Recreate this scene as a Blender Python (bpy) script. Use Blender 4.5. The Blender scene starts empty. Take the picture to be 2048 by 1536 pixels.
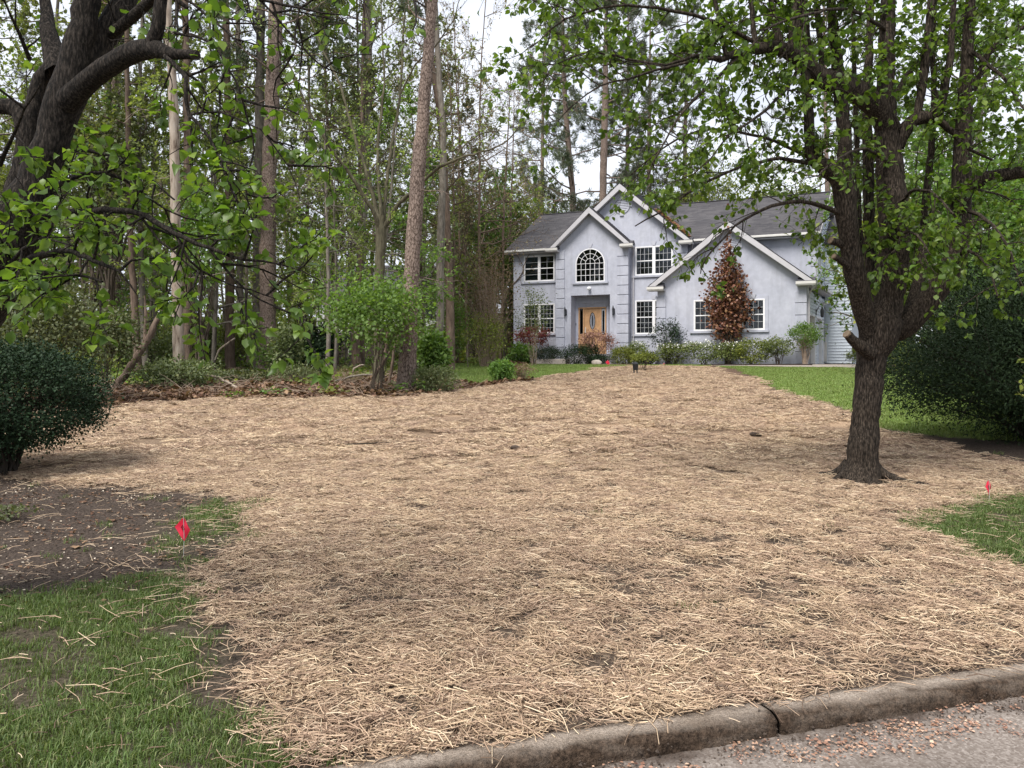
import bpy, bmesh, math, random
import numpy as np
from mathutils import Vector, Matrix, Euler

R = math.radians
rng = np.random.default_rng(7)
random.seed(7)
scene = bpy.context.scene
col = scene.collection

# ---------------------------------------------------------------- camera
FPX, HX, HY, EYE = 1538.0, 1024.0, 730.0, 1.6      # focal length in photo pixels, vanishing point of the view axis, eye height
cam_d = bpy.data.cameras.new('camera')
cam = bpy.data.objects.new('camera', cam_d)
col.objects.link(cam)
cam.location = (0, 0, EYE)
cam.rotation_euler = (R(90), 0, 0)
cam_d.sensor_width = 36.0
cam_d.lens = 36.0 * FPX / 2048.0
cam_d.shift_y = -(768.0 - HY) / 2048.0
cam_d.clip_start = 0.05
cam_d.clip_end = 2000.0
scene.camera = cam

# ---------------------------------------------------------------- world and sun (thin bright overcast)
SUN_EL, SUN_AZ = 55.0, 215.0        # azimuth clockwise from +Y
world = bpy.data.worlds.new('World')
scene.world = world
world.use_nodes = True
nt = world.node_tree
for n in list(nt.nodes):
    nt.nodes.remove(n)
wo = nt.nodes.new('ShaderNodeOutputWorld')
bg = nt.nodes.new('ShaderNodeBackground')
bg.inputs['Strength'].default_value = 0.1
sky = nt.nodes.new('ShaderNodeTexSky')
sky.sky_type = 'NISHITA'
sky.sun_disc = False
sky.sun_elevation = R(SUN_EL)
sky.sun_rotation = R(SUN_AZ)
tc = nt.nodes.new('ShaderNodeTexCoord')
mp = nt.nodes.new('ShaderNodeMapping')
mp.inputs['Scale'].default_value = (1.0, 1.0, 2.6)
ns = nt.nodes.new('ShaderNodeTexNoise')
ns.inputs['Scale'].default_value = 3.2
ns.inputs['Detail'].default_value = 7
ns.inputs['Roughness'].default_value = 0.55
ns2 = nt.nodes.new('ShaderNodeTexNoise')
ns2.inputs['Scale'].default_value = 5.0
ns2.inputs['Detail'].default_value = 6
cr = nt.nodes.new('ShaderNodeValToRGB')
cr.color_ramp.elements[0].position = 0.30
cr.color_ramp.elements[0].color = (0.82, 0.82, 0.82, 1)
cr.color_ramp.elements[1].position = 0.48
cr.color_ramp.elements[1].color = (1, 1, 1, 1)
cc = nt.nodes.new('ShaderNodeValToRGB')
cc.color_ramp.elements[0].position = 0.3
cc.color_ramp.elements[0].color = (4.9, 5.2, 5.9, 1)
cc.color_ramp.elements[1].position = 0.65
cc.color_ramp.elements[1].color = (6.3, 6.6, 7.2, 1)
mx = nt.nodes.new('ShaderNodeMixRGB')
L = nt.links.new
L(tc.outputs['Generated'], mp.inputs['Vector'])
L(mp.outputs['Vector'], ns.inputs['Vector'])
L(mp.outputs['Vector'], ns2.inputs['Vector'])
L(ns.outputs['Fac'], cr.inputs['Fac'])
L(ns2.outputs['Fac'], cc.inputs['Fac'])
L(cr.outputs['Color'], mx.inputs['Fac'])
L(sky.outputs['Color'], mx.inputs['Color1'])
L(cc.outputs['Color'], mx.inputs['Color2'])
L(mx.outputs['Color'], bg.inputs['Color'])
L(bg.outputs['Background'], wo.inputs['Surface'])

sun_d = bpy.data.lights.new('sun', 'SUN')
sun_d.energy = 3.0
sun_d.angle = R(26)
sun_d.color = (1.0, 0.95, 0.88)
sun = bpy.data.objects.new('sun', sun_d)
col.objects.link(sun)
az = R(SUN_AZ)
sdir = Vector((math.sin(az) * math.cos(R(SUN_EL)), math.cos(az) * math.cos(R(SUN_EL)), math.sin(R(SUN_EL))))
sun.rotation_euler = sdir.to_track_quat('Z', 'Y').to_euler()
sun.location = sdir * 100

scene.view_settings.view_transform = 'Standard'
scene.view_settings.look = 'None'
scene.view_settings.exposure = 0.86
scene.view_settings.gamma = 1.0
scene.view_settings.use_curve_mapping = False
scene.render.engine = 'CYCLES'
scene.cycles.max_bounces = 6
scene.cycles.diffuse_bounces = 4
scene.cycles.glossy_bounces = 3
scene.cycles.transmission_bounces = 4
scene.cycles.transparent_max_bounces = 8
scene.cycles.use_denoising = True

# ---------------------------------------------------------------- helpers: objects and tags
def tag(o, label=None, cat=None, group=None, kind=None):
    if label: o['label'] = label
    if cat: o['category'] = cat
    if group: o['group'] = group
    if kind: o['kind'] = kind
    return o

def empty(name, loc=(0, 0, 0), label=None, cat=None, group=None):
    o = bpy.data.objects.new(name, None)
    o.empty_display_size = 0.2
    col.objects.link(o)
    o.location = loc
    return tag(o, label, cat, group)

def link(name, me, parent=None, loc=None, mat=None):
    o = bpy.data.objects.new(name, me)
    col.objects.link(o)
    if parent is not None: o.parent = parent
    if loc is not None: o.location = loc
    if mat is not None and not me.materials: me.materials.append(mat)
    return o

def np_mesh(name, verts, faces, mat=None, tint=None, smooth=False, attrs=None):
    """mesh from numpy arrays; faces is (N,3) or (N,4) or a list of such arrays"""
    if not isinstance(faces, list): faces = [faces]
    faces = [np.asarray(f, dtype=np.int32) for f in faces if len(f)]
    verts = np.asarray(verts, dtype=np.float32)
    me = bpy.data.meshes.new(name)
    me.vertices.add(len(verts))
    me.vertices.foreach_set('co', verts.ravel())
    loops = np.concatenate([f.ravel() for f in faces])
    tot = np.concatenate([np.full(len(f), f.shape[1], dtype=np.int32) for f in faces])
    start = np.concatenate([[0], np.cumsum(tot)[:-1]]).astype(np.int32)
    me.loops.add(len(loops))
    me.loops.foreach_set('vertex_index', loops)
    me.polygons.add(len(tot))
    me.polygons.foreach_set('loop_start', start)
    me.polygons.foreach_set('loop_total', tot)
    if smooth: me.polygons.foreach_set('use_smooth', np.ones(len(tot), dtype=bool))
    if tint is not None:
        a = me.attributes.new('tint', 'FLOAT', 'POINT')
        a.data.foreach_set('value', np.asarray(tint, dtype=np.float32))
    for k, v in (attrs or {}).items():
        a = me.attributes.new(k, 'FLOAT', 'POINT')
        a.data.foreach_set('value', np.asarray(v, dtype=np.float32))
    me.update(calc_edges=True)
    if mat: me.materials.append(mat)
    return me

class MB:
    """collects boxes, prisms and tubes into one mesh"""
    def __init__(s): s.v = []; s.f = []
    def add(s, verts, faces):
        b = len(s.v)
        s.v.extend([tuple(v) for v in verts]); s.f.extend([tuple(b + i for i in f) for f in faces])
    def hexa(s, p):      # 8 points: bottom ring then top ring
        s.add(p, [(0, 3, 2, 1), (4, 5, 6, 7), (0, 1, 5, 4), (1, 2, 6, 5), (2, 3, 7, 6), (3, 0, 4, 7)])
    def box(s, x0, x1, y0, y1, z0, z1):
        s.hexa([(x0, y0, z0), (x1, y0, z0), (x1, y1, z0), (x0, y1, z0), (x0, y0, z1), (x1, y0, z1), (x1, y1, z1), (x0, y1, z1)])
    def prism(s, ring0, ring1):
        n = len(ring0)
        s.add(list(ring0) + list(ring1), [tuple(range(n))[::-1], tuple(range(n, 2 * n))] + [(i, (i + 1) % n, n + (i + 1) % n, n + i) for i in range(n)])
    def tube(s, pts, rad, sides=8, cap=True):
        v, f = tube_np(np.array(pts, float), np.array(rad, float) if not np.isscalar(rad) else np.full(len(pts), float(rad)), sides)
        b = len(s.v); s.v.extend(map(tuple, v)); s.f.extend([tuple(b + i for i in q) for q in f])
        if cap:
            n = len(pts)
            s.f.append(tuple(b + i for i in range(sides))[::-1]); s.f.append(tuple(b + (n - 1) * sides + i for i in range(sides)))
    def mesh(s, name, mat=None, bevel=0, smooth=False):
        me = bpy.data.meshes.new(name)
        me.from_pydata(s.v, [], s.f)
        bm = bmesh.new(); bm.from_mesh(me)
        bmesh.ops.recalc_face_normals(bm, faces=bm.faces)
        if bevel:
            bmesh.ops.bevel(bm, geom=list(bm.edges), offset=bevel, segments=1, affect='EDGES', clamp_overlap=True)
        bm.to_mesh(me); bm.free()
        if smooth:
            for p in me.polygons: p.use_smooth = True
        if mat: me.materials.append(mat)
        return me
    def build(s, name, mat=None, parent=None, bevel=0, smooth=False):
        return link(name, s.mesh(name, mat, bevel, smooth), parent)

def tube_np(P, rad, sides):
    n = len(P)
    T = np.gradient(P, axis=0)
    T /= np.linalg.norm(T, axis=1, keepdims=True) + 1e-9
    ref = np.array([0., 0., 1.]) if abs(T[0, 2]) < 0.9 else np.array([1., 0., 0.])
    U = np.empty_like(P)
    u = np.cross(T[0], ref); u /= np.linalg.norm(u) + 1e-9
    for i in range(n):
        u = u - T[i] * np.dot(u, T[i])
        u /= np.linalg.norm(u) + 1e-9
        U[i] = u
    V = np.cross(T, U)
    a = np.arange(sides) * 2 * np.pi / sides
    ring = U[:, None, :] * np.cos(a)[None, :, None] + V[:, None, :] * np.sin(a)[None, :, None]
    verts = (P[:, None, :] + ring * np.asarray(rad)[:, None, None]).reshape(-1, 3)
    i = np.arange(n - 1)[:, None] * sides; j = np.arange(sides)[None, :]; k = (j + 1) % sides
    faces = np.stack([i + j, i + k, i + k + sides, i + j + sides], -1).reshape(-1, 4)
    return verts, faces

# value noise for placing and masking
_nz = np.random.default_rng(99).random((256, 256))
def vnoise(x, y):
    x = np.asarray(x, float); y = np.asarray(y, float)
    xi = np.floor(x).astype(int); yi = np.floor(y).astype(int)
    fx = x - xi; fy = y - yi
    fx = fx * fx * (3 - 2 * fx); fy = fy * fy * (3 - 2 * fy)
    g = lambda a, b: _nz[a % 256, b % 256]
    return (g(xi, yi) * (1 - fx) + g(xi + 1, yi) * fx) * (1 - fy) + (g(xi, yi + 1) * (1 - fx) + g(xi + 1, yi + 1) * fx) * fy
def fbm(x, y, o=3):
    s = 0; a = 0.5; t = 0
    for k in range(o):
        s = s + a * vnoise(x * 2 ** k + 17 * k, y * 2 ** k + 31 * k); t += a; a *= 0.55
    return s / t
def sstep(a, b, x):
    t = np.clip((np.asarray(x, float) - a) / (b - a), 0, 1)
    return t * t * (3 - 2 * t)

# ---------------------------------------------------------------- terrain height and photo measurements turned into points
KX0, KY0, KM = 0.389, 3.08, 0.306          # foot of the kerb face: y = KY0 + KM (x - KX0)
KL = math.hypot(1, KM)
KH = 0.085
def kerb_t(x, y):                          # distance behind the kerb's face
    return (y - (KY0 + KM * (x - KX0))) / KL
def gz(x, y):
    x = np.asarray(x, float); y = np.asarray(y, float)
    yy = np.where(y < 37, y, 37 + 3.0 * (1 - np.exp(-(np.maximum(y, 37) - 37) / 3.0)))
    plane = -0.067 + 0.0435 * yy
    t = kerb_t(x, y) - 0.12
    f = sstep(0.0, 2.6, t)
    z = (KH - 0.012) * (1 - f) + plane * f
    z = z + f * (0.05 * (fbm(x * 0.35 + 40, y * 0.35, 2) - 0.5) + 0.03 * (fbm(x * 1.7, y * 1.7 + 9, 2) - 0.5))
    return z
def W(px, py, d):
    return np.array([(px - HX) / FPX * d, d, EYE + (HY - py) / FPX * d])
def G(px, py):                             # where a ray through a photo pixel meets the ground
    d = 9.0
    for _ in range(60):
        x = (px - HX) / FPX * d
        d = 0.6 * d + 0.4 * np.clip((EYE - float(gz(x, d))) / max((py - HY) / FPX, 1e-4), 2.5, 60)
    return np.array([(px - HX) / FPX * d, d])
def GD(px, d):                             # ground point under a photo column at distance d
    x = (px - HX) / FPX * d
    return Vector((x, d, float(gz(x, d))))

# ---------------------------------------------------------------- materials
def mat_new(name):
    m = bpy.data.materials.new(name); m.use_nodes = True
    t = m.node_tree
    for n in list(t.nodes): t.nodes.remove(n)
    o = t.nodes.new('ShaderNodeOutputMaterial')
    return m, t, o
def N(t, k, **kw):
    n = t.nodes.new(k)
    for a, b in kw.items():
        if a.startswith('in_'): n.inputs[a[3:].replace('_', ' ')].default_value = b
        else: setattr(n, a, b)
    return n
def ramp(t, stops, src=None):
    n = t.nodes.new('ShaderNodeValToRGB')
    e = n.color_ramp.elements
    while len(e) < len(stops): e.new(0.5)
    for i, (p, c) in enumerate(stops):
        e[i].position = p; e[i].color = (c[0], c[1], c[2], 1)
    if src is not None: t.links.new(src, n.inputs['Fac'])
    return n
def noise(t, scale, detail=4, rough=0.55, vec=None, dim=None):
    n = N(t, 'ShaderNodeTexNoise')
    n.inputs['Scale'].default_value = scale; n.inputs['Detail'].default_value = detail; n.inputs['Roughness'].default_value = rough
    if vec is not None: t.links.new(vec, n.inputs['Vector'])
    return n
def mixc(t, fac, a, b, mode='MIX'):
    n = N(t, 'ShaderNodeMixRGB', blend_type=mode)
    for s, v in (('Fac', fac), ('Color1', a), ('Color2', b)):
        if hasattr(v, 'links'): t.links.new(v, n.inputs[s])
        elif s == 'Fac': n.inputs[s].default_value = v
        else: n.inputs[s].default_value = (v[0], v[1], v[2], 1)
    return n.outputs['Color']
def bump(t, h, strength=0.4, dist=0.02):
    n = N(t, 'ShaderNodeBump'); n.inputs['Strength'].default_value = strength; n.inputs['Distance'].default_value = dist
    t.links.new(h, n.inputs['Height'])
    return n.outputs['Normal']
def objvec(t, scale=(1, 1, 1)):
    c = N(t, 'ShaderNodeTexCoord'); m = N(t, 'ShaderNodeMapping'); m.inputs['Scale'].default_value = scale
    t.links.new(c.outputs['Object'], m.inputs['Vector'])
    return m.outputs['Vector']
def principled(t, o, color, rough=0.7, spec=0.3, normal=None, metal=0.0):
    p = N(t, 'ShaderNodeBsdfPrincipled')
    if hasattr(color, 'links'): t.links.new(color, p.inputs['Base Color'])
    else: p.inputs['Base Color'].default_value = (color[0], color[1], color[2], 1)
    p.inputs['Roughness'].default_value = rough
    p.inputs['Specular IOR Level'].default_value = spec
    p.inputs['Metallic'].default_value = metal
    if normal is not None: t.links.new(normal, p.inputs['Normal'])
    if o is not None: t.links.new(p.outputs[0], o.inputs['Surface'])
    return p

def plain(name, c, rough=0.6, spec=0.3, var=0.12, scale=6.0, bmp=0.0, metal=0.0):
    m, t, o = mat_new(name)
    v = objvec(t)
    n = noise(t, scale, 5, 0.6, v)
    cd = tuple(x * (1 - var) for x in c); cl = tuple(min(1, x * (1 + var)) for x in c)
    r = ramp(t, [(0.3, cd), (0.7, cl)], n.outputs['Fac'])
    nm = bump(t, noise(t, scale * 12, 4, 0.6, v).outputs['Fac'], bmp, 0.01) if bmp else None
    principled(t, o, r.outputs['Color'], rough, spec, nm, metal)
    return m

def leaf_mat(name, stops, trans=0.35, rough=0.5, spec=0.3, vary=0.25):
    """stops: colours along the per-leaf tint; every object or instance also drifts a little in brightness"""
    m, t, o = mat_new(name)
    a = N(t, 'ShaderNodeAttribute', attribute_name='tint')
    r = ramp(t, stops, a.outputs['Fac'])
    oi = N(t, 'ShaderNodeObjectInfo')
    hs = N(t, 'ShaderNodeHueSaturation')
    mr = N(t, 'ShaderNodeMapRange'); mr.inputs['To Min'].default_value = 1 - vary; mr.inputs['To Max'].default_value = 1 + vary
    t.links.new(oi.outputs['Random'], mr.inputs['Value'])
    t.links.new(mr.outputs['Result'], hs.inputs['Value'])
    mh = N(t, 'ShaderNodeMapRange'); mh.inputs['To Min'].default_value = 0.5 - 0.05 * vary; mh.inputs['To Max'].default_value = 0.5 + 0.06 * vary
    t.links.new(oi.outputs['Random'], mh.inputs['Value'])
    t.links.new(mh.outputs['Result'], hs.inputs['Hue'])
    t.links.new(r.outputs['Color'], hs.inputs['Color'])
    p = principled(t, None, hs.outputs['Color'], rough, spec)
    if trans > 0:
        tr = N(t, 'ShaderNodeBsdfTranslucent')
        tcn = mixc(t, 1.0, hs.outputs['Color'], (1.25, 1.3, 0.55), 'MULTIPLY')
        t.links.new(tcn, tr.inputs['Color'])
        ms = N(t, 'ShaderNodeMixShader'); ms.inputs['Fac'].default_value = trans
        t.links.new(p.outputs[0], ms.inputs[1]); t.links.new(tr.outputs[0], ms.inputs[2])
        t.links.new(ms.outputs[0], o.inputs['Surface'])
    else:
        t.links.new(p.outputs[0], o.inputs['Surface'])
    return m

def bark_mat(name, stops, vscale=(9, 9, 1.6), plates=0.0, bstr=0.7, bdist=0.03):
    m, t, o = mat_new(name)
    v = objvec(t, vscale)
    n = noise(t, 1.6, 7, 0.65, v)
    h = n.outputs['Fac']
    if plates:
        vv = objvec(t, (plates, plates, plates * 0.42))
        wn = noise(t, 2.0, 3, 0.6, vv)
        wv = N(t, 'ShaderNodeVectorMath', operation='ADD')
        t.links.new(vv, wv.inputs[0]); t.links.new(wn.outputs['Color'], wv.inputs[1])
        vo = N(t, 'ShaderNodeTexVoronoi', feature='DISTANCE_TO_EDGE'); vo.inputs['Scale'].default_value = 1.0
        t.links.new(wv.outputs[0], vo.inputs['Vector'])
        cr_ = ramp(t, [(0.0, (0, 0, 0)), (0.10, (1, 1, 1))], vo.outputs['Distance'])
        ma = N(t, 'ShaderNodeMath', operation='MULTIPLY')
        t.links.new(cr_.outputs['Color'], ma.inputs[0])
        ad = N(t, 'ShaderNodeMath', operation='ADD'); ad.inputs[1].default_value = 0.45
        t.links.new(h, ad.inputs[0]); t.links.new(ad.outputs[0], ma.inputs[1])
        h = ma.outputs[0]
    r = ramp(t, stops, h)
    big = noise(t, 1.2, 3, 0.5, objvec(t))
    c = mixc(t, 0.35, r.outputs['Color'], ramp(t, [(0.3, (0.55, 0.55, 0.55)), (0.7, (1.35, 1.32, 1.25))], big.outputs['Fac']).outputs['Color'], 'MULTIPLY')
    principled(t, o, c, 0.9, 0.15, bump(t, h, bstr, bdist))
    return m

M = {}
M['bark_pear'] = bark_mat('bark_pear', [(0.38, (0.011, 0.009, 0.007)), (0.5, (0.036, 0.028, 0.022)), (0.66, (0.11, 0.088, 0.069))], (46, 46, 9), 0, 1.0, 0.02)
M['bark_pine'] = bark_mat('bark_pine', [(0.0, (0.07, 0.048, 0.038)), (0.4, (0.155, 0.113, 0.092)), (0.95, (0.26, 0.20, 0.168))], (16, 16, 5), 19.0, 0.8, 0.03)
M['bark_grey'] = bark_mat('bark_grey', [(0.3, (0.085, 0.073, 0.060)), (0.55, (0.19, 0.168, 0.142)), (0.75, (0.30, 0.27, 0.23))], (9, 9, 2.2), 0, 0.7, 0.03)
M['bark_brown'] = bark_mat('bark_brown', [(0.3, (0.06, 0.043, 0.034)), (0.55, (0.15, 0.11, 0.085)), (0.75, (0.25, 0.19, 0.15))], (9, 9, 1.5), 0, 0.8, 0.03)
M['bark_dead'] = bark_mat('bark_dead', [(0.36, (0.085, 0.06, 0.045)), (0.46, (0.27, 0.22, 0.175)), (0.72, (0.43, 0.38, 0.32))], (6, 6, 1.1), 0, 0.5, 0.02)
M['bark_dark'] = bark_mat('bark_dark', [(0.40, (0.008, 0.007, 0.006)), (0.5, (0.022, 0.018, 0.015)), (0.64, (0.066, 0.055, 0.046))], (60, 60, 14), 0, 1.0, 0.02)
M['bark_mossy'] = bark_mat('bark_mossy', [(0.3, (0.045, 0.040, 0.026)), (0.55, (0.11, 0.10, 0.066)), (0.75, (0.20, 0.185, 0.13))], (9, 9, 2.2), 0, 0.7, 0.03)
M['twig'] = plain('twig', (0.085, 0.068, 0.052), 0.9, 0.1)
M['twig_dark'] = plain('twig_dark', (0.04, 0.034, 0.028), 0.9, 0.1)
M['twig_tan'] = plain('twig_tan', (0.34, 0.26, 0.20), 0.9, 0.1)
M['cut_wood'] = plain('cut_wood', (0.20, 0.15, 0.105), 0.85, 0.1, 0.25, 20)

M['leaf_pear'] = leaf_mat('leaf_pear', [(0.0, (0.052, 0.100, 0.018)), (0.55, (0.108, 0.185, 0.028)), (1.0, (0.205, 0.295, 0.05))], 0.48, 0.40, 0.4, 0.12)
M['leaf_spring'] = leaf_mat('leaf_spring', [(0.0, (0.13, 0.165, 0.05)), (0.6, (0.225, 0.27, 0.085)), (1.0, (0.36, 0.39, 0.16))], 0.48, 0.55, 0.3, 0.3)
M['leaf_olive'] = leaf_mat('leaf_olive', [(0.0, (0.065, 0.085, 0.036)), (0.6, (0.14, 0.165, 0.07)), (1.0, (0.26, 0.26, 0.13))], 0.28, 0.5, 0.35, 0.25)
M['leaf_bright'] = leaf_mat('leaf_bright', [(0.0, (0.085, 0.155, 0.034)), (0.6, (0.155, 0.255, 0.058)), (1.0, (0.26, 0.38, 0.11))], 0.45, 0.5, 0.35, 0.15)
M['leaf_tan'] = leaf_mat('leaf_tan', [(0.0, (0.15, 0.11, 0.075)), (0.6, (0.28, 0.21, 0.14)), (1.0, (0.38, 0.33, 0.19))], 0.35, 0.7, 0.2, 0.3)
M['needle'] = leaf_mat('needle', [(0.0, (0.030, 0.048, 0.022)), (0.6, (0.060, 0.086, 0.044)), (1.0, (0.11, 0.135, 0.075))], 0.15, 0.6, 0.3, 0.2)
M['needle_pale'] = leaf_mat('needle_pale', [(0.0, (0.060, 0.078, 0.052)), (0.6, (0.105, 0.128, 0.085)), (1.0, (0.17, 0.185, 0.125))], 0.25, 0.6, 0.3, 0.2)
M['leaf_holly'] = leaf_mat('leaf_holly', [(0.0, (0.013, 0.026, 0.013)), (0.6, (0.024, 0.046, 0.021)), (1.0, (0.058, 0.09, 0.042))], 0.08, 0.5, 0.12, 0.1)
M['leaf_yew'] = leaf_mat('leaf_yew', [(0.0, (0.012, 0.023, 0.010)), (0.6, (0.024, 0.043, 0.017)), (1.0, (0.055, 0.085, 0.030))], 0.08, 0.55, 0.12, 0.1)
M['leaf_red'] = leaf_mat('leaf_red', [(0.0, (0.10, 0.022, 0.022)), (0.6, (0.22, 0.05, 0.045)), (1.0, (0.30, 0.10, 0.06))], 0.3, 0.5, 0.3, 0.1)
M['leaf_coral'] = leaf_mat('leaf_coral', [(0.0, (0.17, 0.085, 0.07)), (0.6, (0.29, 0.15, 0.122)), (1.0, (0.40, 0.24, 0.20))], 0.12, 0.5, 0.3, 0.1)
M['leaf_copper'] = leaf_mat('leaf_copper', [(0.0, (0.075, 0.030, 0.024)), (0.35, (0.17, 0.068, 0.046)), (0.65, (0.25, 0.125, 0.065)), (1.0, (0.34, 0.22, 0.11))], 0.12, 0.4, 0.4, 0.1)
M['leaf_yellow'] = leaf_mat('leaf_yellow', [(0.0, (0.085, 0.115, 0.022)), (0.6, (0.19, 0.22, 0.038)), (1.0, (0.36, 0.36, 0.07))], 0.3, 0.5, 0.3, 0.1)
M['leaf_azalea'] = leaf_mat('leaf_azalea', [(0.0, (0.075, 0.11, 0.034)), (0.6, (0.18, 0.225, 0.065)), (1.0, (0.34, 0.36, 0.13))], 0.3, 0.5, 0.3, 0.1)
M['petal'] = plain('petal', (0.8, 0.8, 0.76), 0.6, 0.2, 0.05)
M['leaf_litter'] = leaf_mat('leaf_litter', [(0.0, (0.055, 0.032, 0.022)), (0.5, (0.14, 0.08, 0.052)), (1.0, (0.30, 0.19, 0.125))], 0.1, 0.8, 0.15, 0.25)
M['grass'] = leaf_mat('grass', [(0.0, (0.064, 0.10, 0.028)), (0.6, (0.13, 0.185, 0.052)), (1.0, (0.29, 0.29, 0.14))], 0.3, 0.5, 0.3, 0.2)
M['grass_lawn'] = leaf_mat('grass_lawn', [(0.0, (0.125, 0.18, 0.048)), (0.6, (0.215, 0.29, 0.08)), (1.0, (0.36, 0.38, 0.15))], 0.3, 0.5, 0.3, 0.2)
M['straw'] = leaf_mat('straw', [(0.0, (0.14, 0.092, 0.065)), (0.35, (0.395, 0.275, 0.187)), (0.75, (0.63, 0.465, 0.325)), (1.0, (0.82, 0.685, 0.50))], 0.12, 0.6, 0.3, 0.16)

# ground materials
def ground_mat():
    m, t, o = mat_new('ground')
    v = objvec(t)
    at = lambda n: N(t, 'ShaderNodeAttribute', attribute_name=n).outputs['Fac']
    n1 = noise(t, 3.0, 6, 0.6, v); n2 = noise(t, 45.0, 5, 0.65, v); n3 = noise(t, 9.0, 5, 0.6, v)
    soil = ramp(t, [(0.32, (0.022, 0.017, 0.014)), (0.52, (0.062, 0.048, 0.039)), (0.72, (0.13, 0.10, 0.082))], n2.outputs['Fac']).outputs['Color']
    vs = N(t, 'ShaderNodeTexVoronoi'); vs.inputs['Scale'].default_value = 26.0; vs.inputs['Randomness'].default_value = 1.0
    st = N(t, 'ShaderNodeMapping'); st.inputs['Scale'].default_value = (1, 0.25, 1); st.inputs['Rotation'].default_value = (0, 0, 0.6)
    t.links.new(v, st.inputs['Vector'])
    ns_ = noise(t, 70.0, 4, 0.6, st.outputs['Vector'])
    straw = ramp(t, [(0.3, (0.14, 0.092, 0.060)), (0.5, (0.36, 0.25, 0.165)), (0.68, (0.56, 0.41, 0.28))], ns_.outputs['Fac']).outputs['Color']
    gr = ramp(t, [(0.3, (0.115, 0.16, 0.045)), (0.55, (0.19, 0.25, 0.07)), (0.75, (0.29, 0.31, 0.12))], n3.outputs['Fac']).outputs['Color']
    li = ramp(t, [(0.3, (0.045, 0.030, 0.022)), (0.55, (0.12, 0.078, 0.055)), (0.75, (0.215, 0.145, 0.10))], noise(t, 18.0, 6, 0.7, v).outputs['Fac']).outputs['Color']
    c = mixc(t, at('lawn'), soil, gr)
    c = mixc(t, at('litter'), c, li)
    c = mixc(t, at('straw'), c, straw)
    principled(t, o, c, 0.95, 0.1, bump(t, n2.outputs['Fac'], 0.6, 0.03))
    return m
M['ground'] = ground_mat()

def road_mat():
    m, t, o = mat_new('road')
    v = objvec(t)
    n1 = noise(t, 1.3, 5, 0.6, v); n2 = noise(t, 160, 3, 0.6, v)
    vo = N(t, 'ShaderNodeTexVoronoi'); vo.inputs['Scale'].default_value = 95.0
    t.links.new(v, vo.inputs['Vector'])
    a = ramp(t, [(0.0, (0.13, 0.105, 0.09)), (0.5, (0.20, 0.172, 0.152)), (1.0, (0.32, 0.285, 0.26))], vo.outputs['Color']).outputs['Color']
    b = mixc(t, 0.6, a, ramp(t, [(0.3, (0.72, 0.70, 0.68)), (0.7, (1.2, 1.18, 1.15))], n1.outputs['Fac']).outputs['Color'], 'MULTIPLY')
    dirt = N(t, 'ShaderNodeAttribute', attribute_name='dirt').outputs['Fac']
    b = mixc(t, dirt, b, ramp(t, [(0.35, (0.035, 0.026, 0.021)), (0.7, (0.095, 0.07, 0.055))], n2.outputs['Fac']).outputs['Color'])
    principled(t, o, b, 0.9, 0.2, bump(t, vo.outputs['Distance'], 0.5, 0.006))
    return m
M['road'] = road_mat()

def kerb_mat():
    m, t, o = mat_new('kerb_concrete')
    v = objvec(t)
    n1 = noise(t, 4.5, 6, 0.65, v); n2 = noise(t, 70, 5, 0.7, v)
    a = ramp(t, [(0.3, (0.32, 0.265, 0.215)), (0.55, (0.46, 0.395, 0.335)), (0.75, (0.60, 0.53, 0.46))], n1.outputs['Fac']).outputs['Color']
    a = mixc(t, 0.55, a, ramp(t, [(0.3, (0.6, 0.58, 0.55)), (0.7, (1.25, 1.22, 1.2))], n2.outputs['Fac']).outputs['Color'], 'MULTIPLY')
    mud = N(t, 'ShaderNodeAttribute', attribute_name='mud').outputs['Fac']
    a = mixc(t, mud, a, ramp(t, [(0.38, (0.030, 0.021, 0.015)), (0.62, (0.130, 0.092, 0.066))], noise(t, 42, 6, 0.75, v).outputs['Fac']).outputs['Color'])
    sp = ramp(t, [(0.40, (0.5, 0.47, 0.44)), (0.56, (1.12, 1.1, 1.08))], noise(t, 120, 5, 0.7, v).outputs['Fac']).outputs['Color']
    a = mixc(t, 0.75, a, sp, 'MULTIPLY')
    h2 = noise(t, 38, 6, 0.75, v); principled(t, o, a, 0.92, 0.15, bump(t, h2.outputs['Fac'], 1.0, 0.03))
    return m
M['kerb'] = kerb_mat()
# ================================================================ GROUND, ROAD, KERB
def poly_px(pts):
    return np.array([G(*p) for p in pts])
def poly_sd(x, y, poly):
    """signed distance to a polygon, positive inside"""
    x = np.asarray(x, float); y = np.asarray(y, float)
    d = np.full(x.shape, 1e9); ins = np.zeros(x.shape, bool)
    n = len(poly)
    for i in range(n):
        x0, y0 = poly[i]; x1, y1 = poly[(i + 1) % n]
        ex, ey = x1 - x0, y1 - y0
        t = np.clip(((x - x0) * ex + (y - y0) * ey) / (ex * ex + ey * ey + 1e-12), 0, 1)
        d = np.minimum(d, np.hypot(x - x0 - t * ex, y - y0 - t * ey))
        c = ((y0 > y) != (y1 > y))
        with np.errstate(divide='ignore', invalid='ignore'):
            xi = x0 + (y - y0) * ex / (ey if abs(ey) > 1e-9 else 1e-9)
        ins ^= c & (x < xi)
    return np.where(ins, d, -d)

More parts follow.
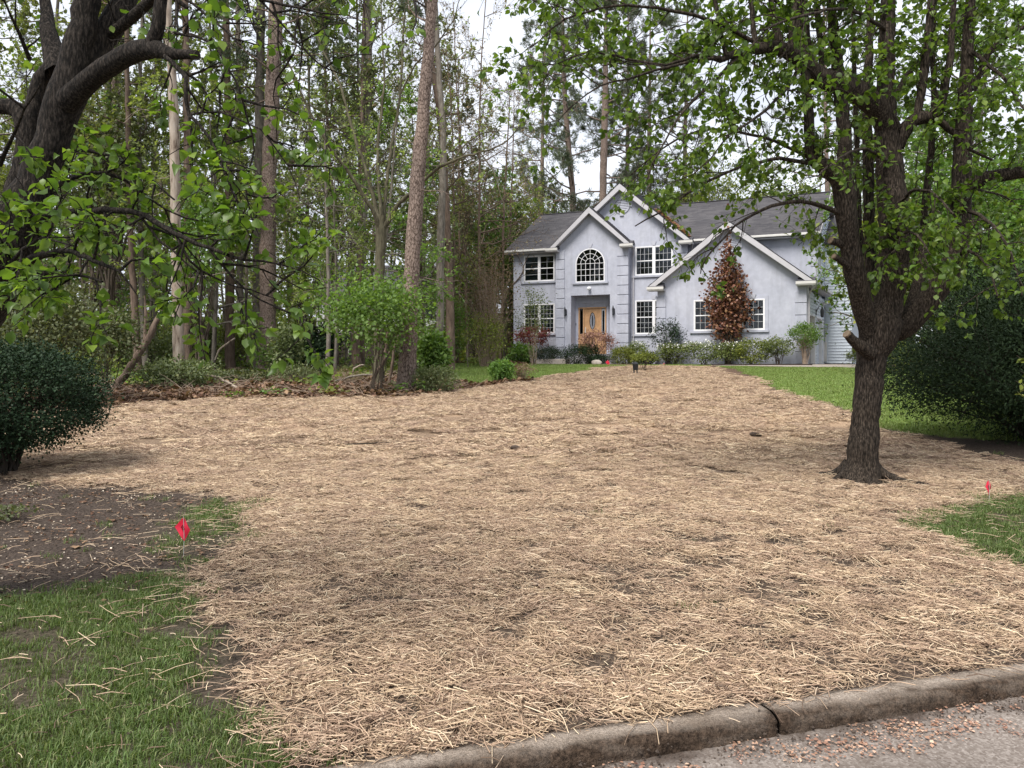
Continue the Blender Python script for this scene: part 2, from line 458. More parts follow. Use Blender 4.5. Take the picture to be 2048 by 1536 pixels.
far_edge = [(-400, 845), (190, 818), (300, 803), (500, 797), (680, 795), (800, 793), (880, 786), (950, 776), (1020, 768), (1080, 757), (1150, 748), (1210, 743), (1260, 741), (1330, 741), (1400, 742), (1470, 748), (1530, 766), (1565, 788), (1650, 806), (1700, 824), (1760, 858), (1840, 872), (1930, 890), (2048, 935), (2500, 1010)]
near_edge = [(2500, 1000), (2048, 985), (1900, 1002), (1780, 1045), (1850, 1078), (1950, 1112), (2048, 1155), (2600, 1290), (2600, 1330)]
left_edge = [(610, 1540), (560, 1480), (430, 1390), (480, 1290), (430, 1200), (330, 1150), (420, 1112), (500, 1075), (510, 1010), (420, 985), (150, 968), (-50, 955), (-500, 940)]
_a = poly_px(far_edge); _b = poly_px(near_edge); _c = poly_px(left_edge)
kx = np.linspace(6.5, -0.75, 12)
kl = np.stack([kx, KY0 + KM * (kx - KX0) + 0.10], 1)
STRAW = np.concatenate([_a, _b, kl, _c])
def straw_sd(x, y):
    w = 0.30 + 0.012 * np.asarray(y)
    return poly_sd(x, y, STRAW) + (fbm(x * 1.3 + 5, y * 1.3 + 77, 3) - 0.5) * 2.0 * w
DIRT = poly_px([(-600, 960), (150, 972), (330, 990), (420, 1010), (380, 1080), (330, 1150), (200, 1165), (80, 1180), (-600, 1230)])
GRASS_R = poly_px([(1770, 1045), (1900, 1000), (2048, 987), (2500, 1000), (2600, 1290), (2048, 1158), (1950, 1114), (1850, 1080)])
_tl = poly_px([(-600, 1220), (80, 1175), (200, 1165), (330, 1148), (480, 1290), (430, 1390), (560, 1480), (600, 1500)])
_kx2 = np.linspace(-0.8, -5, 6)
GRASS_L = np.concatenate([_tl, np.stack([_kx2, KY0 + KM * (_kx2 - KX0) + 0.16], 1)])
GRASS_F = poly_px([(300, 1090), (360, 1020), (420, 1000), (510, 1010), (490, 1080), (415, 1115), (350, 1130)])
LAWN = np.array([list(G(930, 770)), list(G(1010, 765)), list(G(1080, 755)), list(G(1260, 740)), list(G(1400, 741)), list(G(1470, 747)), list(G(1530, 765)), list(G(1565, 786)), list(G(1700, 822)), list(G(1760, 856)), list(G(1845, 872)), [8.2, 11.5], [12, 11], [22, 20], [24, 33], [14.2, 35.4], [8, 37.3], [1.0, 40.2], [-6.0, 42.0], [-7.0, 36.0], [-3.4, 28]])

def axis(lo, hi, dense_lo, dense_hi, step, grow=1.18):
    v = list(np.arange(dense_lo, dense_hi + 1e-6, step)); s = step
    while v[-1] < hi: s = min(s * grow, 25); v.append(v[-1] + s)
    s = step
    while v[0] > lo: s = min(s * grow, 25); v.insert(0, v[0] - s)
    return np.array(v)
gx = axis(-260, 260, -11, 11, 0.12)
gt = axis(0.14, 320, 0.14, 34, 0.12)
X, Tt = np.meshgrid(gx, gt)
Y = KY0 + KM * (X - KX0) + Tt * KL
Z = gz(X, Y)
ssd = straw_sd(X, Y)
bare = sstep(0.36, 0.60, fbm(X * 0.9 + 3, Y * 0.55 + 8, 4))
m_straw = sstep(-0.10, 0.25, ssd) * (0.55 + 0.45 * bare) * (0.08 + 0.92 * sstep(6.5, 14, Y))
lawn_sd = np.maximum(poly_sd(X, Y, LAWN), np.maximum(poly_sd(X, Y, GRASS_R), np.maximum(poly_sd(X, Y, GRASS_L), poly_sd(X, Y, GRASS_F))))
m_lawn = sstep(-0.15, 0.3, lawn_sd + (fbm(X * 1.5, Y * 1.5 + 3, 3) - 0.5) * 0.7) * np.where(Y < 12, 0.06, 1.0)
m_lit = np.where((Y > 16), 1.0, 0.0) * (1 - sstep(-0.2, 0.3, lawn_sd))
nr, nc = X.shape
ii = (np.arange(nr - 1)[:, None] * nc + np.arange(nc - 1)[None, :]).ravel()
quads = np.stack([ii, ii + 1, ii + nc + 1, ii + nc], 1)
me = np_mesh('ground', np.stack([X, Y, Z], -1).reshape(-1, 3), quads, M['ground'], smooth=True,
             attrs={'straw': m_straw.ravel(), 'lawn': m_lawn.ravel(), 'litter': m_lit.ravel()})
tag(link('ground', me), kind='structure', label='front yard of bare soil, lawn and leaf litter sloping up from the kerb')

rt = -axis(0.0, 60, 0.0, 1.2, 0.04)[::-1]
rt = np.append(rt[:-1], 0.03)
rx = axis(-60, 60, -2.5, 5.0, 0.05)
X, Tt = np.meshgrid(rx, rt)
Y = KY0 + KM * (X - KX0) + Tt * KL
Zr = 0.004 * (fbm(X * 2, Y * 2, 3) - 0.5)
dirt = sstep(-0.16, -0.02, Tt + 0.14 * (fbm(X * 5, Y * 5, 3) - 0.5)) * (0.35 + 0.65 * sstep(0.4, 0.6, fbm(X * 9 + 4, Y * 9, 3)))
dirt = np.maximum(dirt, 0.35 * sstep(0.52, 0.7, fbm(X * 3 + 40, Y * 3, 4)))
nr, nc = X.shape
ii = (np.arange(nr - 1)[:, None] * nc + np.arange(nc - 1)[None, :]).ravel()
me = np_mesh('road', np.stack([X, Y, Zr], -1).reshape(-1, 3), np.stack([ii, ii + 1, ii + nc + 1, ii + nc], 1), M['road'], smooth=True, attrs={'dirt': dirt.ravel()})
tag(link('road', me), kind='structure', label='weathered asphalt road with dirt along the kerb')

kerb = empty('kerb', (0, 0, 0)); tag(kerb, 'rolled concrete kerb with a mud-caked face', kind='structure')
prof = np.array([(0.0, -0.12), (0.0, 0.0), (0.002, 0.025), (0.004, 0.045), (0.008, 0.061), (0.016, 0.073), (0.030, 0.081), (0.055, 0.086), (0.09, 0.087), (0.12, 0.086), (0.15, 0.084), (0.15, -0.12)])
def kerb_section(x0, x1):
    n = max(4, int((x1 - x0) / 0.009) if x1 > -1.5 and x0 < 4 else 12)
    xs = np.linspace(x0 + 0.005, x1 - 0.005, n)
    P, mud = [], []
    ed = np.minimum(xs - x0, x1 - xs)
    for t, z in prof:
        y = KY0 + KM * (xs - KX0)
        dn = 0.024 * (fbm(xs * 26 + t * 60, np.full(n, z * 260), 4) - 0.5) if z > -0.1 else 0
        shrink = 0.02 * np.exp(-ed / 0.012)
        tt = t + dn + (shrink if t < 0.06 else 0)
        zz = z + (0.008 * (fbm(xs * 9 + 3, np.full(n, t * 50 + 9), 3) - 0.5) if z > 0.01 else 0) - (shrink * 0.7 if z > 0.03 else 0)
        P.append(np.stack([xs - KM / KL * tt, y + tt / KL, zz + 0 * xs], 1))
        base = np.interp(t, [0.0, 0.02, 0.05, 0.09], [1.0, 1.0, 0.55, 0.08])
        mud.append(np.clip(base * (0.72 + 0.7 * (fbm(xs * 5, np.full(n, z * 60), 3) - 0.3)) + 0.4 * sstep(0.6, 0.75, fbm(xs * 4 + 9, np.full(n, t * 40), 3)) + 0.5 * np.exp(-ed / 0.04), 0, 1))
    k = len(prof)
    V = np.stack(P, 0).reshape(-1, 3)
    i = np.arange(k - 1)[:, None] * n; j = np.arange(n - 1)[None, :]
    q = np.stack([i + j, i + j + 1, i + n + j + 1, i + n + j], -1).reshape(-1, 4)[:, ::-1]
    caps = [np.array([[a * n + e, (a + 1) * n + e, (k - 2 - a) * n + e, (k - 1 - a) * n + e] for a in range(k // 2 - 1)]) for e in (0, n - 1)]
    me = np_mesh('kerb_section', V, [q] + caps, M['kerb'], smooth=True, attrs={'mud': np.stack(mud, 0).ravel()})
    return link('kerb_section', me, kerb)
cuts = [1.16 + 3.05 / KL * k for k in range(-7, 8)]
for a, b in zip(cuts[:-1], cuts[1:]): kerb_section(a, b)

# ================================================================ HOUSE
TH = R(22.5)
UX, UY = math.cos(TH), -math.sin(TH)               # along the front, to the right
BX, BY = 0.479, 0.878                              # into the house
DA = 38.0
AX, AY = (1613 - HX) / FPX * DA, DA                # right front corner of the garage wing
def hp(s, d, z): return (AX + s * UX + d * BX, AY + s * UY + d * BY, z)
def HS(px, d):
    k = (px - HX) / FPX
    x0, y0 = AX + d * BX, AY + d * BY
    return (k * y0 - x0) / (UX - k * UY)
def HZ(px, py, d, s=None):
    s = HS(px, d) if s is None else s
    return EYE + (HY - py) / FPX * (AY + s * UY + d * BY)
def SD(px, s):                                     # depth along a side wall s = const
    k = (px - HX) / FPX
    x0, y0 = AX + s * UX, AY + s * UY
    return (k * y0 - x0) / (BX - k * BY)
class HB(MB):                                      # boxes in house coordinates (s, d, z)
    def box(s_, a0, a1, d0, d1, z0, z1):
        s_.hexa([hp(a0, d0, z0), hp(a1, d0, z0), hp(a1, d1, z0), hp(a0, d1, z0), hp(a0, d0, z1), hp(a1, d0, z1), hp(a1, d1, z1), hp(a0, d1, z1)])
    def wallpoly(s_, pts, d0, d1):                 # polygon (s, z) between two depths
        s_.prism([hp(a, d0, z) for a, z in pts], [hp(a, d1, z) for a, z in pts])
    def sidepoly(s_, pts, s0, s1):                 # polygon (d, z) between two s
        s_.prism([hp(s0, d, z) for d, z in pts], [hp(s1, d, z) for d, z in pts])
    def tri_prism(s_, ring0, ring1): s_.prism([hp(*p) for p in ring0], [hp(*p) for p in ring1])

def stucco():
    m, t, o = mat_new('stucco')
    v = objvec(t)
    n1 = noise(t, 0.7, 5, 0.6, v); n2 = noise(t, 55, 4, 0.6, v); n3 = noise(t, 4, 5, 0.6, v)
    c = ramp(t, [(0.3, (0.39, 0.405, 0.475)), (0.55, (0.44, 0.455, 0.525)), (0.75, (0.485, 0.50, 0.565))], n1.outputs['Fac']).outputs['Color']
    c = mixc(t, 0.5, c, ramp(t, [(0.3, (0.82, 0.82, 0.83)), (0.7, (1.12, 1.12, 1.12))], n3.outputs['Fac']).outputs['Color'], 'MULTIPLY')
    n4 = noise(t, 1.0, 5, 0.65, objvec(t, (3.5, 3.5, 0.35)))
    c = mixc(t, 0.4, c, ramp(t, [(0.36, (0.80, 0.80, 0.79)), (0.55, (1.04, 1.04, 1.04))], n4.outputs['Fac']).outputs['Color'], 'MULTIPLY')
    principled(t, o, c, 0.9, 0.15, bump(t, n2.outputs['Fac'], 0.5, 0.01))
    return m
M['stucco'] = stucco()
M['trim_grey'] = plain('trim_grey', (0.47, 0.46, 0.485), 0.6, 0.3, 0.06, 3)
M['gutter'] = plain('gutter', (0.60, 0.585, 0.56), 0.4, 0.4, 0.06, 3)
M['white_vinyl'] = plain('white_vinyl', (0.80, 0.80, 0.82), 0.35, 0.4, 0.03, 3)
M['siding'] = plain('siding', (0.58, 0.64, 0.72), 0.5, 0.35, 0.05, 2)
M['blind'] = plain('blind', (0.50, 0.53, 0.57), 0.6, 0.2, 0.05, 3)
M['curtain'] = plain('curtain', (0.66, 0.67, 0.69), 0.8, 0.1, 0.06, 3)
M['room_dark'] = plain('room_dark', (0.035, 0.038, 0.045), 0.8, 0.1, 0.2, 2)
M['oak'] = plain('oak', (0.46, 0.275, 0.145), 0.4, 0.4, 0.18, 5)
M['lantern'] = plain('lantern', (0.018, 0.018, 0.02), 0.4, 0.4, 0.1)
M['door_dark'] = plain('door_dark', (0.06, 0.065, 0.075), 0.5, 0.3, 0.1)
M['muntin'] = plain('muntin', (0.50, 0.51, 0.53), 0.5, 0.3, 0.05)
M['keystone'] = plain('keystone', (0.44, 0.45, 0.51), 0.85, 0.2, 0.05)
def glass():
    m, t, o = mat_new('window_glass')
    tr = N(t, 'ShaderNodeBsdfTransparent'); tr.inputs['Color'].default_value = (0.42, 0.48, 0.52, 1)
    gl = N(t, 'ShaderNodeBsdfGlossy'); gl.inputs['Roughness'].default_value = 0.03
    nz_ = noise(t, 1.6, 2, 0.5, objvec(t)); t.links.new(bump(t, nz_.outputs['Fac'], 0.05, 0.05), gl.inputs['Normal'])
    fr = N(t, 'ShaderNodeFresnel'); fr.inputs['IOR'].default_value = 1.45
    ms = N(t, 'ShaderNodeMixShader')
    ad = N(t, 'ShaderNodeMath', operation='ADD'); ad.inputs[1].default_value = 0.02
    t.links.new(fr.outputs[0], ad.inputs[0]); t.links.new(ad.outputs[0], ms.inputs['Fac'])
    t.links.new(tr.outputs[0], ms.inputs[1]); t.links.new(gl.outputs[0], ms.inputs[2])
    t.links.new(ms.outputs[0], o.inputs['Surface'])
    return m
M['glass'] = glass()
def shingle():
    m, t, o = mat_new('shingle')
    v = objvec(t)
    n1 = noise(t, 0.6, 4, 0.6, v); n2 = noise(t, 7, 4, 0.7, objvec(t, (1, 1, 3)))
    a = N(t, 'ShaderNodeAttribute', attribute_name='tint')
    c = ramp(t, [(0.0, (0.076, 0.075, 0.084)), (0.5, (0.092, 0.090, 0.099)), (1.0, (0.112, 0.109, 0.117))], a.outputs['Fac']).outputs['Color']
    c = mixc(t, 0.5, c, ramp(t, [(0.3, (0.7, 0.7, 0.7)), (0.7, (1.3, 1.28, 1.25))], n1.outputs['Fac']).outputs['Color'], 'MULTIPLY')
    c = mixc(t, 0.25, c, ramp(t, [(0.3, (0.7, 0.7, 0.7)), (0.7, (1.3, 1.28, 1.25))], n2.outputs['Fac']).outputs['Color'], 'MULTIPLY')
    principled(t, o, c, 0.95, 0.1, bump(t, noise(t, 60, 3, 0.6, v).outputs['Fac'], 0.4, 0.01))
    return m
M['shingle'] = shingle()

house = empty('house', hp(0, 0, 1.5), 'two-storey grey-blue stucco house with three front gables and a dark shingle roof', 'house')
HINV = house.matrix_world
def hb(b, name, mat, parent=None, bevel=0):
    """link a house part: vertices are world coordinates, so take the empty's place off again"""
    o = b.build(name, mat, parent if parent is not None else house, bevel)
    hx = hp(0, 0, 1.5)
    o.data.transform(Matrix.Translation((-hx[0], -hx[1], -hx[2])))
    return o
def shingle_slope(name, e0, e1, r0, r1, n, parent=None):
    """a roof slope as stepped courses of tabs: eave line e0-e1, ridge line r0-r1 (house coordinates)"""
    e0, e1, r0, r1 = [np.array(hp(*p)) for p in (e0, e1, r0, r1)]
    nrm = np.cross(e1 - e0, r0 - e0); nrm /= np.linalg.norm(nrm)
    if nrm[2] < 0: nrm = -nrm
    V, F, T = [], [], []
    rr = np.random.default_rng(int(abs(e0[0] * 100)) + n)
    for k in range(n):
        a, b = k / n, min(1.0, (k + 1.25) / n)
        la0, la1 = e0 + (r0 - e0) * a, e1 + (r1 - e1) * a
        lb0, lb1 = e0 + (r0 - e0) * b, e1 + (r1 - e1) * b
        m = max(1, int(np.linalg.norm(la1 - la0) / 0.42))
        off = rr.random() * 0.8
        us = np.clip(np.concatenate([[0], (np.arange(1, m) + off - 0.4) / m, [1]]), 0, 1)
        for u0, u1 in zip(us[:-1], us[1:]):
            lift = 0.024 + 0.003 * rr.random()
            p = [la0 + (la1 - la0) * u0 + nrm * lift, la0 + (la1 - la0) * u1 + nrm * lift, lb0 + (lb1 - lb0) * u1 + nrm * 0.006, lb0 + (lb1 - lb0) * u0 + nrm * 0.006,
                 la0 + (la1 - la0) * u0 - nrm * 0.01, la0 + (la1 - la0) * u1 - nrm * 0.01]
            i = len(V); V += p; T += [rr.random()] * 6
            F += [(i, i + 1, i + 2, i + 3), (i + 4, i + 5, i + 1, i)]
    # underside slab
    i = len(V); th = nrm * 0.14
    V += [e0, e1, r1, r0, e0 - th, e1 - th, r1 - th, r0 - th]; T += [0.3] * 8
    F += [(i, i + 1, i + 2, i + 3), (i + 7, i + 6, i + 5, i + 4), (i, i + 4, i + 5, i + 1), (i + 1, i + 5, i + 6, i + 2), (i + 2, i + 6, i + 7, i + 3), (i + 3, i + 7, i + 4, i)]
    hx = np.array(hp(0, 0, 1.5))
    me = np_mesh(name, np.array(V) - hx, np.array(F), M['shingle'], tint=T)
    return link(name, me, parent if parent is not None else house)

ZG = 1.40                                                    # foot of the walls, a little in the ground
D_G, D_E, D_M = 0.0, 2.5, 3.5                                # garage, entry and main wall planes
# --- garage wing
gL, gR = HS(1315, D_G), 0.0
gC = (gL + gR) / 2
g_apex = HZ(1459, 441, -0.35)
g_eave = (HZ(1301, 575, -0.35) + HZ(1623, 557, -0.35)) / 2   # roof surface at the overhang
g_over = 0.36
g_half = (gR - gL) / 2 + g_over
g_pitch = (g_apex - g_eave) / g_half
def gable_wall(sL, sR, zeave_w, zap_w, d0, th, z0=ZG):
    b = HB(); c = (sL + sR) / 2
    b.wallpoly([(sL, z0), (sR, z0), (sR, zeave_w), (c, zap_w), (sL, zeave_w)], d0, d0 + th)
    return hb(b, 'gable_wall', M['stucco'])
def gable_roof(sL, sR, over, eave, apex, d_front, d_back, n):
    c = (sL + sR) / 2
    for e in (sL - over, sR + over):
        shingle_slope('roof', (e, d_front, eave), (e, d_back, eave), (c, d_front, apex), (c, d_back, apex), n)
    for sg, e in ((-1, sL - over), (1, sR + over)):           # rake boards and soffit on the front edge
        b = HB(); w = 0.27; k = 0.05
        b.tri_prism([(e, d_front - 0.03, eave - 0.03), (c, d_front - 0.03, apex - 0.03), (c, d_front - 0.03, apex - 0.03 - w * 1.25), (e, d_front - 0.03, eave - 0.03 - w)],
                    [(e, d_front + k, eave - 0.03), (c, d_front + k, apex - 0.03), (c, d_front + k, apex - 0.03 - w * 1.25), (e, d_front + k, eave - 0.03 - w)])
        hb(b, 'rake_board', M['trim_grey'])
        b = HB()
        b.tri_prism([(e, d_front + k, eave - 0.2), (c, d_front + k, apex - 0.2), (c, d_front + k, apex - 0.26), (e, d_front + k, eave - 0.26)],
                    [(e, d_front + 0.42, eave - 0.2), (c, d_front + 0.42, apex - 0.2), (c, d_front + 0.42, apex - 0.26), (e, d_front + 0.42, eave - 0.26)])
        hb(b, 'soffit', M['trim_grey'])
def eave_return(s0, s1, d_front, d_wall, zt, sg):
    """the little boxed return with its own sloped cap and gutter at a gable's foot"""
    b = HB(); b.box(s0, s1, d_front + 0.04, d_wall, zt - 0.24, zt - 0.14)
    r = hb(b, 'eave_return', M['trim_grey'])
    b = HB(); b.box(s0 - 0.02, s1 + 0.02, d_front - 0.08, d_front + 0.04, zt - 0.16, zt - 0.03)
    b.box(s0 - 0.01, s1 + 0.01, d_front - 0.05, d_front + 0.04, zt - 0.215, zt - 0.16)
    hb(b, 'gutter', M['gutter'], r).matrix_parent_inverse = Matrix()
    b = HB()
    b.tri_prism([(s0, d_front - 0.06, zt - 0.028), (s1, d_front - 0.06, zt - 0.028), (s1, d_wall, zt - 0.028), (s0, d_wall, zt - 0.028)],
                [(s0 + 0.05, d_front - 0.02, zt + 0.02), (s1 - 0.05, d_front - 0.02, zt + 0.02), (s1 - 0.05, d_wall, zt + 0.2), (s0 + 0.05, d_wall, zt + 0.2)])
    hb(b, 'cap', M['shingle'], r)
g_wall_eave = g_eave - 0.14 + g_pitch * g_over - 0.02
gable_wall(gL, gR, g_wall_eave - 0.1, g_apex - 0.25, D_G, 0.3)
G_DEPTH = 7.0
gable_roof(gL, gR, g_over, g_eave, g_apex, -0.38, G_DEPTH, 30)
eave_return(gL - 0.42, gL + 0.42, -0.38, D_G, g_eave - 0.02, -1)
eave_return(gR - 0.42, gR + 0.46, -0.38, D_G, g_eave - 0.02, 1)
b = HB(); b.box(gL, gL + 0.25, 0.3, D_M, ZG, g_wall_eave - 0.1); hb(b, 'garage_wall', M['stucco'])

# --- main block
mR = gR
mL = HS(1027, D_M)
m_eave = (HZ(1013, 502, D_M - 0.4) + HZ(1642, 462, D_M - 0.4)) / 2
M_HALF = 4.9
m_apex = HZ(1082, 424, D_M + M_HALF - 0.4) - 0.22
b = HB(); b.box(mL, HS(1113.5, D_E) + 0.05, D_M, D_M + 0.3, ZG, m_eave - 0.1)
b.box(HS(1255.6, D_E) - 0.05, mR - 0.02, D_M, D_M + 0.3, ZG, m_eave - 0.1); hb(b, 'main_wall', M['stucco'])
b = HB()
b.sidepoly([(D_M + 0.3, ZG), (D_M + 2 * M_HALF - 0.8, ZG), (D_M + 2 * M_HALF - 0.8, m_eave - 0.1), (D_M + M_HALF - 0.4, m_apex - 0.3), (D_M + 0.3, m_eave - 0.1)], mL, mL + 0.3)
hb(b, 'side_wall', M['siding']); b = HB()
b.sidepoly([(D_M + 0.3, ZG), (D_M + 2 * M_HALF - 0.8, ZG), (D_M + 2 * M_HALF - 0.8, m_eave - 0.1), (D_M + M_HALF - 0.4, m_apex - 0.3), (D_M + 0.3, m_eave - 0.1)], mR - 0.34, mR - 0.13)
hb(b, 'side_wall', M['siding'])
rL, rR = mL - 0.35, mR + 0.25
dr = D_M + M_HALF - 0.4
shingle_slope('roof', (rL, D_M - 0.42, m_eave), (rR, D_M - 0.42, m_eave), (rL, dr, m_apex), (rR, dr, m_apex), 42)
shingle_slope('roof', (rL, D_M + 2 * M_HALF - 0.38, m_eave), (rR, D_M + 2 * M_HALF - 0.38, m_eave), (rL, dr, m_apex), (rR, dr, m_apex), 42)
b = HB(); b.box(rL, rR, dr - 0.12, dr + 0.12, m_apex + 0.0, m_apex + 0.045); hb(b, 'ridge_cap', M['shingle'])
for s0 in (rL - 0.03, rR - 0.02):
    b = HB()
    b.tri_prism([(s0, D_M - 0.42, m_eave - 0.03), (s0, dr, m_apex - 0.03), (s0, dr, m_apex - 0.3), (s0, D_M - 0.42, m_eave - 0.25)],
                [(s0 + 0.05, D_M - 0.42, m_eave - 0.03), (s0 + 0.05, dr, m_apex - 0.03), (s0 + 0.05, dr, m_apex - 0.3), (s0 + 0.05, D_M - 0.42, m_eave - 0.25)])
    hb(b, 'rake_board', M['trim_grey'])
def gutter_s(s0, s1, d, zt):
    b = HB(); b.box(s0, s1, d - 0.12, d, zt - 0.15, zt - 0.02); hb(b, 'gutter', M['gutter'], None, 0.02)
    b = HB(); b.box(s0, s1, d + 0.002, d + 0.42, zt - 0.235, zt - 0.17); hb(b, 'soffit', M['trim_grey'])
gutter_s(rL, HS(1118, D_M - 0.5), D_M - 0.42, m_eave)
gutter_s(HS(1385, D_M - 0.5), rR + 0.02, D_M - 0.42, m_eave)

# --- entry gable, with a recess for the door
eL, eR = HS(1113.5, D_E), HS(1255.6, D_E)
e_apex = HZ(1181, 413, D_E - 0.4)
e_eave = (HZ(1117, 492, D_E - 0.4) + HZ(1250, 482, D_E - 0.4)) / 2 - 0.05
e_over = 0.22
e_pitch = (e_apex - e_eave) / ((eR - eL) / 2 + e_over)
wz = e_eave + e_pitch * e_over - 0.3
xL, xR = HS(1142, D_E), HS(1220, D_E)
z_rec = HZ(1181, 590, D_E)
b = HB()
b.box(eL, xL, D_E, D_E + 0.3, ZG, z_rec); b.box(xR, eR, D_E, D_E + 0.3, ZG, z_rec)
b.wallpoly([(eL, z_rec), (eR, z_rec), (eR, wz), ((eL + eR) / 2, e_apex - 0.28), (eL, wz)], D_E, D_E + 0.3)
hb(b, 'entry_wall', M['stucco'])
b = HB()
b.box(eL, eL + 0.3, D_E + 0.3, D_M, ZG, wz); b.box(eR - 0.3, eR, D_E + 0.3, D_M, ZG, wz)
hb(b, 'entry_side_wall', M['stucco'])
D_R = D_E + 0.75
b = HB(); b.box(xL - 0.2, xR + 0.2, D_R, D_R + 0.2, ZG, z_rec + 0.2)
b.box(xL - 0.2, xL, D_E + 0.3, D_R, ZG, z_rec + 0.2); b.box(xR, xR + 0.2, D_E + 0.3, D_R, ZG, z_rec + 0.2)
b.box(xL, xR, D_E + 0.3, D_R, z_rec + 0.002, z_rec + 0.2)
hb(b, 'entry_recess', M['stucco'])
gable_roof(eL, eR, e_over, e_eave, e_apex, D_E - 0.4, D_M + 3.2, 18)
eave_return(eL - 0.5, eL + 0.2, D_E - 0.4, D_E, e_eave - 0.05, -1)
eave_return(eR - 0.30, eR + 0.42, D_E - 0.4, D_E, e_eave - 0.05, 1)

# --- tall middle gable behind the entry
D_MG = D_M - 0.45
tR = HS(1374, D_MG)
tC = HS(1244, D_MG)
tL = 2 * tC - tR
t_apex = HZ(1243.5, 366, D_MG - 0.4)
t_eave = HZ(1386, 478, D_MG - 0.4)
t_over = 0.3
t_pitch = (t_apex - t_eave) / (tR - tC + t_over)
b = HB()
tw = t_eave + t_pitch * t_over - 0.3
b.wallpoly([(eR + 0.004, ZG), (tR, ZG), (tR, tw), (tC, t_apex - 0.3), (tL, tw), (tL, m_eave - 0.3), (eR + 0.004, m_eave - 0.3)], D_MG, D_MG + 0.3)
hb(b, 'gable_wall', M['stucco'])
b = HB(); b.box(tR - 0.25, tR, D_MG + 0.3, D_M, ZG, tw); hb(b, 'main_wall', M['stucco'])
gable_roof(tL, tR, t_over, t_eave, t_apex, D_MG - 0.4, D_M + M_HALF + 0.5, 34)
eave_return(tR - 0.32, tR + 0.4, D_MG - 0.4, D_MG, t_eave - 0.02, 1)

# --- quoins: every block its own piece
def quoins(s0, s1, d, tops, th=0.05, wrap=0.0):
    for za, zb in zip(tops[:-1], tops[1:]):
        b = HB(); b.box(s0, s1, d - th, d + wrap, zb + 0.035, za - 0.0)
        hb(b, 'quoin', M['stucco'], None, 0.012)
def levels(px, y0, y1, n, d): return [HZ(px, y0 + (y1 - y0) * k / n, d) for k in range(n + 1)]
ql = levels(1121, 501, 715, 11, D_E)
quoins(eL - 0.05, HS(1129.5, D_E), D_E, ql, wrap=0.0)
ql = levels(1247, 494, 706, 11, D_E)
quoins(HS(1234.5, D_E), eR + 0.05, D_E, ql)
ql = levels(1322, 593, 730, 6, D_G)
quoins(gL - 0.05, HS(1332, D_G), D_G, ql)
ql = levels(1603, 582, 729, 6, D_G)
quoins(HS(1590, D_G), gR + 0.02, D_G, ql)
ql = levels(1362, 488, 720, 12, D_MG)
quoins(HS(1354, D_MG), tR + 0.05, D_MG, ql)
ql = levels(1632, 472, 720, 12, D_M)
quoins(HS(1622, D_M), mR + 0.02, D_M, ql)

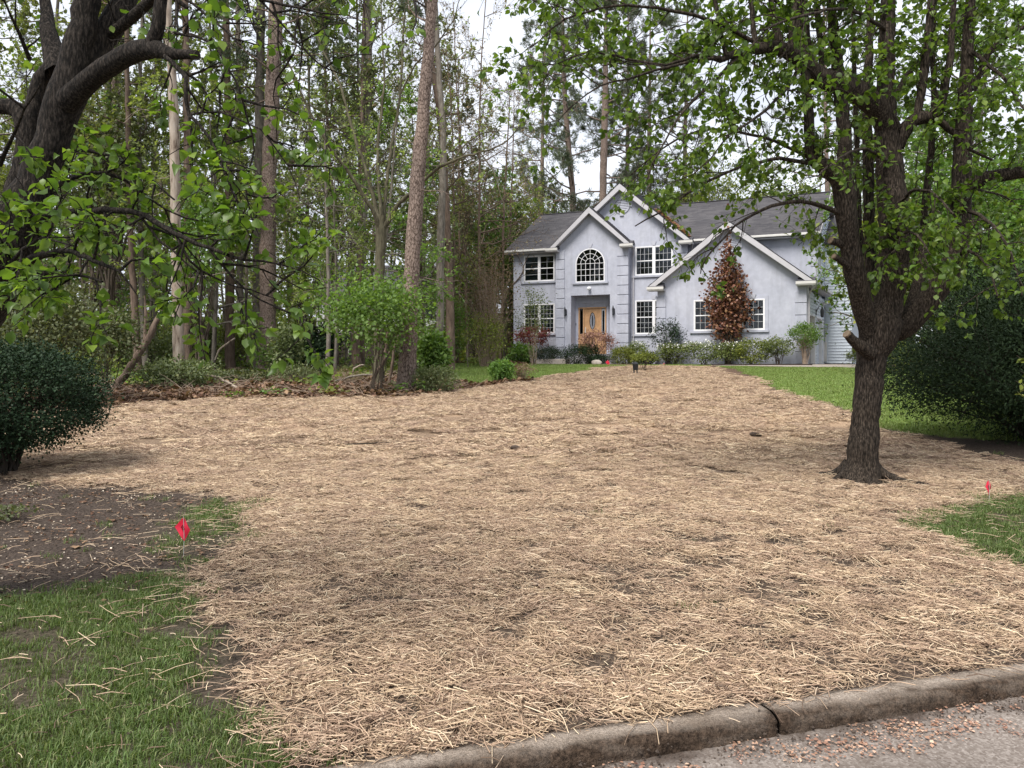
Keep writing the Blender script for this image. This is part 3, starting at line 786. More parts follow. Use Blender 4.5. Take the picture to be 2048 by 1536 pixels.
# --- windows
def window(px0, px1, py0, py1, d, units=1, cols=4, rows=(2, 2), back='room_dark', arch=False, key=True, muntin_units=None, blind_top=None, band=0.16, name='window'):
    s0, s1 = HS(px0, d), HS(px1, d)
    sm = (s0 + s1) / 2
    z1 = HZ((px0 + px1) / 2, py0, d); z0 = HZ((px0 + px1) / 2, py1, d)
    w_emp = bpy.data.objects.new(name, None); col.objects.link(w_emp); w_emp.parent = house
    def put(b, nm, mat, bevel=0): return hb(b, nm, mat, w_emp, bevel)
    fw = 0.055
    rad = (s1 - s0) / 2
    zs = z1 - rad if arch else z1
    arcpts = lambda r, n=20: [(sm + r * math.cos(a), zs + r * math.sin(a)) for a in np.linspace(0, math.pi, n)]
    # stucco band round the opening
    b = HB(); bt = 0.035
    if arch:
        a, c = arcpts(rad + band), arcpts(rad)
        for k in range(len(a) - 1):
            b.wallpoly([a[k], a[k + 1], c[k + 1], c[k]], d - bt, d)
        b.box(s0 - band, s0, d - bt, d, z0, zs); b.box(s1, s1 + band, d - bt, d, z0, zs)
    else:
        b.box(s0 - band, s0, d - bt, d, z0, z1 + band); b.box(s1, s1 + band, d - bt, d, z0, z1 + band); b.box(s0, s1, d - bt, d, z1, z1 + band)
    put(b, 'surround', M['stucco'])
    b = HB(); b.box(s0 - band - 0.04, s1 + band + 0.04, d - 0.09, d, z0 - 0.11, z0); put(b, 'sill', M['stucco'])
    if key:
        b = HB(); kz = z1 + band * 0.2
        b.wallpoly([(sm - 0.07, kz), (sm + 0.07, kz), (sm + 0.14, kz + 0.24), (sm - 0.14, kz + 0.24)], d - 0.075, d - bt - 0.001)
        put(b, 'keystone', M['keystone'])
    # back of the opening
    b = HB()
    if arch: b.wallpoly([(s0, z0), (s1, z0)] + arcpts(rad), d - 0.012, d - 0.004)
    else: b.box(s0, s1, d - 0.012, d - 0.004, z0, z1)
    put(b, 'room', M['room_dark'])
    # outer frame
    b = HB()
    if arch:
        a, c = arcpts(rad), arcpts(rad - fw)
        for k in range(len(a) - 1): b.wallpoly([a[k], a[k + 1], c[k + 1], c[k]], d - 0.06, d - 0.004)
        b.box(s0, s0 + fw, d - 0.06, d - 0.004, z0, zs); b.box(s1 - fw, s1, d - 0.06, d - 0.004, z0, zs); b.box(s0 + fw, s1 - fw, d - 0.06, d - 0.004, z0, z0 + fw)
    else:
        b.box(s0, s0 + fw, d - 0.06, d - 0.004, z0, z1); b.box(s1 - fw, s1, d - 0.06, d - 0.004, z0, z1)
        b.box(s0 + fw, s1 - fw, d - 0.06, d - 0.004, z0, z0 + fw); b.box(s0 + fw, s1 - fw, d - 0.06, d - 0.004, z1 - fw, z1)
        for u in range(1, units):
            x = s0 + (s1 - s0) * u / units
            b.box(x - 0.06, x + 0.06, d - 0.061, d - 0.004, z0 + fw, z1 - fw)
    put(b, 'frame', M['white_vinyl'])
    def pane(a0, a1, c0, c1): 
        b = HB(); b.box(a0, a1, d - 0.034, d - 0.028, c0, c1); put(b, 'pane', M['glass'])
    mb = HB(); mw = 0.011
    if arch:
        i0, i1 = s0 + fw, s1 - fw; zb = z0 + fw; ri = rad - fw
        cw = (i1 - i0) / cols
        for c_ in range(cols):
            for r_ in range(rows[0]):
                pane(i0 + cw * c_ + mw, i0 + cw * (c_ + 1) - mw, zb + (zs - zb) * r_ / rows[0] + mw, zb + (zs - zb) * (r_ + 1) / rows[0] - mw)
        for c_ in range(1, cols): mb.box(i0 + cw * c_ - mw, i0 + cw * c_ + mw, d - 0.042, d - 0.022, zb, zs)
        for r_ in range(1, rows[0] + 1):
            z = zb + (zs - zb) * r_ / rows[0]; mb.box(i0, i1, d - 0.043, d - 0.021, z - mw, z + mw)
        # the fan: an inner half round and rays
        r1_, r2_ = ri * 0.36, ri * 0.70
        for rr_ in (r1_, r2_):
            a, c = arcpts(rr_ + mw, 16), arcpts(rr_ - mw, 16)
            for k in range(15): mb.wallpoly([a[k], a[k + 1], c[k + 1], c[k]], d - 0.042, d - 0.022)
        for ang in np.linspace(0, math.pi, 7)[1:-1]:
            ca, sa = math.cos(ang), math.sin(ang)
            r0_ = r1_ if abs(ang - math.pi / 2) > 0.1 else 0.0
            q = [(sm + ca * r0_ - sa * mw, zs + sa * r0_ + ca * mw), (sm + ca * r0_ + sa * mw, zs + sa * r0_ - ca * mw), (sm + ca * ri + sa * mw, zs + sa * ri - ca * mw), (sm + ca * ri - sa * mw, zs + sa * ri + ca * mw)]
            mb.wallpoly(q, d - 0.0415, d - 0.0225)
        for a0, a1 in zip(np.linspace(0, math.pi, 7)[:-1], np.linspace(0, math.pi, 7)[1:]):
            for ra, rb in ((r1_ + mw, r2_ - mw), (r2_ + mw, ri)):
                b = HB(); aa = np.linspace(a0 + 0.02, a1 - 0.02, 4)
                b.wallpoly([(sm + rb * math.cos(t), zs + rb * math.sin(t)) for t in aa] + [(sm + ra * math.cos(t), zs + ra * math.sin(t)) for t in aa[::-1]], d - 0.034, d - 0.028)
                put(b, 'pane', M['glass'])
        for a0 in (0, math.pi / 2):
            b = HB(); aa = np.linspace(a0, a0 + math.pi / 2, 5)
            b.wallpoly([(sm, zs)] + [(sm + (r1_ - mw) * math.cos(t), zs + (r1_ - mw) * math.sin(t)) for t in aa], d - 0.034, d - 0.028)
            put(b, 'pane', M['glass'])
        put(mb, 'muntin', M['white_vinyl'])
        return w_emp
    uw = (s1 - s0) / units
    for u in range(units):
        i0 = s0 + uw * u + (fw if u == 0 else 0.06); i1 = s0 + uw * (u + 1) - (fw if u == units - 1 else 0.06)
        zb, zt = z0 + fw, z1 - fw
        zm = (zb + zt) / 2
        # sash rails
        sb = HB(); rw = 0.026
        for a0, a1, off in ((zb, zm, 0.0), (zm, zt, 0.006)):
            sb.box(i0, i0 + rw, d - 0.052 + off, d - 0.014, a0, a1); sb.box(i1 - rw, i1, d - 0.052 + off, d - 0.014, a0, a1)
            sb.box(i0 + rw, i1 - rw, d - 0.052 + off, d - 0.014, a0, a0 + rw); sb.box(i0 + rw, i1 - rw, d - 0.052 + off, d - 0.014, a1 - rw, a1)
        put(sb, 'sash', M['white_vinyl'])
        bk = back[u] if isinstance(back, (list, tuple)) else back
        if bk == 'curtain':
            cb = HB(); k = 14
            for q in range(k):
                x = i0 + (i1 - i0) * q / k; cb.box(x + 0.003, x + (i1 - i0) / k - 0.006, d - 0.022 - 0.004 * (q % 2), d - 0.013, zb, zt)
            put(cb, 'curtain', M['curtain'])
        elif bk == 'blind' or bk == 'half_blind':
            cb = HB(); lo = zb if bk == 'blind' else zb + (zt - zb) * 0.42
            k = int((zt - lo) / 0.05)
            for q in range(k):
                z = lo + (zt - lo) * q / k; cb.box(i0, i1, d - 0.024, d - 0.014, z + 0.004, z + (zt - lo) / k - 0.003)
            put(cb, 'blind_slats', M['blind'])
        cc = cols[u] if isinstance(cols, (list, tuple)) else cols
        for (a0, a1, nr_) in ((zb + rw, zm - rw, rows[1]), (zm + rw, zt - rw, rows[0])):
            cw = (i1 - i0 - 2 * rw) / cc
            for c_ in range(cc):
                for r_ in range(nr_):
                    m_ = mw if (cc > 1 or nr_ > 1) else 0
                    pane(i0 + rw + cw * c_ + m_, i0 + rw + cw * (c_ + 1) - m_, a0 + (a1 - a0) * r_ / nr_ + m_, a0 + (a1 - a0) * (r_ + 1) / nr_ - m_)
            for c_ in range(1, cc): mb.box(i0 + rw + cw * c_ - mw * .7, i0 + rw + cw * c_ + mw * .7, d - 0.040, d - 0.024, a0, a1)
            for r_ in range(1, nr_):
                z = a0 + (a1 - a0) * r_ / nr_; mb.box(i0 + rw, i1 - rw, d - 0.041, d - 0.0235, z - mw * .7, z + mw * .7)
    if mb.v: put(mb, 'muntin', M['muntin'])
    return w_emp
window(1048.5, 1110, 511, 563, D_M, 2, (1, 2), (2, 2), ('curtain', 'room_dark'))
window(1048.5, 1110, 608, 667, D_M, 2, 4, (3, 3), ('curtain', 'curtain'))
window(1152, 1210, 497, 564, D_E, arch=True, cols=6, rows=(3,))
window(1271, 1346, 492, 550, D_MG, 2, 4, (2, 2), ('half_blind', 'half_blind'))
window(1271, 1346, 600, 668, D_MG, 2, 4, (3, 3), 'room_dark')
window(1388, 1434, 600, 662, D_G, 1, 4, (2, 2), 'room_dark')
window(1484, 1530, 598, 660, D_G, 1, 4, (2, 2), 'room_dark')

# --- round louvred vents in the gables
def vent(pxc, pyc, rpx, d):
    s = HS(pxc, d); z = HZ(pxc, pyc, d); r = abs(HS(pxc + rpx, d) - s)
    e = bpy.data.objects.new('gable_vent', None); col.objects.link(e); e.parent = house
    b = HB(); n = 28
    a = [(s + (r + 0.1) * math.cos(t), z + (r + 0.1) * math.sin(t)) for t in np.linspace(0, 2 * math.pi, n + 1)]
    c = [(s + r * math.cos(t), z + r * math.sin(t)) for t in np.linspace(0, 2 * math.pi, n + 1)]
    for k in range(n): b.wallpoly([a[k], a[k + 1], c[k + 1], c[k]], d - 0.05, d)
    hb(b, 'ring', M['stucco'], e)
    b = HB(); b.wallpoly(c[:-1], d - 0.012, d - 0.002); hb(b, 'backing', M['door_dark'], e)
    m = 8
    for k in range(m):
        zz = z - r + 2 * r * (k + 0.5) / m
        h = math.sqrt(max(0.01, r * r - (zz - z) ** 2))
        b = HB(); dz = r / m * 0.78
        b.tri_prism([(s - h, d - 0.045, zz - dz), (s + h, d - 0.045, zz - dz), (s + h, d - 0.014, zz + dz), (s - h, d - 0.014, zz + dz)],
                    [(s - h, d - 0.035, zz - dz - 0.01), (s + h, d - 0.035, zz - dz - 0.01), (s + h, d - 0.0125, zz + dz - 0.01), (s - h, d - 0.0125, zz + dz - 0.01)])
        hb(b, 'slat', M['stucco'], e)
    for t in (0, math.pi / 2, math.pi, 1.5 * math.pi):
        ca, sa = math.cos(t), math.sin(t); b = HB()
        q = [(r * 0.98, -0.07), (r * 0.98, 0.07), (r + 0.22, 0.12), (r + 0.22, -0.12)]
        b.wallpoly([(s + ca * p - sa * w, z + sa * p + ca * w) for p, w in q], d - 0.075, d - 0.001)
        hb(b, 'keystone', M['keystone'], e)
vent(1243.8, 411, 13, D_MG)
vent(1460, 492, 15, D_G)

# --- front door
fd = D_R
def dbox(b, px0, px1, py0, py1, d0, d1): b.box(HS(px0, fd), HS(px1, fd), d0, d1, HZ((px0 + px1) / 2, py1, fd), HZ((px0 + px1) / 2, py0, fd))
door = bpy.data.objects.new('front_door', None); col.objects.link(door); door.parent = house
b = HB()
for a0, a1 in ((1158, 1160.5), (1167.2, 1169.8), (1201.2, 1204), (1211, 1213.5)): dbox(b, a0, a1, 617, 708, fd - 0.09, fd - 0.002)
dbox(b, 1158, 1213.5, 614.5, 617, fd - 0.11, fd - 0.002)
hb(b, 'door_frame', M['oak'], door)
b = HB(); dbox(b, 1169.9, 1201.1, 617.1, 708, fd - 0.05, fd - 0.002); hb(b, 'door_leaf', M['oak'], door)
for px0, px1, y0, y1 in ((1172.5, 1177, 628, 660), (1194, 1198.5, 628, 660), (1172.5, 1184.5, 672, 700), (1186.5, 1198.5, 672, 700)):
    b = HB(); dbox(b, px0, px1, y0, y1, fd - 0.065, fd - 0.05); hb(b, 'door_panel', M['oak'], door, 0.008)
sc_, zc_ = HS(1185.8, fd), HZ(1185.8, 642, fd)
rw_, rh_ = abs(HS(1192, fd) - sc_), abs(HZ(1185.8, 624.5, fd) - zc_)
el = lambda k, n=24: [(sc_ + rw_ * k * math.cos(t), zc_ + rh_ * (1 + (k - 1) * 0.4) * math.sin(t)) for t in np.linspace(0, 2 * math.pi, n, endpoint=False)]
b = HB(); b.wallpoly(el(1.0), fd - 0.062, fd - 0.0505); hb(b, 'oval_glass', M['room_dark'], door)
b = HB(); A_, C_ = el(1.2), el(0.97)
for k in range(24): b.wallpoly([A_[k], A_[(k + 1) % 24], C_[(k + 1) % 24], C_[k]], fd - 0.075, fd - 0.05)
hb(b, 'oval_moulding', M['oak'], door)
b = HB()
for k in (0.35, 0.62):
    A_, C_ = el(k + 0.05), el(k - 0.05)
    for q in range(24): b.wallpoly([A_[q], A_[(q + 1) % 24], C_[(q + 1) % 24], C_[q]], fd - 0.066, fd - 0.062)
hb(b, 'leaded_pattern', M['keystone'], door)
for px0, px1 in ((1160.7, 1167), (1204.2, 1210.8)):
    b = HB(); dbox(b, px0, px1, 619, 668, fd - 0.05, fd - 0.002); o = hb(b, 'sidelight', M['room_dark'] if px0 < 1180 else M['blind'], door)
    b = HB(); dbox(b, px0 + 1.2, px1 - 1.2, 621, 666, fd - 0.062, fd - 0.0505); hb(b, 'pane', M['glass'], door)
    b = HB(); dbox(b, px0, px1, 668, 708, fd - 0.05, fd - 0.002); hb(b, 'door_panel', M['oak'], door)
b = HB(); dbox(b, 1171.2, 1172.6, 655, 666, fd - 0.1, fd - 0.05); hb(b, 'handle', M['gutter'], door, 0.008)
b = HB(); b.box(HS(1150, fd), HS(1157.6, fd), fd - 0.06, fd - 0.001, ZG, HZ(1185, 606, fd)); b.box(HS(1213.8, fd), HS(1218, fd), fd - 0.06, fd - 0.001, ZG, HZ(1185, 606, fd))
b.box(HS(1150, fd), HS(1218, fd), fd - 0.06, fd - 0.001, HZ(1185, 606, fd), HZ(1185, 606, fd) + 0.12); hb(b, 'door_surround', M['stucco'], door)
b = HB(); kz = HZ(1185, 609, fd)
b.wallpoly([(sc_ - 0.08, kz), (sc_ + 0.08, kz), (sc_ + 0.15, kz + 0.28), (sc_ - 0.15, kz + 0.28)], fd - 0.1, fd - 0.061); hb(b, 'keystone', M['keystone'], door)
b = HB(); b.box(xL + 0.01, xR - 0.01, D_E - 0.1, fd - 0.11, ZG, HZ(1185, 708, fd) - 0.01); hb(b, 'porch_slab', M['trim_grey'])
b = HB(); b.box(xL - 0.3, xR + 0.35, D_E - 0.75, D_E - 0.11, ZG, HZ(1185, 712, fd) - 0.06); hb(b, 'porch_step', M['trim_grey'])
b = HB(); b.box(HS(1152, fd), HS(1153.4, fd), fd - 0.085, fd - 0.0605, HZ(1152, 651, fd), HZ(1152, 646, fd)); hb(b, 'doorbell', M['lantern'])

# --- lanterns, camera, downspouts
def lantern(px, py, d, h):
    s = HS(px, d); z = HZ(px, py, d)
    e = bpy.data.objects.new('wall_lantern', None); col.objects.link(e); e.parent = house
    b = HB(); b.box(s - 0.05, s + 0.05, d - 0.03, d, z - 0.28 * h, z + 0.2 * h); b.box(s - 0.02, s + 0.02, d - 0.16, d - 0.03, z + 0.12 * h, z + 0.18 * h); hb(b, 'bracket', M['lantern'], e)
    b = HB(); w = 0.09 * h
    ring = lambda r, zz: [hp(s + r * math.cos(t), d - 0.16 + r * math.sin(t), zz) for t in np.linspace(0, 2 * math.pi, 6, endpoint=False)]
    b.prism(ring(w, z + 0.1 * h), ring(0.015, z + 0.42 * h)); b.prism(ring(w * 0.55, z - 0.34 * h), ring(w * 0.75, z - 0.26 * h)); b.prism(ring(0.012, z - 0.5 * h), ring(w * 0.4, z - 0.34 * h)); hb(b, 'cap', M['lantern'], e)
    b = HB(); b.prism(ring(w * 0.7, z - 0.26 * h), ring(w * 0.9, z + 0.1 * h)); hb(b, 'lamp_glass', M['door_dark'], e)
lantern(1132, 624, D_E, 0.75)
lantern(1228, 622, D_E, 0.75)
cam_e = bpy.data.objects.new('security_camera', None); col.objects.link(cam_e); cam_e.parent = house
s, z = HS(1179.5, D_E), HZ(1179.5, 576, D_E)
b = HB(); b.prism([hp(s + 0.09 * math.cos(t), D_E - 0.05, z + 0.09 * math.sin(t)) for t in np.linspace(0, 6.28, 12, endpoint=False)], [hp(s + 0.09 * math.cos(t), D_E, z + 0.09 * math.sin(t)) for t in np.linspace(0, 6.28, 12, endpoint=False)]); hb(b, 'mount', M['white_vinyl'], cam_e)
b = HB()
rr_ = [0.03, 0.085, 0.10, 0.085, 0.05]
for k in range(4):
    b.prism([hp(s + rr_[k] * math.cos(t), D_E - 0.16 + rr_[k] * math.sin(t), z + 0.06 - 0.05 * k) for t in np.linspace(0, 6.28, 12, endpoint=False)], [hp(s + rr_[k + 1] * math.cos(t), D_E - 0.16 + rr_[k + 1] * math.sin(t), z + 0.01 - 0.05 * k) for t in np.linspace(0, 6.28, 12, endpoint=False)])
hb(b, 'body', M['white_vinyl'], cam_e)
def downspout(s, d, zt, zb, sx=0.0, df=0.4):
    b = HB(); b.tube([hp(s + sx, d - df, zt), hp(s + sx, d - df, zt - 0.12), hp(s + sx * 0.3, d - 0.12, zt - 0.36), hp(s, d - 0.07, zt - 0.5), hp(s, d - 0.07, (zt + zb) / 2), hp(s, d - 0.07, zb + 0.15), hp(s, d - 0.25, zb + 0.03)], 0.045, 6)
    hb(b, 'downspout', M['trim_grey'])
downspout(eR + 0.16, D_MG, e_eave - 0.2, ZG + 0.25, 0.1, 0.35)
downspout(gL - 0.12, D_MG, g_eave - 0.22, ZG + 0.25, 0.0, 0.3)
downspout(tR + 0.14, D_M, t_eave - 0.2, g_eave + 1.0, 0.15, 0.4)

# --- garage side wall: siding boards, two garage doors, a side door
def siding_wall(s, d0, d1, z0, z1, holes, ztop=None, exp=0.17):
    n = int((z1 - z0) / exp)
    for k in range(n):
        za, zb = z0 + k * exp, z0 + (k + 1) * exp
        segs = [(d0, d1)]
        for h0, h1, hb0, hb1 in holes:
            if zb > hb0 + 0.02 and za < hb1 - 0.02:
                ns_ = []
                for a0, a1 in segs:
                    if h0 > a0: ns_.append((a0, min(a1, h0)))
                    if h1 < a1: ns_.append((max(a0, h1), a1))
                segs = [q for q in ns_ if q[1] - q[0] > 0.02]
        for a0, a1 in segs:
            if ztop:
                lim = ztop(za)
                a0, a1 = max(a0, lim[0]), min(a1, lim[1])
                if a1 - a0 < 0.05: continue
            b = HB()
            b.tri_prism([(s - 0.1, a0, za), (s + 0.045, a0, za), (s + 0.006, a0, zb), (s - 0.1, a0, zb)], [(s - 0.1, a1, za), (s + 0.045, a1, za), (s + 0.006, a1, zb), (s - 0.1, a1, zb)])
            hb(b, 'siding_board', M['siding'])
zdoor = HZ(1616.5, 629, 0.5, 0.0)
z_gs = 1.62
dA0, dA1 = 0.62, 3.0
dB0, dB1 = 3.55, 5.9
holes = [(dA0, dA1, 0, zdoor), (dB0, dB1, 0, zdoor), (6.25, 6.75, 0, zdoor - 0.1)]
siding_wall(gR, 0.32, G_DEPTH, z_gs, g_eave - 0.25, holes)
b = HB(); b.box(gR - 0.1, gR + 0.05, 0.302, 0.42, z_gs - 0.1, g_eave - 0.24); hb(b, 'corner_board', M['white_vinyl'])
for a0, a1, zt in ((dA0, dA1, zdoor), (dB0, dB1, zdoor), (6.25, 6.75, zdoor - 0.1)):
    e = bpy.data.objects.new('garage_door' if a1 - a0 > 1 else 'side_door', None); col.objects.link(e); e.parent = house
    b = HB()
    for q in (a0, a1 - 0.09): b.box(gR - 0.28, gR + 0.04, q, q + 0.09, z_gs - 0.1, zt)
    b.box(gR - 0.28, gR + 0.04, a0, a1, zt, zt + 0.1); hb(b, 'door_frame', M['white_vinyl'], e)
    nn = 4 if a1 - a0 > 1 else 1
    for k in range(nn):
        za, zb = z_gs - 0.1 + (zt - z_gs + 0.1) * k / nn, z_gs - 0.1 + (zt - z_gs + 0.1) * (k + 1) / nn
        b = HB(); b.box(gR - 0.26, gR - 0.2, a0 + 0.09, a1 - 0.09, za + 0.006, zb - 0.006); hb(b, 'door_panel', M['door_dark'] if nn > 1 else M['white_vinyl'], e, 0.004)
b = HB(); b.box(gR + g_over, gR + g_over + 0.12, -0.38, G_DEPTH, g_eave - 0.16, g_eave - 0.03); hb(b, 'gutter', M['gutter'])
b = HB(); b.box(gR - 0.02, gR + g_over, 0.0, G_DEPTH, g_eave - 0.24, g_eave - 0.18); hb(b, 'soffit', M['trim_grey'])
b = HB(); b.tube([hp(gR + 0.40, -0.3, g_eave - 0.15), hp(gR + 0.40, -0.3, g_eave - 0.28), hp(gR + 0.1, 0.2, g_eave - 0.62), hp(gR + 0.085, 0.24, g_eave - 0.75), hp(gR + 0.085, 0.24, 1.8)], 0.045, 6); hb(b, 'downspout', M['trim_grey'])
s, z = gR, HZ(1637.5, 623, 3.2, 0.0)
e = bpy.data.objects.new('wall_lantern', None); col.objects.link(e); e.parent = house
b = HB(); b.box(s + 0.03, s + 0.06, 3.2, 3.34, z - 0.2, z + 0.15); b.tube([hp(s + 0.06, 3.27, z), hp(s + 0.2, 3.27, z + 0.3), hp(s + 0.34, 3.27, z + 0.2)], 0.018, 5); hb(b, 'bracket', M['lantern'], e)
b = HB(); ring = lambda r, zz: [hp(s + 0.34 + r * math.cos(t), 3.27 + r * math.sin(t), zz) for t in np.linspace(0, 2 * math.pi, 6, endpoint=False)]
b.prism(ring(0.1, z + 0.05), ring(0.02, z + 0.24)); b.prism(ring(0.03, z - 0.32), ring(0.09, z - 0.24)); hb(b, 'cap', M['lantern'], e)
b = HB(); b.prism(ring(0.08, z - 0.24), ring(0.1, z + 0.05)); hb(b, 'lamp_glass', M['door_dark'], e)
s = gR
b = HB(); zz = HZ(1658, 607, 6.1, 0.0); b.box(s + 0.03, s + 0.14, 5.9, 6.2, zz - 0.1, zz + 0.08); b.tube([hp(s + 0.12, 6.0, zz), hp(s + 0.3, 5.85, zz + 0.05)], 0.07, 8); b.tube([hp(s + 0.12, 6.1, zz), hp(s + 0.3, 6.3, zz + 0.05)], 0.07, 8); hb(b, 'flood_light', M['white_vinyl'])
b = HB(); b.box(s + 0.03, s + 0.16, 6.82, 6.98, 1.8, 2.9); b.tube([hp(s + 0.1, 6.9, 2.9), hp(s + 0.1, 6.9, 3.7)], 0.035, 6); hb(b, 'electric_meter', M['gutter'])

# upper side wall of the main block, and the rear wing's front wall beyond
m_top = lambda z: ((D_M + 0.31) + max(0, (z - (m_eave - 0.35)) / (m_apex - m_eave + 0.05)) * (M_HALF - 0.7), D_M + 2 * M_HALF - 0.8 - max(0, (z - (m_eave - 0.35)) / (m_apex - m_eave + 0.05)) * (M_HALF - 0.7))
wd0, wd1 = D_M + 0.9, D_M + 1.75
wz0, wz1 = HZ(1652, 541, wd0, mR), HZ(1652, 480, wd0, mR)
siding_wall(mR, D_M + 0.31, D_M + 2 * M_HALF - 0.8, g_eave - 0.16, m_apex - 0.5, [(wd0, wd1, wz0, wz1)], m_top, 0.17)
b = HB(); b.box(mR - 0.12, mR + 0.05, D_M + 0.302, D_M + 0.42, g_eave - 0.16, m_eave - 0.24); hb(b, 'corner_board', M['white_vinyl'])
e = bpy.data.objects.new('window', None); col.objects.link(e); e.parent = house
b = HB()
for q0, q1, a, c in ((wd0, wd0 + 0.1, wz0, wz1), (wd1 - 0.1, wd1, wz0, wz1), (wd0 + 0.1, wd1 - 0.1, wz0, wz0 + 0.1), (wd0 + 0.1, wd1 - 0.1, wz1 - 0.1, wz1), (wd0 + 0.1, wd1 - 0.1, (wz0 + wz1) / 2 - 0.04, (wz0 + wz1) / 2 + 0.04)):
    b.box(mR - 0.1, mR + 0.06, q0, q1, a, c)
hb(b, 'frame', M['white_vinyl'], e)
b = HB(); b.box(mR - 0.11, mR - 0.104, wd0, wd1, wz0, wz1); hb(b, 'room', M['room_dark'], e)
for a, c in ((wz0 + 0.1, (wz0 + wz1) / 2 - 0.04), ((wz0 + wz1) / 2 + 0.04, wz1 - 0.1)):
    b = HB(); b.box(mR - 0.03, mR - 0.024, wd0 + 0.1, wd1 - 0.1, a, c); hb(b, 'pane', M['glass'], e)
D_W = G_DEPTH + 0.15
zt_w = m_eave - 0.1
wR = HS(1704, D_W)
for k in range(int((zt_w - 1.7) / 0.17)):
    za, zb = 1.7 + k * 0.17, 1.87 + k * 0.17
    b = HB(); b.tri_prism([(mR + 0.03, D_W - 0.045, za), (mR + 0.03, D_W - 0.006, zb), (mR + 0.03, D_W + 0.1, zb), (mR + 0.03, D_W + 0.1, za)], [(wR, D_W - 0.045, za), (wR, D_W - 0.006, zb), (wR, D_W + 0.1, zb), (wR, D_W + 0.1, za)])
    hb(b, 'siding_board', M['siding'])
b = HB(); b.box(mR + 0.03, wR, D_W + 0.101, D_W + 5, 1.5, zt_w); hb(b, 'rear_wing', M['siding'])
shingle_slope('roof', (mR - 0.5, D_W - 0.35, zt_w), (wR + 0.3, D_W - 0.35, zt_w), (mR - 0.5, D_W + 3, zt_w + 2.2), (wR + 0.3, D_W + 3, zt_w + 2.2), 20)

# rust coloured pine needles lying in the valley right of the tall gable
nl = []
rr = np.random.default_rng(5)
V, F, T = [], [], []
for k in range(900):
    u = rr.random()
    s = tC + (tR + t_over - tC) * (0.42 + 0.55 * u); zr = t_apex + (t_eave - t_apex) * (0.42 + 0.55 * u)
    dd = D_MG + 0.1 + 0.5 + rr.normal() * 0.35 + (1 - u) * 0.6
    p = np.array(hp(s, dd, zr + 0.05)); a = rr.random() * 6.28; l = 0.08 + 0.1 * rr.random(); w = 0.02 + 0.02 * rr.random()
    dx = np.array([math.cos(a) * l, math.sin(a) * l, 0]); dy = np.array([-math.sin(a) * w, math.cos(a) * w, 0])
    i = len(V); V += [p - dx - dy, p + dx - dy, p + dx + dy + [0, 0, 0.02], p - dx + dy + [0, 0, 0.02]]; F.append((i, i + 1, i + 2, i + 3)); T += [rr.random()] * 4
M['rust_needles'] = leaf_mat('rust_needles', [(0, (0.22, 0.10, 0.06)), (0.6, (0.38, 0.20, 0.13)), (1, (0.52, 0.32, 0.23))], 0.1, 0.8, 0.2, 0.1)
o = link('pine_needle_litter', np_mesh('pine_needle_litter', np.array(V) - np.array(hp(0, 0, 1.5)), np.array(F), M['rust_needles'], tint=T), house); o['kind'] = 'stuff'

# paved strip, mulch bed and low step in front of the house
M['mulch'] = plain('mulch', (0.05, 0.035, 0.03), 0.95, 0.1, 0.4, 30, 0.8)
M['paving'] = plain('paving', (0.42, 0.38, 0.34), 0.85, 0.2, 0.12, 12, 0.3)
b = HB()
b.prism([hp(HS(1225, D_G - 1.6), D_G - 1.6, 1.35), hp(gR + 0.4, D_G - 1.5, 1.35), hp(gR + 0.4, D_G - 0.0, 1.35), hp(HS(1225, D_E - 0.2), D_E - 0.2, 1.35)],
        [hp(HS(1225, D_G - 1.6), D_G - 1.6, 1.60), hp(gR + 0.4, D_G - 1.5, 1.64), hp(gR + 0.4, D_G - 0.0, 1.66), hp(HS(1225, D_E - 0.2), D_E - 0.2, 1.66)])
tag(b.build('mulch_bed', M['mulch']), 'dark mulch bed along the front of the house', kind='structure')
b = HB(); b.box(HS(1300, -1.8), gR + 3.5, -1.78, -1.62, 1.3, 1.595)
tag(b.build('path_edge', M['paving']), 'pale concrete edging strip between lawn and mulch bed', kind='structure')
b = HB(); b.box(gR + 0.45, gR + 14, -1.4, 9, 1.3, 1.63)
tag(b.build('driveway', M['paving']), 'pale concrete driveway beside the garage', kind='structure')
b = HB(); b.box(HS(1072, D_E - 1.8), HS(1131, D_E - 1.8), D_E - 1.8, D_E - 1.2, 1.3, HZ(1100, 718, D_E - 1.8))
tag(b.build('stone_step', M['paving'], None, 0.02), 'long low tan stone step before the clipped hedge left of the door', 'step')
# ================================================================ TREES: library
OVATE_V = np.array([(0, 0, 0), (-.36, .28, .05), (-.34, .60, .05), (0, 1.0, -.10), (.34, .60, .05), (.36, .28, .05), (0, .30, 0), (0, .62, -.01)])
OVATE_F = np.array([(0, 6, 1), (1, 6, 7), (1, 7, 2), (2, 7, 3), (0, 5, 6), (6, 5, 4), (6, 4, 7), (7, 4, 3)])
DIAM_V = np.array([(0, 0, 0), (-.34, .5, .07), (0, 1, -.04), (.34, .5, .07)])
DIAM_F = np.array([(0, 3, 2), (0, 2, 1)])
LANCE_V = np.array([(0, 0, 0), (-.17, .5, .04), (0, 1, -.06), (.17, .5, .04)])
NEED_V = np.array([(0, 0, 0), (-.055, .6, 0), (0, 1, 0), (.055, .6, 0)])
SHAPES = {'ovate': (OVATE_V, OVATE_F), 'diamond': (DIAM_V, DIAM_F), 'lance': (LANCE_V, DIAM_F), 'needle': (NEED_V, DIAM_F)}

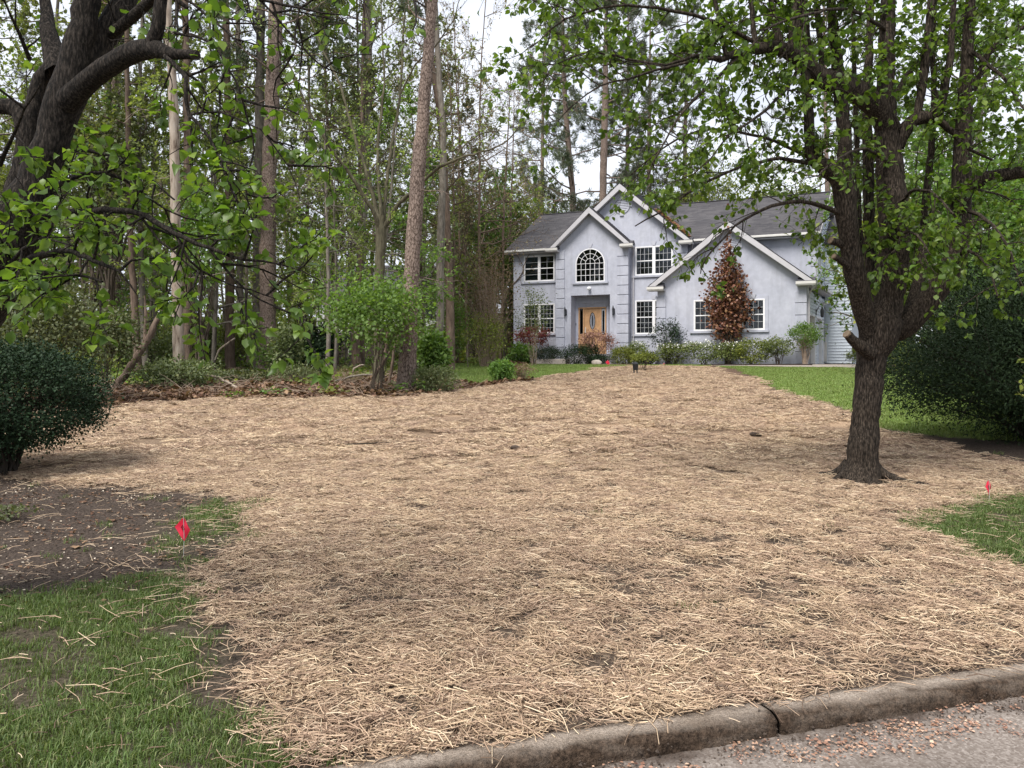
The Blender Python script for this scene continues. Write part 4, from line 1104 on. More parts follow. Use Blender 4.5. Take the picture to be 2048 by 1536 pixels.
def unit(a): return a / (np.linalg.norm(a, axis=-1, keepdims=True) + 1e-9)
def leaf_frames(fwd, up):
    f = unit(fwd); r = unit(np.cross(f, up)); u = np.cross(r, f)
    return r, f, u
def leaves_np(pos, fwd, up, size, shape):
    V0, F0 = SHAPES[shape]
    r, f, u = leaf_frames(fwd, up)
    s = np.asarray(size)[:, None, None]
    curl = np.random.default_rng(len(pos)).normal(1.2, 1.3, len(pos))[:, None, None] if shape in ('ovate', 'lance') else 1.0
    V = pos[:, None, :] + s * (V0[None, :, 0, None] * r[:, None, :] + V0[None, :, 1, None] * f[:, None, :] + curl * V0[None, :, 2, None] * u[:, None, :])
    F = F0[None] + (np.arange(len(pos)) * len(V0))[:, None, None]
    return V.reshape(-1, 3), F.reshape(-1, 3), len(V0)
def leaf_mesh(name, pos, fwd, up, size, shape, mat, tint):
    V, F, k = leaves_np(np.asarray(pos, float), np.asarray(fwd, float), np.asarray(up, float), size, shape)
    return np_mesh(name, V, F, mat, tint=np.repeat(tint, k))

class Tree:
    def __init__(s, seed=0):
        s.r = np.random.default_rng(seed); s.tv = []; s.tf = []; s.n = 0
        s.lp = []; s.lf = []; s.lu = []; s.ls = []
    def tube(s, P, rad, sides):
        v, f = tube_np(np.asarray(P, float), np.asarray(rad, float), sides)
        s.tv.append(v); s.tf.append(f + s.n); s.n += len(v)
    def limb(s, ctrl, sides=10, step=0.12, wob=0.0, bark=0.05):
        """smooth limb through control points (x, y, z, r)"""
        c = np.asarray(ctrl, float)
        P = []
        for i in range(len(c) - 1):
            p0 = c[max(i - 1, 0)]; p1 = c[i]; p2 = c[i + 1]; p3 = c[min(i + 2, len(c) - 1)]
            m = max(2, int(np.linalg.norm(p2[:3] - p1[:3]) / step))
            t = np.linspace(0, 1, m, endpoint=False)[:, None]
            P.append(0.5 * ((2 * p1) + (-p0 + p2) * t + (2 * p0 - 5 * p1 + 4 * p2 - p3) * t ** 2 + (-p0 + 3 * p1 - 3 * p2 + p3) * t ** 3))
        P.append(c[-1:]); P = np.concatenate(P)
        P[:, 3] = np.maximum(P[:, 3], 0.002)
        if wob: P[:, :3] += s.r.normal(size=(len(P), 3)) * wob * np.minimum(1, np.arange(len(P)) / 3)[:, None]
        if bark and P[:, 3].max() > 0.03:
            P[:, 3] *= 1 + bark * (s.r.random(len(P)) - 0.5) * 1.6
        s.tube(P[:, :3], P[:, 3], sides)
        return P
    def grow(s, p, d, L, r0, lv, o):
        """a branch with recursion; o: dict of options per level"""
        n = max(3, int(L / o.get('seg', 0.18)) + 1)
        n = min(n, 9)
        P = [np.array(p, float)]; d = unit(np.array(d, float)); st = L / n
        trop = o.get('trop', (0, 0, 0.04))
        wob = o.get('wob', 0.16)
        for i in range(n):
            d = unit(d + s.r.normal(size=3) * wob + np.array(trop[lv] if isinstance(trop, list) else trop))
            P.append(P[-1] + d * st)
        P = np.array(P)
        rad = np.maximum(r0 * (1 - 0.8 * np.linspace(0, 1, n + 1)), o.get('rmin', 0.0025))
        s.tube(P, rad, o.get('sides', [8, 6, 4, 3, 3])[min(lv, 4)])
        if lv >= o['levels']:
            s.leafy(P, o)
            return
        nc = o['kids'][min(lv, len(o['kids']) - 1)]
        nc = max(1, int(round(nc * (0.75 + 0.5 * s.r.random()))))
        t0 = o.get('start', 0.25)
        for k in range(nc):
            t = t0 + (1 - t0) * (k + s.r.random()) / nc
            x = t * n; i = min(int(x), n - 1)
            q = P[i] + (P[i + 1] - P[i]) * (x - i)
            dd = P[i + 1] - P[i]
            a = s.r.random() * 6.283
            side = unit(np.cross(dd, [math.cos(a), math.sin(a), 0.3]))
            ang = o.get('ang', 0.9) * (0.7 + 0.6 * s.r.random())
            nd = unit(unit(dd) * math.cos(ang) + side * math.sin(ang))
            s.grow(q, nd, L * o.get('lr', 0.5) * (0.6 + 0.6 * s.r.random()) * (1.1 - 0.4 * t), max(rad[i] * 0.6, o.get('rmin', 0.0025)), lv + 1, o)
        if o.get('tip', True): s.leafy(P[-2:], o)
    def leafy(s, P, o):
        m = o.get('leaves', 6)
        m = s.r.poisson(m)
        if m == 0: return
        n = len(P) - 1
        t = s.r.random(m) ** 0.7 * n
        i = np.minimum(t.astype(int), n - 1)
        q = P[i] + (P[i + 1] - P[i]) * (t - i)[:, None]
        d = unit(P[i + 1] - P[i])
        f = unit(d * 0.5 + s.r.normal(size=(m, 3)) * 0.7 + np.array([0, 0, o.get('hang', -0.35)]))
        u = unit(np.array([0, 0, 1.0]) + s.r.normal(size=(m, 3)) * o.get('tilt', 0.5))
        sz = o.get('size', 0.06) * (0.65 + 0.7 * s.r.random(m))
        if o.get('tuft'):
            k = o['tuft']
            q = np.repeat(q, k, 0); d2 = np.repeat(d, k, 0); sz = np.repeat(sz, k)
            f = unit(d2 * 0.7 + s.r.normal(size=(m * k, 3)) * 0.75); u = unit(s.r.normal(size=(m * k, 3)))
        s.lp.append(q + f * o.get('petiole', 0.0)); s.lf.append(f); s.lu.append(u); s.ls.append(sz)
    def wood(s, name, mat, origin=(0, 0, 0), smooth=True):
        return np_mesh(name, np.concatenate(s.tv) - np.array(origin), np.concatenate(s.tf), mat, smooth=smooth)
    def foliage(s):
        return np.concatenate(s.lp), np.concatenate(s.lf), np.concatenate(s.lu), np.concatenate(s.ls)
    def crown(s, name, shape, mat, origin=(0, 0, 0), keep=None):
        p, f, u, z = s.foliage()
        t = np.clip(0.5 + s.r.normal(size=len(p)) * 0.24, 0, 1)
        if keep is not None: p, f, u, z, t = p[keep], f[keep], u[keep], z[keep], t[keep]
        return leaf_mesh(name, p - np.array(origin), f, u, z, shape, mat, t)

def px_limb(pts):
    """(photo x, photo y, width in photo pixels, distance) -> (x, y, z, radius)"""
    return [(*W(a, b_, d), max(w, 0.5) * 0.5 / FPX * d) for a, b_, w, d in pts]

def in_frame(p):
    px = HX + FPX * p[:, 0] / np.maximum(p[:, 1], 0.1); py = HY - FPX * (p[:, 2] - EYE) / np.maximum(p[:, 1], 0.1)
    return (px > 0) & (px < 2048) & (py > 0) & (py < 1536) & (p[:, 1] > 0.3)

def finish_hero(T, root, origin, shape, mat, nleaf, bark, leafname='leaf'):
    wood = link('trunk', T.wood('trunk', bark, origin), root)
    p, f, u, z = T.foliage()
    tint = np.clip(0.5 + T.r.normal(size=len(p)) * 0.26, 0, 1)
    big = z / np.maximum(p[:, 1], 0.3) * in_frame(p)
    idx = np.argsort(-big)[:nleaf]
    keep = np.ones(len(p), bool); keep[idx] = False
    o = link('foliage', leaf_mesh('foliage', p[keep] - np.array(origin), f[keep], u[keep], z[keep], shape, mat, tint[keep]), root)
    o['kind'] = 'stuff'
    V0, F0 = SHAPES[shape]
    protos = [[np_mesh('leaf', V0 * np.array([w, 1, c_]), F0, mat, tint=np.full(len(V0), t), smooth=True) for t in (0.15, 0.35, 0.5, 0.65, 0.85)] for w, c_ in ((1, 1), (.85, 2.6), (1.08, -1.2), (.75, 3.6))]
    r, f2, u2 = leaf_frames(f, u)
    for i in idx:
        o = link('leaf', protos[int(T.r.integers(4))][int(np.clip(tint[i] * 5, 0, 4))], root)
        mm = Matrix(((r[i][0] * z[i], f2[i][0] * z[i], u2[i][0] * z[i], p[i][0] - origin[0]), (r[i][1] * z[i], f2[i][1] * z[i], u2[i][1] * z[i], p[i][1] - origin[1]), (r[i][2] * z[i], f2[i][2] * z[i], u2[i][2] * z[i], p[i][2] - origin[2]), (0, 0, 0, 1)))
        o.matrix_local = mm

# ================================================================ RIGHT FOREGROUND TREE
T = Tree(11)
D0 = 8.6
RL = []   # limbs that carry twigs
def rl(pts, sides=9, wob=0.004, carry=True, step=0.1):
    pts = [(q[0], q[1], q[2], D0 + (q[3] if len(q) > 3 else 0)) for q in pts]
    P = T.limb(px_limb(pts), sides, step, wob)
    if carry: RL.append(P)
    return P
base = G(1723, 960)
rl([(1722, 985, 118), (1722, 966, 92), (1724, 945, 70), (1726, 915, 59), (1729, 860, 54), (1734, 800, 53), (1740, 740, 55), (1747, 700, 62), (1756, 670, 76), (1765, 640, 70), (1775, 600, 60), (1784, 540, 60), (1788, 470, 58), (1784, 390, 55), (1777, 310, 50), (1772, 250, 42), (1771, 180, 34), (1773, 90, 30), (1776, 0, 27), (1780, -120, 22), (1784, -260, 12)], 16, 0.006, False, 0.06)
# surface roots
for a, l in ((2.7, 0.4), (3.5, 0.2), (5.6, 0.4), (0.1, 0.25), (4.5, 0.2)):
    x0, y0 = base[0], base[1]
    T.limb([(x0 + math.cos(a) * 0.12, y0 + math.sin(a) * 0.12, float(gz(x0, y0)) + 0.17, 0.085), (x0 + math.cos(a) * 0.3, y0 + math.sin(a) * 0.3, float(gz(x0, y0)) + 0.05, 0.045), (x0 + math.cos(a) * (0.3 + l), y0 + math.sin(a) * (0.3 + l), float(gz(x0, y0)) + 0.0, 0.025)], 8, 0.06, 0.004)
rl([(1745, 690, 46), (1736, 650, 40, -.1), (1722, 600, 42, -.2), (1708, 540, 42, -.3), (1699, 480, 40, -.35), (1693, 430, 42, -.4), (1688, 385, 46, -.4), (1678, 355, 40, -.45), (1655, 338, 34, -.5), (1632, 322, 28, -.55), (1620, 300, 20, -.55), (1618, 230, 20, -.55), (1609, 120, 17, -.6), (1604, 0, 15, -.6), (1600, -140, 9, -.6)], 10)
rl([(1688, 380, 34, -.4), (1690, 340, 30, -.4), (1688, 260, 27, -.35), (1678, 160, 24, -.3), (1668, 70, 21, -.3), (1662, 0, 18, -.3), (1658, -150, 10, -.3)], 9)
rl([(1744, 660, 24, .3), (1742, 600, 24, .4), (1740, 520, 23, .5), (1738, 420, 22, .55), (1736, 330, 22, .6), (1733, 220, 20, .6), (1738, 110, 17, .6), (1742, 0, 14, .6), (1745, -130, 8, .6)], 8)
rl([(1780, 262, 46), (1752, 215, 46, -.1), (1715, 184, 44, -.25), (1668, 165, 42, -.4), (1632, 152, 40, -.5), (1605, 122, 34, -.6), (1572, 101, 30, -.7), (1530, 95, 24, -.8), (1480, 106, 18, -.9), (1440, 116, 13, -1.0), (1390, 112, 8, -1.1), (1330, 130, 5, -1.2)], 11, 0.006)
for pts in ([(1592, 118, 24, -.62), (1588, 60, 24, -.62), (1596, 0, 22, -.62), (1602, -120, 12, -.62)],
            [(1565, 100, 18, -.7), (1551, 55, 15, -.7), (1541, 0, 12, -.7), (1530, -110, 6, -.7)],
            [(1624, 150, 16, -.5), (1615, 90, 17, -.5), (1606, 0, 14, -.5), (1600, -120, 8, -.5)],
            [(1646, 158, 12, -.45), (1640, 80, 12, -.4), (1632, 0, 10, -.4), (1625, -120, 5, -.4)],
            [(1510, 98, 12, -.85), (1506, 40, 11, -.85), (1500, -20, 9, -.85), (1490, -130, 5, -.85)],
            [(1452, 112, 9, -1), (1440, 62, 8, -1), (1430, 0, 7, -1), (1412, -110, 4, -1)],
            [(1768, 655, 54, .2), (1796, 655, 54, .15), (1830, 630, 50, .1), (1866, 590, 47, .05), (1896, 545, 44, 0), (1913, 505, 42, 0), (1920, 450, 42, 0), (1923, 380, 38, 0), (1925, 300, 34, .05), (1930, 200, 28, .1), (1936, 90, 22, .1), (1942, 0, 18, .1), (1948, -140, 9, .1)],
            [(1812, 645, 30, .15), (1824, 605, 24, .2), (1838, 560, 22, .3), (1846, 500, 20, .4), (1850, 430, 17, .5), (1858, 340, 14, .5), (1868, 230, 12, .5), (1866, 100, 10, .5), (1872, -40, 6, .5)],
            [(1792, 292, 34), (1812, 256, 30, -.05), (1838, 236, 26, -.1), (1866, 234, 25, -.15), (1882, 205, 20, -.2), (1892, 160, 17, -.2), (1900, 110, 14, -.2), (1908, 0, 10, -.2), (1912, -100, 6, -.2)],
            [(1866, 236, 16, -.15), (1886, 248, 14, -.2), (1908, 268, 11, -.2), (1940, 300, 7, -.3), (1985, 320, 4, -.3)],
            [(1922, 385, 30), (1950, 366, 30, -.1), (1985, 352, 28, -.2), (2030, 346, 26, -.3), (2090, 338, 20, -.4), (2160, 300, 12, -.5)],
            [(1833, 240, 16, -.1), (1845, 160, 18, -.1), (1856, 80, 17, -.1), (1862, 0, 15, -.1), (1866, -120, 8, -.1)],
            [(1728, 640, 12, .8), (1722, 500, 12, .9), (1716, 380, 11, 1), (1712, 250, 10, 1), (1708, 120, 9, 1), (1704, -30, 6, 1)],
            [(1946, 180, 14, .1), (1975, 110, 12, 0), (2015, 70, 10, -.1), (2080, 40, 6, -.2)],
            [(1790, 190, 12, .3), (1830, 130, 10, .5), (1880, 80, 8, .7), (1940, 20, 5, .9)]):
    rl(pts, 8)
# fine arching limbs to the left and towards the street
for pts in ([(1640, 330, 10, -.5), (1560, 318, 8, -.6), (1480, 335, 6, -.7), (1400, 372, 5, -.8), (1330, 420, 4, -.8), (1268, 452, 2.5, -.8)],
            [(1690, 430, 12, -.4), (1620, 405, 9, -.6), (1545, 412, 7, -.8), (1470, 455, 5, -.9), (1415, 515, 3.5, -1), (1400, 548, 2, -1)],
            [(1655, 340, 9, -.5), (1590, 300, 7, -.3), (1500, 268, 6, -.1), (1400, 262, 5, 0), (1320, 300, 3.5, 0), (1262, 350, 2, 0)],
            [(1440, 114, 8, -1), (1360, 128, 6, -1.2), (1280, 150, 5, -1.3), (1200, 172, 3.5, -1.4), (1130, 225, 2, -1.4)],
            [(1530, 96, 10, -.8), (1440, 50, 8, -1), (1340, 20, 7, -1.2), (1230, 12, 5, -1.4), (1130, 40, 4, -1.5), (1062, 95, 2, -1.5)],
            [(1604, 40, 9, -.6), (1500, -30, 8, -.3), (1380, -60, 7, 0), (1240, -50, 5, .2), (1130, 0, 4, .3), (1070, 60, 2.5, .3)],
            [(1330, 130, 6, -1.2), (1260, 120, 5, -1.2), (1180, 105, 4, -1.2), (1110, 130, 3, -1.2), (1075, 190, 2, -1.2)],
            [(1480, 106, 9, -.9), (1430, 160, 6, -1), (1370, 220, 5, -1.1), (1320, 300, 3.5, -1.2), (1290, 370, 2, -1.2)],
            [(1920, 420, 10, 0), (1960, 430, 8, -.5), (2000, 470, 6, -.9), (2030, 530, 4, -1.1), (2045, 590, 2.5, -1.2)],
            [(1905, 520, 9, 0), (1940, 500, 7, -.4), (1980, 540, 5, -.8), (1995, 590, 3, -1)],
            [(1850, 440, 8, .4), (1890, 400, 7, 1.0), (1950, 380, 5, 1.5), (2020, 400, 4, 1.9), (2070, 460, 2, 2)],
            [(1784, 420, 9, .1), (1830, 380, 7, -.5), (1870, 390, 5, -.9), (1905, 430, 4, -1.2)],
            [(1780, 330, 9, 0), (1740, 300, 7, -.7), (1690, 310, 5, -1.2), (1640, 350, 4, -1.6)],
            [(1775, 520, 7, -.1), (1800, 470, 6, -.5), (1835, 470, 5, -.8), (1860, 510, 3, -1)],
            [(1604, 122, 10, -.6), (1570, 180, 7, -.9), (1520, 230, 6, -1.3), (1460, 270, 4, -1.6), (1410, 330, 2.5, -1.8)],
            [(1772, 60, 9, 0), (1700, 20, 7, -.8), (1610, 30, 6, -1.3), (1520, 60, 4, -1.7)],
            [(1940, 100, 9, .1), (2000, 150, 7, -.4), (2050, 220, 5, -.8)]):
    RL.append(T.limb(px_limb([(a, b_, w, D0 + d) for a, b_, w, d in pts]), 5, 0.12, 0.006))
# sawn stubs
stub_ends = []
for pts in ([(1706, 520, 18, -.3), (1688, 492, 16, -.35), (1662, 481, 15, -.4)], [(1708, 552, 16, -.3), (1690, 528, 13, -.4), (1668, 513, 12, -.45)], [(1740, 705, 34, -.1), (1712, 686, 22, -.2), (1694, 668, 18, -.25)]):
    T.limb(px_limb([(a, b_, w, D0 + d) for a, b_, w, d in pts]), 8, 0.04, 0.002)
    stub_ends.append(pts)
twig_o = dict(levels=1, kids=[5], seg=0.12, wob=0.22, trop=[(0, 0, -0.02), (0, 0, -0.08)], ang=0.8, lr=0.5, leaves=7.2, size=0.062, hang=-0.55, tilt=0.55, rmin=0.0022, sides=[4, 3, 3], start=0.2, petiole=0.02)
bare_o = dict(twig_o, leaves=1.2)
def twigs_on(T, P, o, gap, lmin, lmax, rmax=0.06, spread=1.0, upb=0.15):
    seg = np.linalg.norm(np.diff(P[:, :3], axis=0), axis=1)
    acc = 0.0
    for i, l in enumerate(seg):
        acc += l
        if acc < gap or P[i, 3] > rmax: continue
        acc = -gap * 0.3 * T.r.random()
        d = unit(P[i + 1, :3] - P[i, :3])
        a = T.r.random() * 6.283
        side = unit(np.cross(d, [math.cos(a), math.sin(a), 0.4]) + 1e-6)
        nd = unit(d * 0.55 + side * spread + np.array([0, 0, upb]))
        T.grow(P[i, :3], nd, lmin + (lmax - lmin) * T.r.random(), 0.007, 0, o)
for P in RL:
    thin = P[:, 3].max() < 0.035
    low = P[len(P) // 2:, 2].mean() < 3.6 and P[-1, 0] < 3.4      # sparse sprays hang lowest, over the house side
    twigs_on(T, P, dict(twig_o, leaves=3.2) if low else twig_o, 0.16 if low else (0.085 if thin else 0.10), 0.3 if low else 0.35, 0.6 if low else 0.95, 0.10, 1.0, 0.02 if thin else 0.2)
org = (base[0], base[1], float(gz(*base)))
tree_r = empty('pear_tree', org, 'multi-stemmed foreground tree with sawn stubs standing in the straw before the garage', 'tree')
finish_hero(T, tree_r, org, 'ovate', M['leaf_pear'], 290, M['bark_pear'])
mb = MB()
for pts in stub_ends:
    a = px_limb([(q[0], q[1], q[2], D0 + q[3]) for q in pts])
    p1, p0 = np.array(a[-1][:3]), np.array(a[-2][:3]); d = unit(p1 - p0)
    one = MB(); one.tube([p1 - np.array(org) - d * 0.01, p1 - np.array(org) + d * 0.012], a[-1][3] * 0.96, 8)
    one.build('cut_end', M['cut_wood'], tree_r)

# ================================================================ LEFT FOREGROUND TREE
T = Tree(23)
D0 = 4.2
RL = []
lb = (-3.75, 4.6)
zb = float(gz(*lb))
T.limb([(lb[0], lb[1], zb - 0.1, 0.42), (lb[0] + 0.02, lb[1] - 0.02, zb + 0.12, 0.33), (lb[0] + 0.08, lb[1] - 0.06, zb + 0.5, 0.27), (lb[0] + 0.25, lb[1] - 0.2, zb + 1.2, 0.25)] + px_limb([(-105, 640, 165, D0), (-25, 540, 140, D0), (26, 455, 108, D0), (62, 390, 82, D0), (90, 320, 66, D0), (112, 250, 64, D0), (134, 190, 74, D0), (150, 135, 62, D0), (163, 70, 52, D0), (175, 0, 47, D0), (190, -130, 38, D0), (200, -300, 22, D0)]), 16, 0.06, 0.005)
rl([(-10, 510, 76, .1), (26, 420, 52, .2), (44, 340, 44, .25), (56, 270, 42, .25), (40, 222, 36, .25), (0, 212, 32, .25), (-60, 205, 28, .3)], 10)
rl([(54, 280, 36, .25), (68, 220, 36, .25), (84, 160, 34, .25), (112, 120, 28, .2)], 9, 0.003, False)
rl([(136, 195, 66), (172, 135, 58, .05), (204, 82, 52, .1), (236, 30, 48, .15), (256, -20, 43, .2), (280, -150, 28, .3)], 11)
rl([(112, 225, 56), (160, 178, 46, -.1), (205, 140, 41, -.2), (250, 112, 42, -.3), (290, 98, 40, -.4), (318, 100, 34, -.45), (350, 108, 21, -.5), (393, 111, 18, -.55)], 12, 0.003, False)
rl([(300, 100, 34, -.42), (312, 66, 27, -.45), (320, 20, 25, -.45), (326, -40, 22, -.45), (330, -160, 12, -.45)], 9)
rl([(120, 150, 60, .2), (96, 60, 30, .3), (92, 0, 22, .4), (90, -120, 14, .4)], 8)
rl([(210, 75, 24, .1), (265, 35, 22, 0), (300, 2, 20, -.1), (330, -12, 12, -.2), (375, 15, 8, -.2)], 7)
for pts in ([(75, 430, 22, -.1), (150, 424, 16, -.25), (230, 421, 14, -.4), (290, 432, 12, -.5), (350, 466, 10, -.6), (420, 496, 8, -.7), (490, 518, 6, -.8), (560, 530, 4, -.8), (640, 560, 2.5, -.8)],
            [(330, 112, 10, -.5), (362, 140, 9, -.55), (374, 172, 9, -.6), (379, 230, 7, -.6), (420, 275, 6, -.65), (452, 350, 5.5, -.7), (478, 415, 5, -.7), (488, 440, 3, -.7)],
            [(360, 140, 7, -.55), (400, 165, 5, -.5), (420, 205, 3, -.5)],
            [(379, 230, 5, -.6), (440, 225, 4, -.6), (520, 262, 3.5, -.7), (575, 330, 3, -.7), (600, 400, 2, -.7)],
            [(350, 66, 6, -.4), (420, 85, 5, -.5), (470, 160, 4.5, -.6), (498, 240, 4, -.6), (506, 300, 3.5, -.6), (495, 390, 3, -.6), (520, 470, 2, -.6)],
            [(60, 520, 18, -.2), (120, 500, 12, -.5), (190, 520, 9, -.8), (240, 545, 5, -.9), (275, 590, 3, -.9)],
            [(40, 560, 14, -.1), (90, 545, 10, -.3), (150, 548, 7, -.6), (205, 565, 4, -.8)],
            [(100, 330, 14, .3), (160, 300, 9, .4), (220, 310, 7, .3), (290, 350, 5, .2), (350, 400, 3.5, .1)],
            [(100, 380, 12, -.2), (170, 345, 8, -.2), (250, 360, 6, -.1), (330, 420, 4, 0), (400, 440, 3, 0)],
            [(0, 330, 10, -.4), (25, 270, 7, -.6), (50, 215, 5, -.7), (85, 165, 3, -.8)],
            [(0, 560, 10, -.3), (45, 500, 8, -.6), (95, 475, 5, -.8), (150, 490, 3, -.9)],
            [(420, 500, 6, -.7), (470, 560, 5, -.7), (520, 600, 4, -.7), (580, 630, 3, -.7), (635, 655, 2, -.7)],
            [(350, 466, 6, -.6), (380, 520, 5, -.6), (440, 560, 4, -.5), (500, 580, 3, -.5), (560, 600, 2, -.5)],
            [(280, 432, 6, -.5), (320, 480, 5, -.5), (370, 525, 4, -.6), (420, 560, 2, -.6)],
            [(330, -60, 9, -.4), (430, -40, 8, -.4), (520, 0, 6, -.4), (600, 15, 5, -.5), (680, 30, 3, -.5)],
            [(330, -90, 10, -.4), (480, -120, 9, -.4), (640, -90, 7, -.3), (760, -40, 5, -.3), (850, 15, 3, -.3)],
            [(270, -60, 8, .2), (360, -10, 6, 0), (430, 40, 5, -.1), (480, 90, 3, -.2)],
            [(60, 120, 10, .5), (40, 70, 8, .4), (20, 30, 5, .3), (0, -20, 3, .2)],
            [(600, 12, 4, -.5), (590, 70, 4, -.5), (585, 110, 3, -.5), (540, 140, 2, -.5)],
            [(520, 0, 5, -.4), (575, 60, 4, -.4), (620, 110, 4, -.4), (650, 135, 3, -.4), (720, 160, 2, -.4)]):
    RL.append(T.limb(px_limb([(a, b_, w, D0 + d) for a, b_, w, d in pts]), 6, 0.08, 0.004))
tw = dict(twig_o, size=0.051, leaves=5.4, kids=[4], hang=-0.25, tilt=0.4)
for k, P in enumerate(RL):
    thin = P[:, 3].max() < 0.035
    if thin: twigs_on(T, P, dict(tw, leaves=1.5) if (P[:, 2].mean() > 2.9 and P[:, 0].mean() > -2.3) else tw, 0.095, 0.16, 0.48, 0.05, 0.9, 0.03)
    else: twigs_on(T, P[int(len(P) * 0.45):], tw, 0.16, 0.3, 0.7, 0.1, 1.0, 0.1)
org = (lb[0], lb[1], zb)
tree_l = empty('pear_tree', org, 'dark leaning foreground tree with a sawn horizontal limb reaching in from the street edge', 'tree')
finish_hero(T, tree_l, org, 'ovate', M['leaf_pear'], 295, M['bark_dark'])
a = px_limb([(350, 108, 21, 4.2 - .5), (393, 111, 18, 4.2 - .55)])
p1, p0 = np.array(a[1][:3]), np.array(a[0][:3]); d = unit(p1 - p0)
one = MB(); one.tube([p1 - np.array(org) - d * 0.02, p1 - np.array(org) + d * 0.006], a[1][3] * 0.99, 12); one.build('cut_end', M['twig_dark'], tree_l)
# ================================================================ WOODS
def finish(T, root, bark, shape, leaf, wood_name='trunk', crown='crown'):
    o = root.location
    link(wood_name, T.wood(wood_name, bark, o), root)
    if T.lp: link(crown, T.crown(crown, shape, leaf, o), root)
    return root
pine_o = dict(levels=1, kids=[6], seg=0.4, wob=0.13, trop=[(0, 0, 0.03), (0, 0, 0.05)], ang=0.8, lr=0.42, leaves=5, size=0.19, tuft=13, hang=0.0, rmin=0.006, sides=[5, 3, 3], start=0.35)
dec_o = dict(levels=2, kids=[6, 4], seg=0.4, wob=0.16, trop=[(0, 0, 0.05), (0, 0, 0.02), (0, 0, 0)], ang=0.8, lr=0.5, leaves=9, size=0.125, hang=-0.2, tilt=0.6, rmin=0.005, sides=[5, 3, 3, 3], start=0.25)
bare_t = dict(dec_o, leaves=0.9, kids=[6, 5], size=0.09)
dead_o = dict(levels=1, kids=[4], seg=0.3, wob=0.2, trop=(0, 0, 0), ang=0.9, lr=0.5, leaves=0, rmin=0.005, sides=[4, 3, 3], tip=False)

def branches(T, P, z0, z1, n, L0, L1, o, up=0.25, r=0.03):
    zz = P[:, 2]
    for k in range(n):
        z = z0 + (z1 - z0) * (k + T.r.random()) / n
        i = int(np.clip(np.searchsorted(zz, z), 0, len(P) - 1))
        a = T.r.random() * 6.283
        f = (z - z0) / max(z1 - z0, 1e-3)
        T.grow(P[i, :3], (math.cos(a), math.sin(a), up * (0.4 + T.r.random())), (L0 + (L1 - L0) * f) * (0.7 + 0.6 * T.r.random()), min(r, P[i, 3] * 0.6), 0, o)

def trunk_px(pts, d, extra=6.0, seed=0, wob=0.01):
    """trunk measured from the photo, carried on above the frame"""
    T = Tree(seed)
    g = GD(pts[0][0], d)
    w0 = pts[0][2]
    c = [(g.x, g.y, g.z - 0.15, w0 * 0.62 / FPX * d), (g.x, g.y, g.z + 0.12, w0 * 0.55 / FPX * d)]
    body = [px_limb([(a, b_, w, d)])[0] for a, b_, w in pts[1:]]
    c += body
    if extra:
        v = np.array(body[-1][:3]) - np.array(c[-2][:3]); v /= max(v[2], 0.1)
        e = np.array(body[-1][:3]) + v * extra
        c.append((*e, body[-1][3] * 0.35))
    P = T.limb(c, 10, 0.35, wob, 0.06)
    return T, P, g

WG = 'trees of the woods left of the house'
def woods_tree(name, label, pts, d, bark, kind, seed, extra=6.0, z0=8, n=22, L0=2.4, L1=1.2, leaf='leaf_spring', cat='tree', dead_n=0, up=0.25):
    T, P, g = trunk_px(pts, d, extra, seed)
    zt = P[-1, 2]
    if kind == 'pine':
        branches(T, P, g.z + z0, zt - 0.3, n, L0, L1, pine_o, up, 0.04); shape, lm = 'needle', M['needle']
    elif kind == 'dec':
        branches(T, P, g.z + z0, zt - 0.2, n, L0, L1, dec_o, up, 0.035); shape, lm = 'diamond', M[leaf]
    elif kind == 'bare':
        branches(T, P, g.z + z0, zt - 0.2, n, L0, L1, bare_t, up, 0.03); shape, lm = 'diamond', M[leaf]
    else:
        shape, lm = 'diamond', M[leaf]
    if dead_n: branches(T, P, g.z + 2.5, g.z + z0 + 2, dead_n, 1.6, 1.2, dead_o, 0.15, 0.018)
    root = empty(name, g, label, cat, WG)
    return finish(T, root, bark, shape, lm)

woods_tree('pine_tree', 'thickest straight pine trunk with plated bark at the edge of the left woods', [(534, 745, 34), (535, 650, 32), (537, 400, 30), (545, 200, 28), (553, 0, 26)], 28.5, M['bark_pine'], 'pine', 101, 8, 10, 26, 3.2, 1.4, dead_n=8)
woods_tree('pine_tree', 'smooth grey pine trunk standing close behind the thick plated pine', [(514, 740, 19), (516, 500, 18), (519, 250, 17), (522, 0, 16)], 32, M['bark_grey'], 'pine', 102, 7, 11, 18, 2.8, 1.2, dead_n=5)
woods_tree('pine_tree', 'pine trunk leaning to the right with its foot at the edge of the straw', [(812, 782, 38), (816, 700, 35), (822, 560, 32), (834, 380, 29), (850, 180, 25), (866, 0, 21)], 21.4, M['bark_pine'], 'pine', 103, 7, 9.5, 20, 2.8, 1.2, dead_n=7)
woods_tree('dead_tree', 'pale barkless dead trunk with a hole, ivy round its foot', [(360, 772, 25), (357, 700, 22), (352, 500, 20), (348, 250, 18), (338, 60, 15), (335, 0, 14)], 22.5, M['bark_dead'], 'none', 104, 3.5, dead_n=5, cat='dead tree')
woods_tree('pine_tree', 'brown trunk just right of the pale dead trunk', [(375, 745, 17), (376, 500, 16), (374, 250, 14), (371, 0, 12)], 27, M['bark_brown'], 'pine', 105, 6, 10, 18, 2.4, 1.1, dead_n=4)
woods_tree('deciduous_tree', 'grey trunk with a slight bend just right of the leaning pine', [(874, 742, 17), (880, 640, 16), (881, 500, 16), (886, 300, 13), (878, 150, 11), (870, 0, 9)], 30, M['bark_grey'], 'bare', 106, 5, 6, 20, 3.0, 1.5, 'leaf_tan')
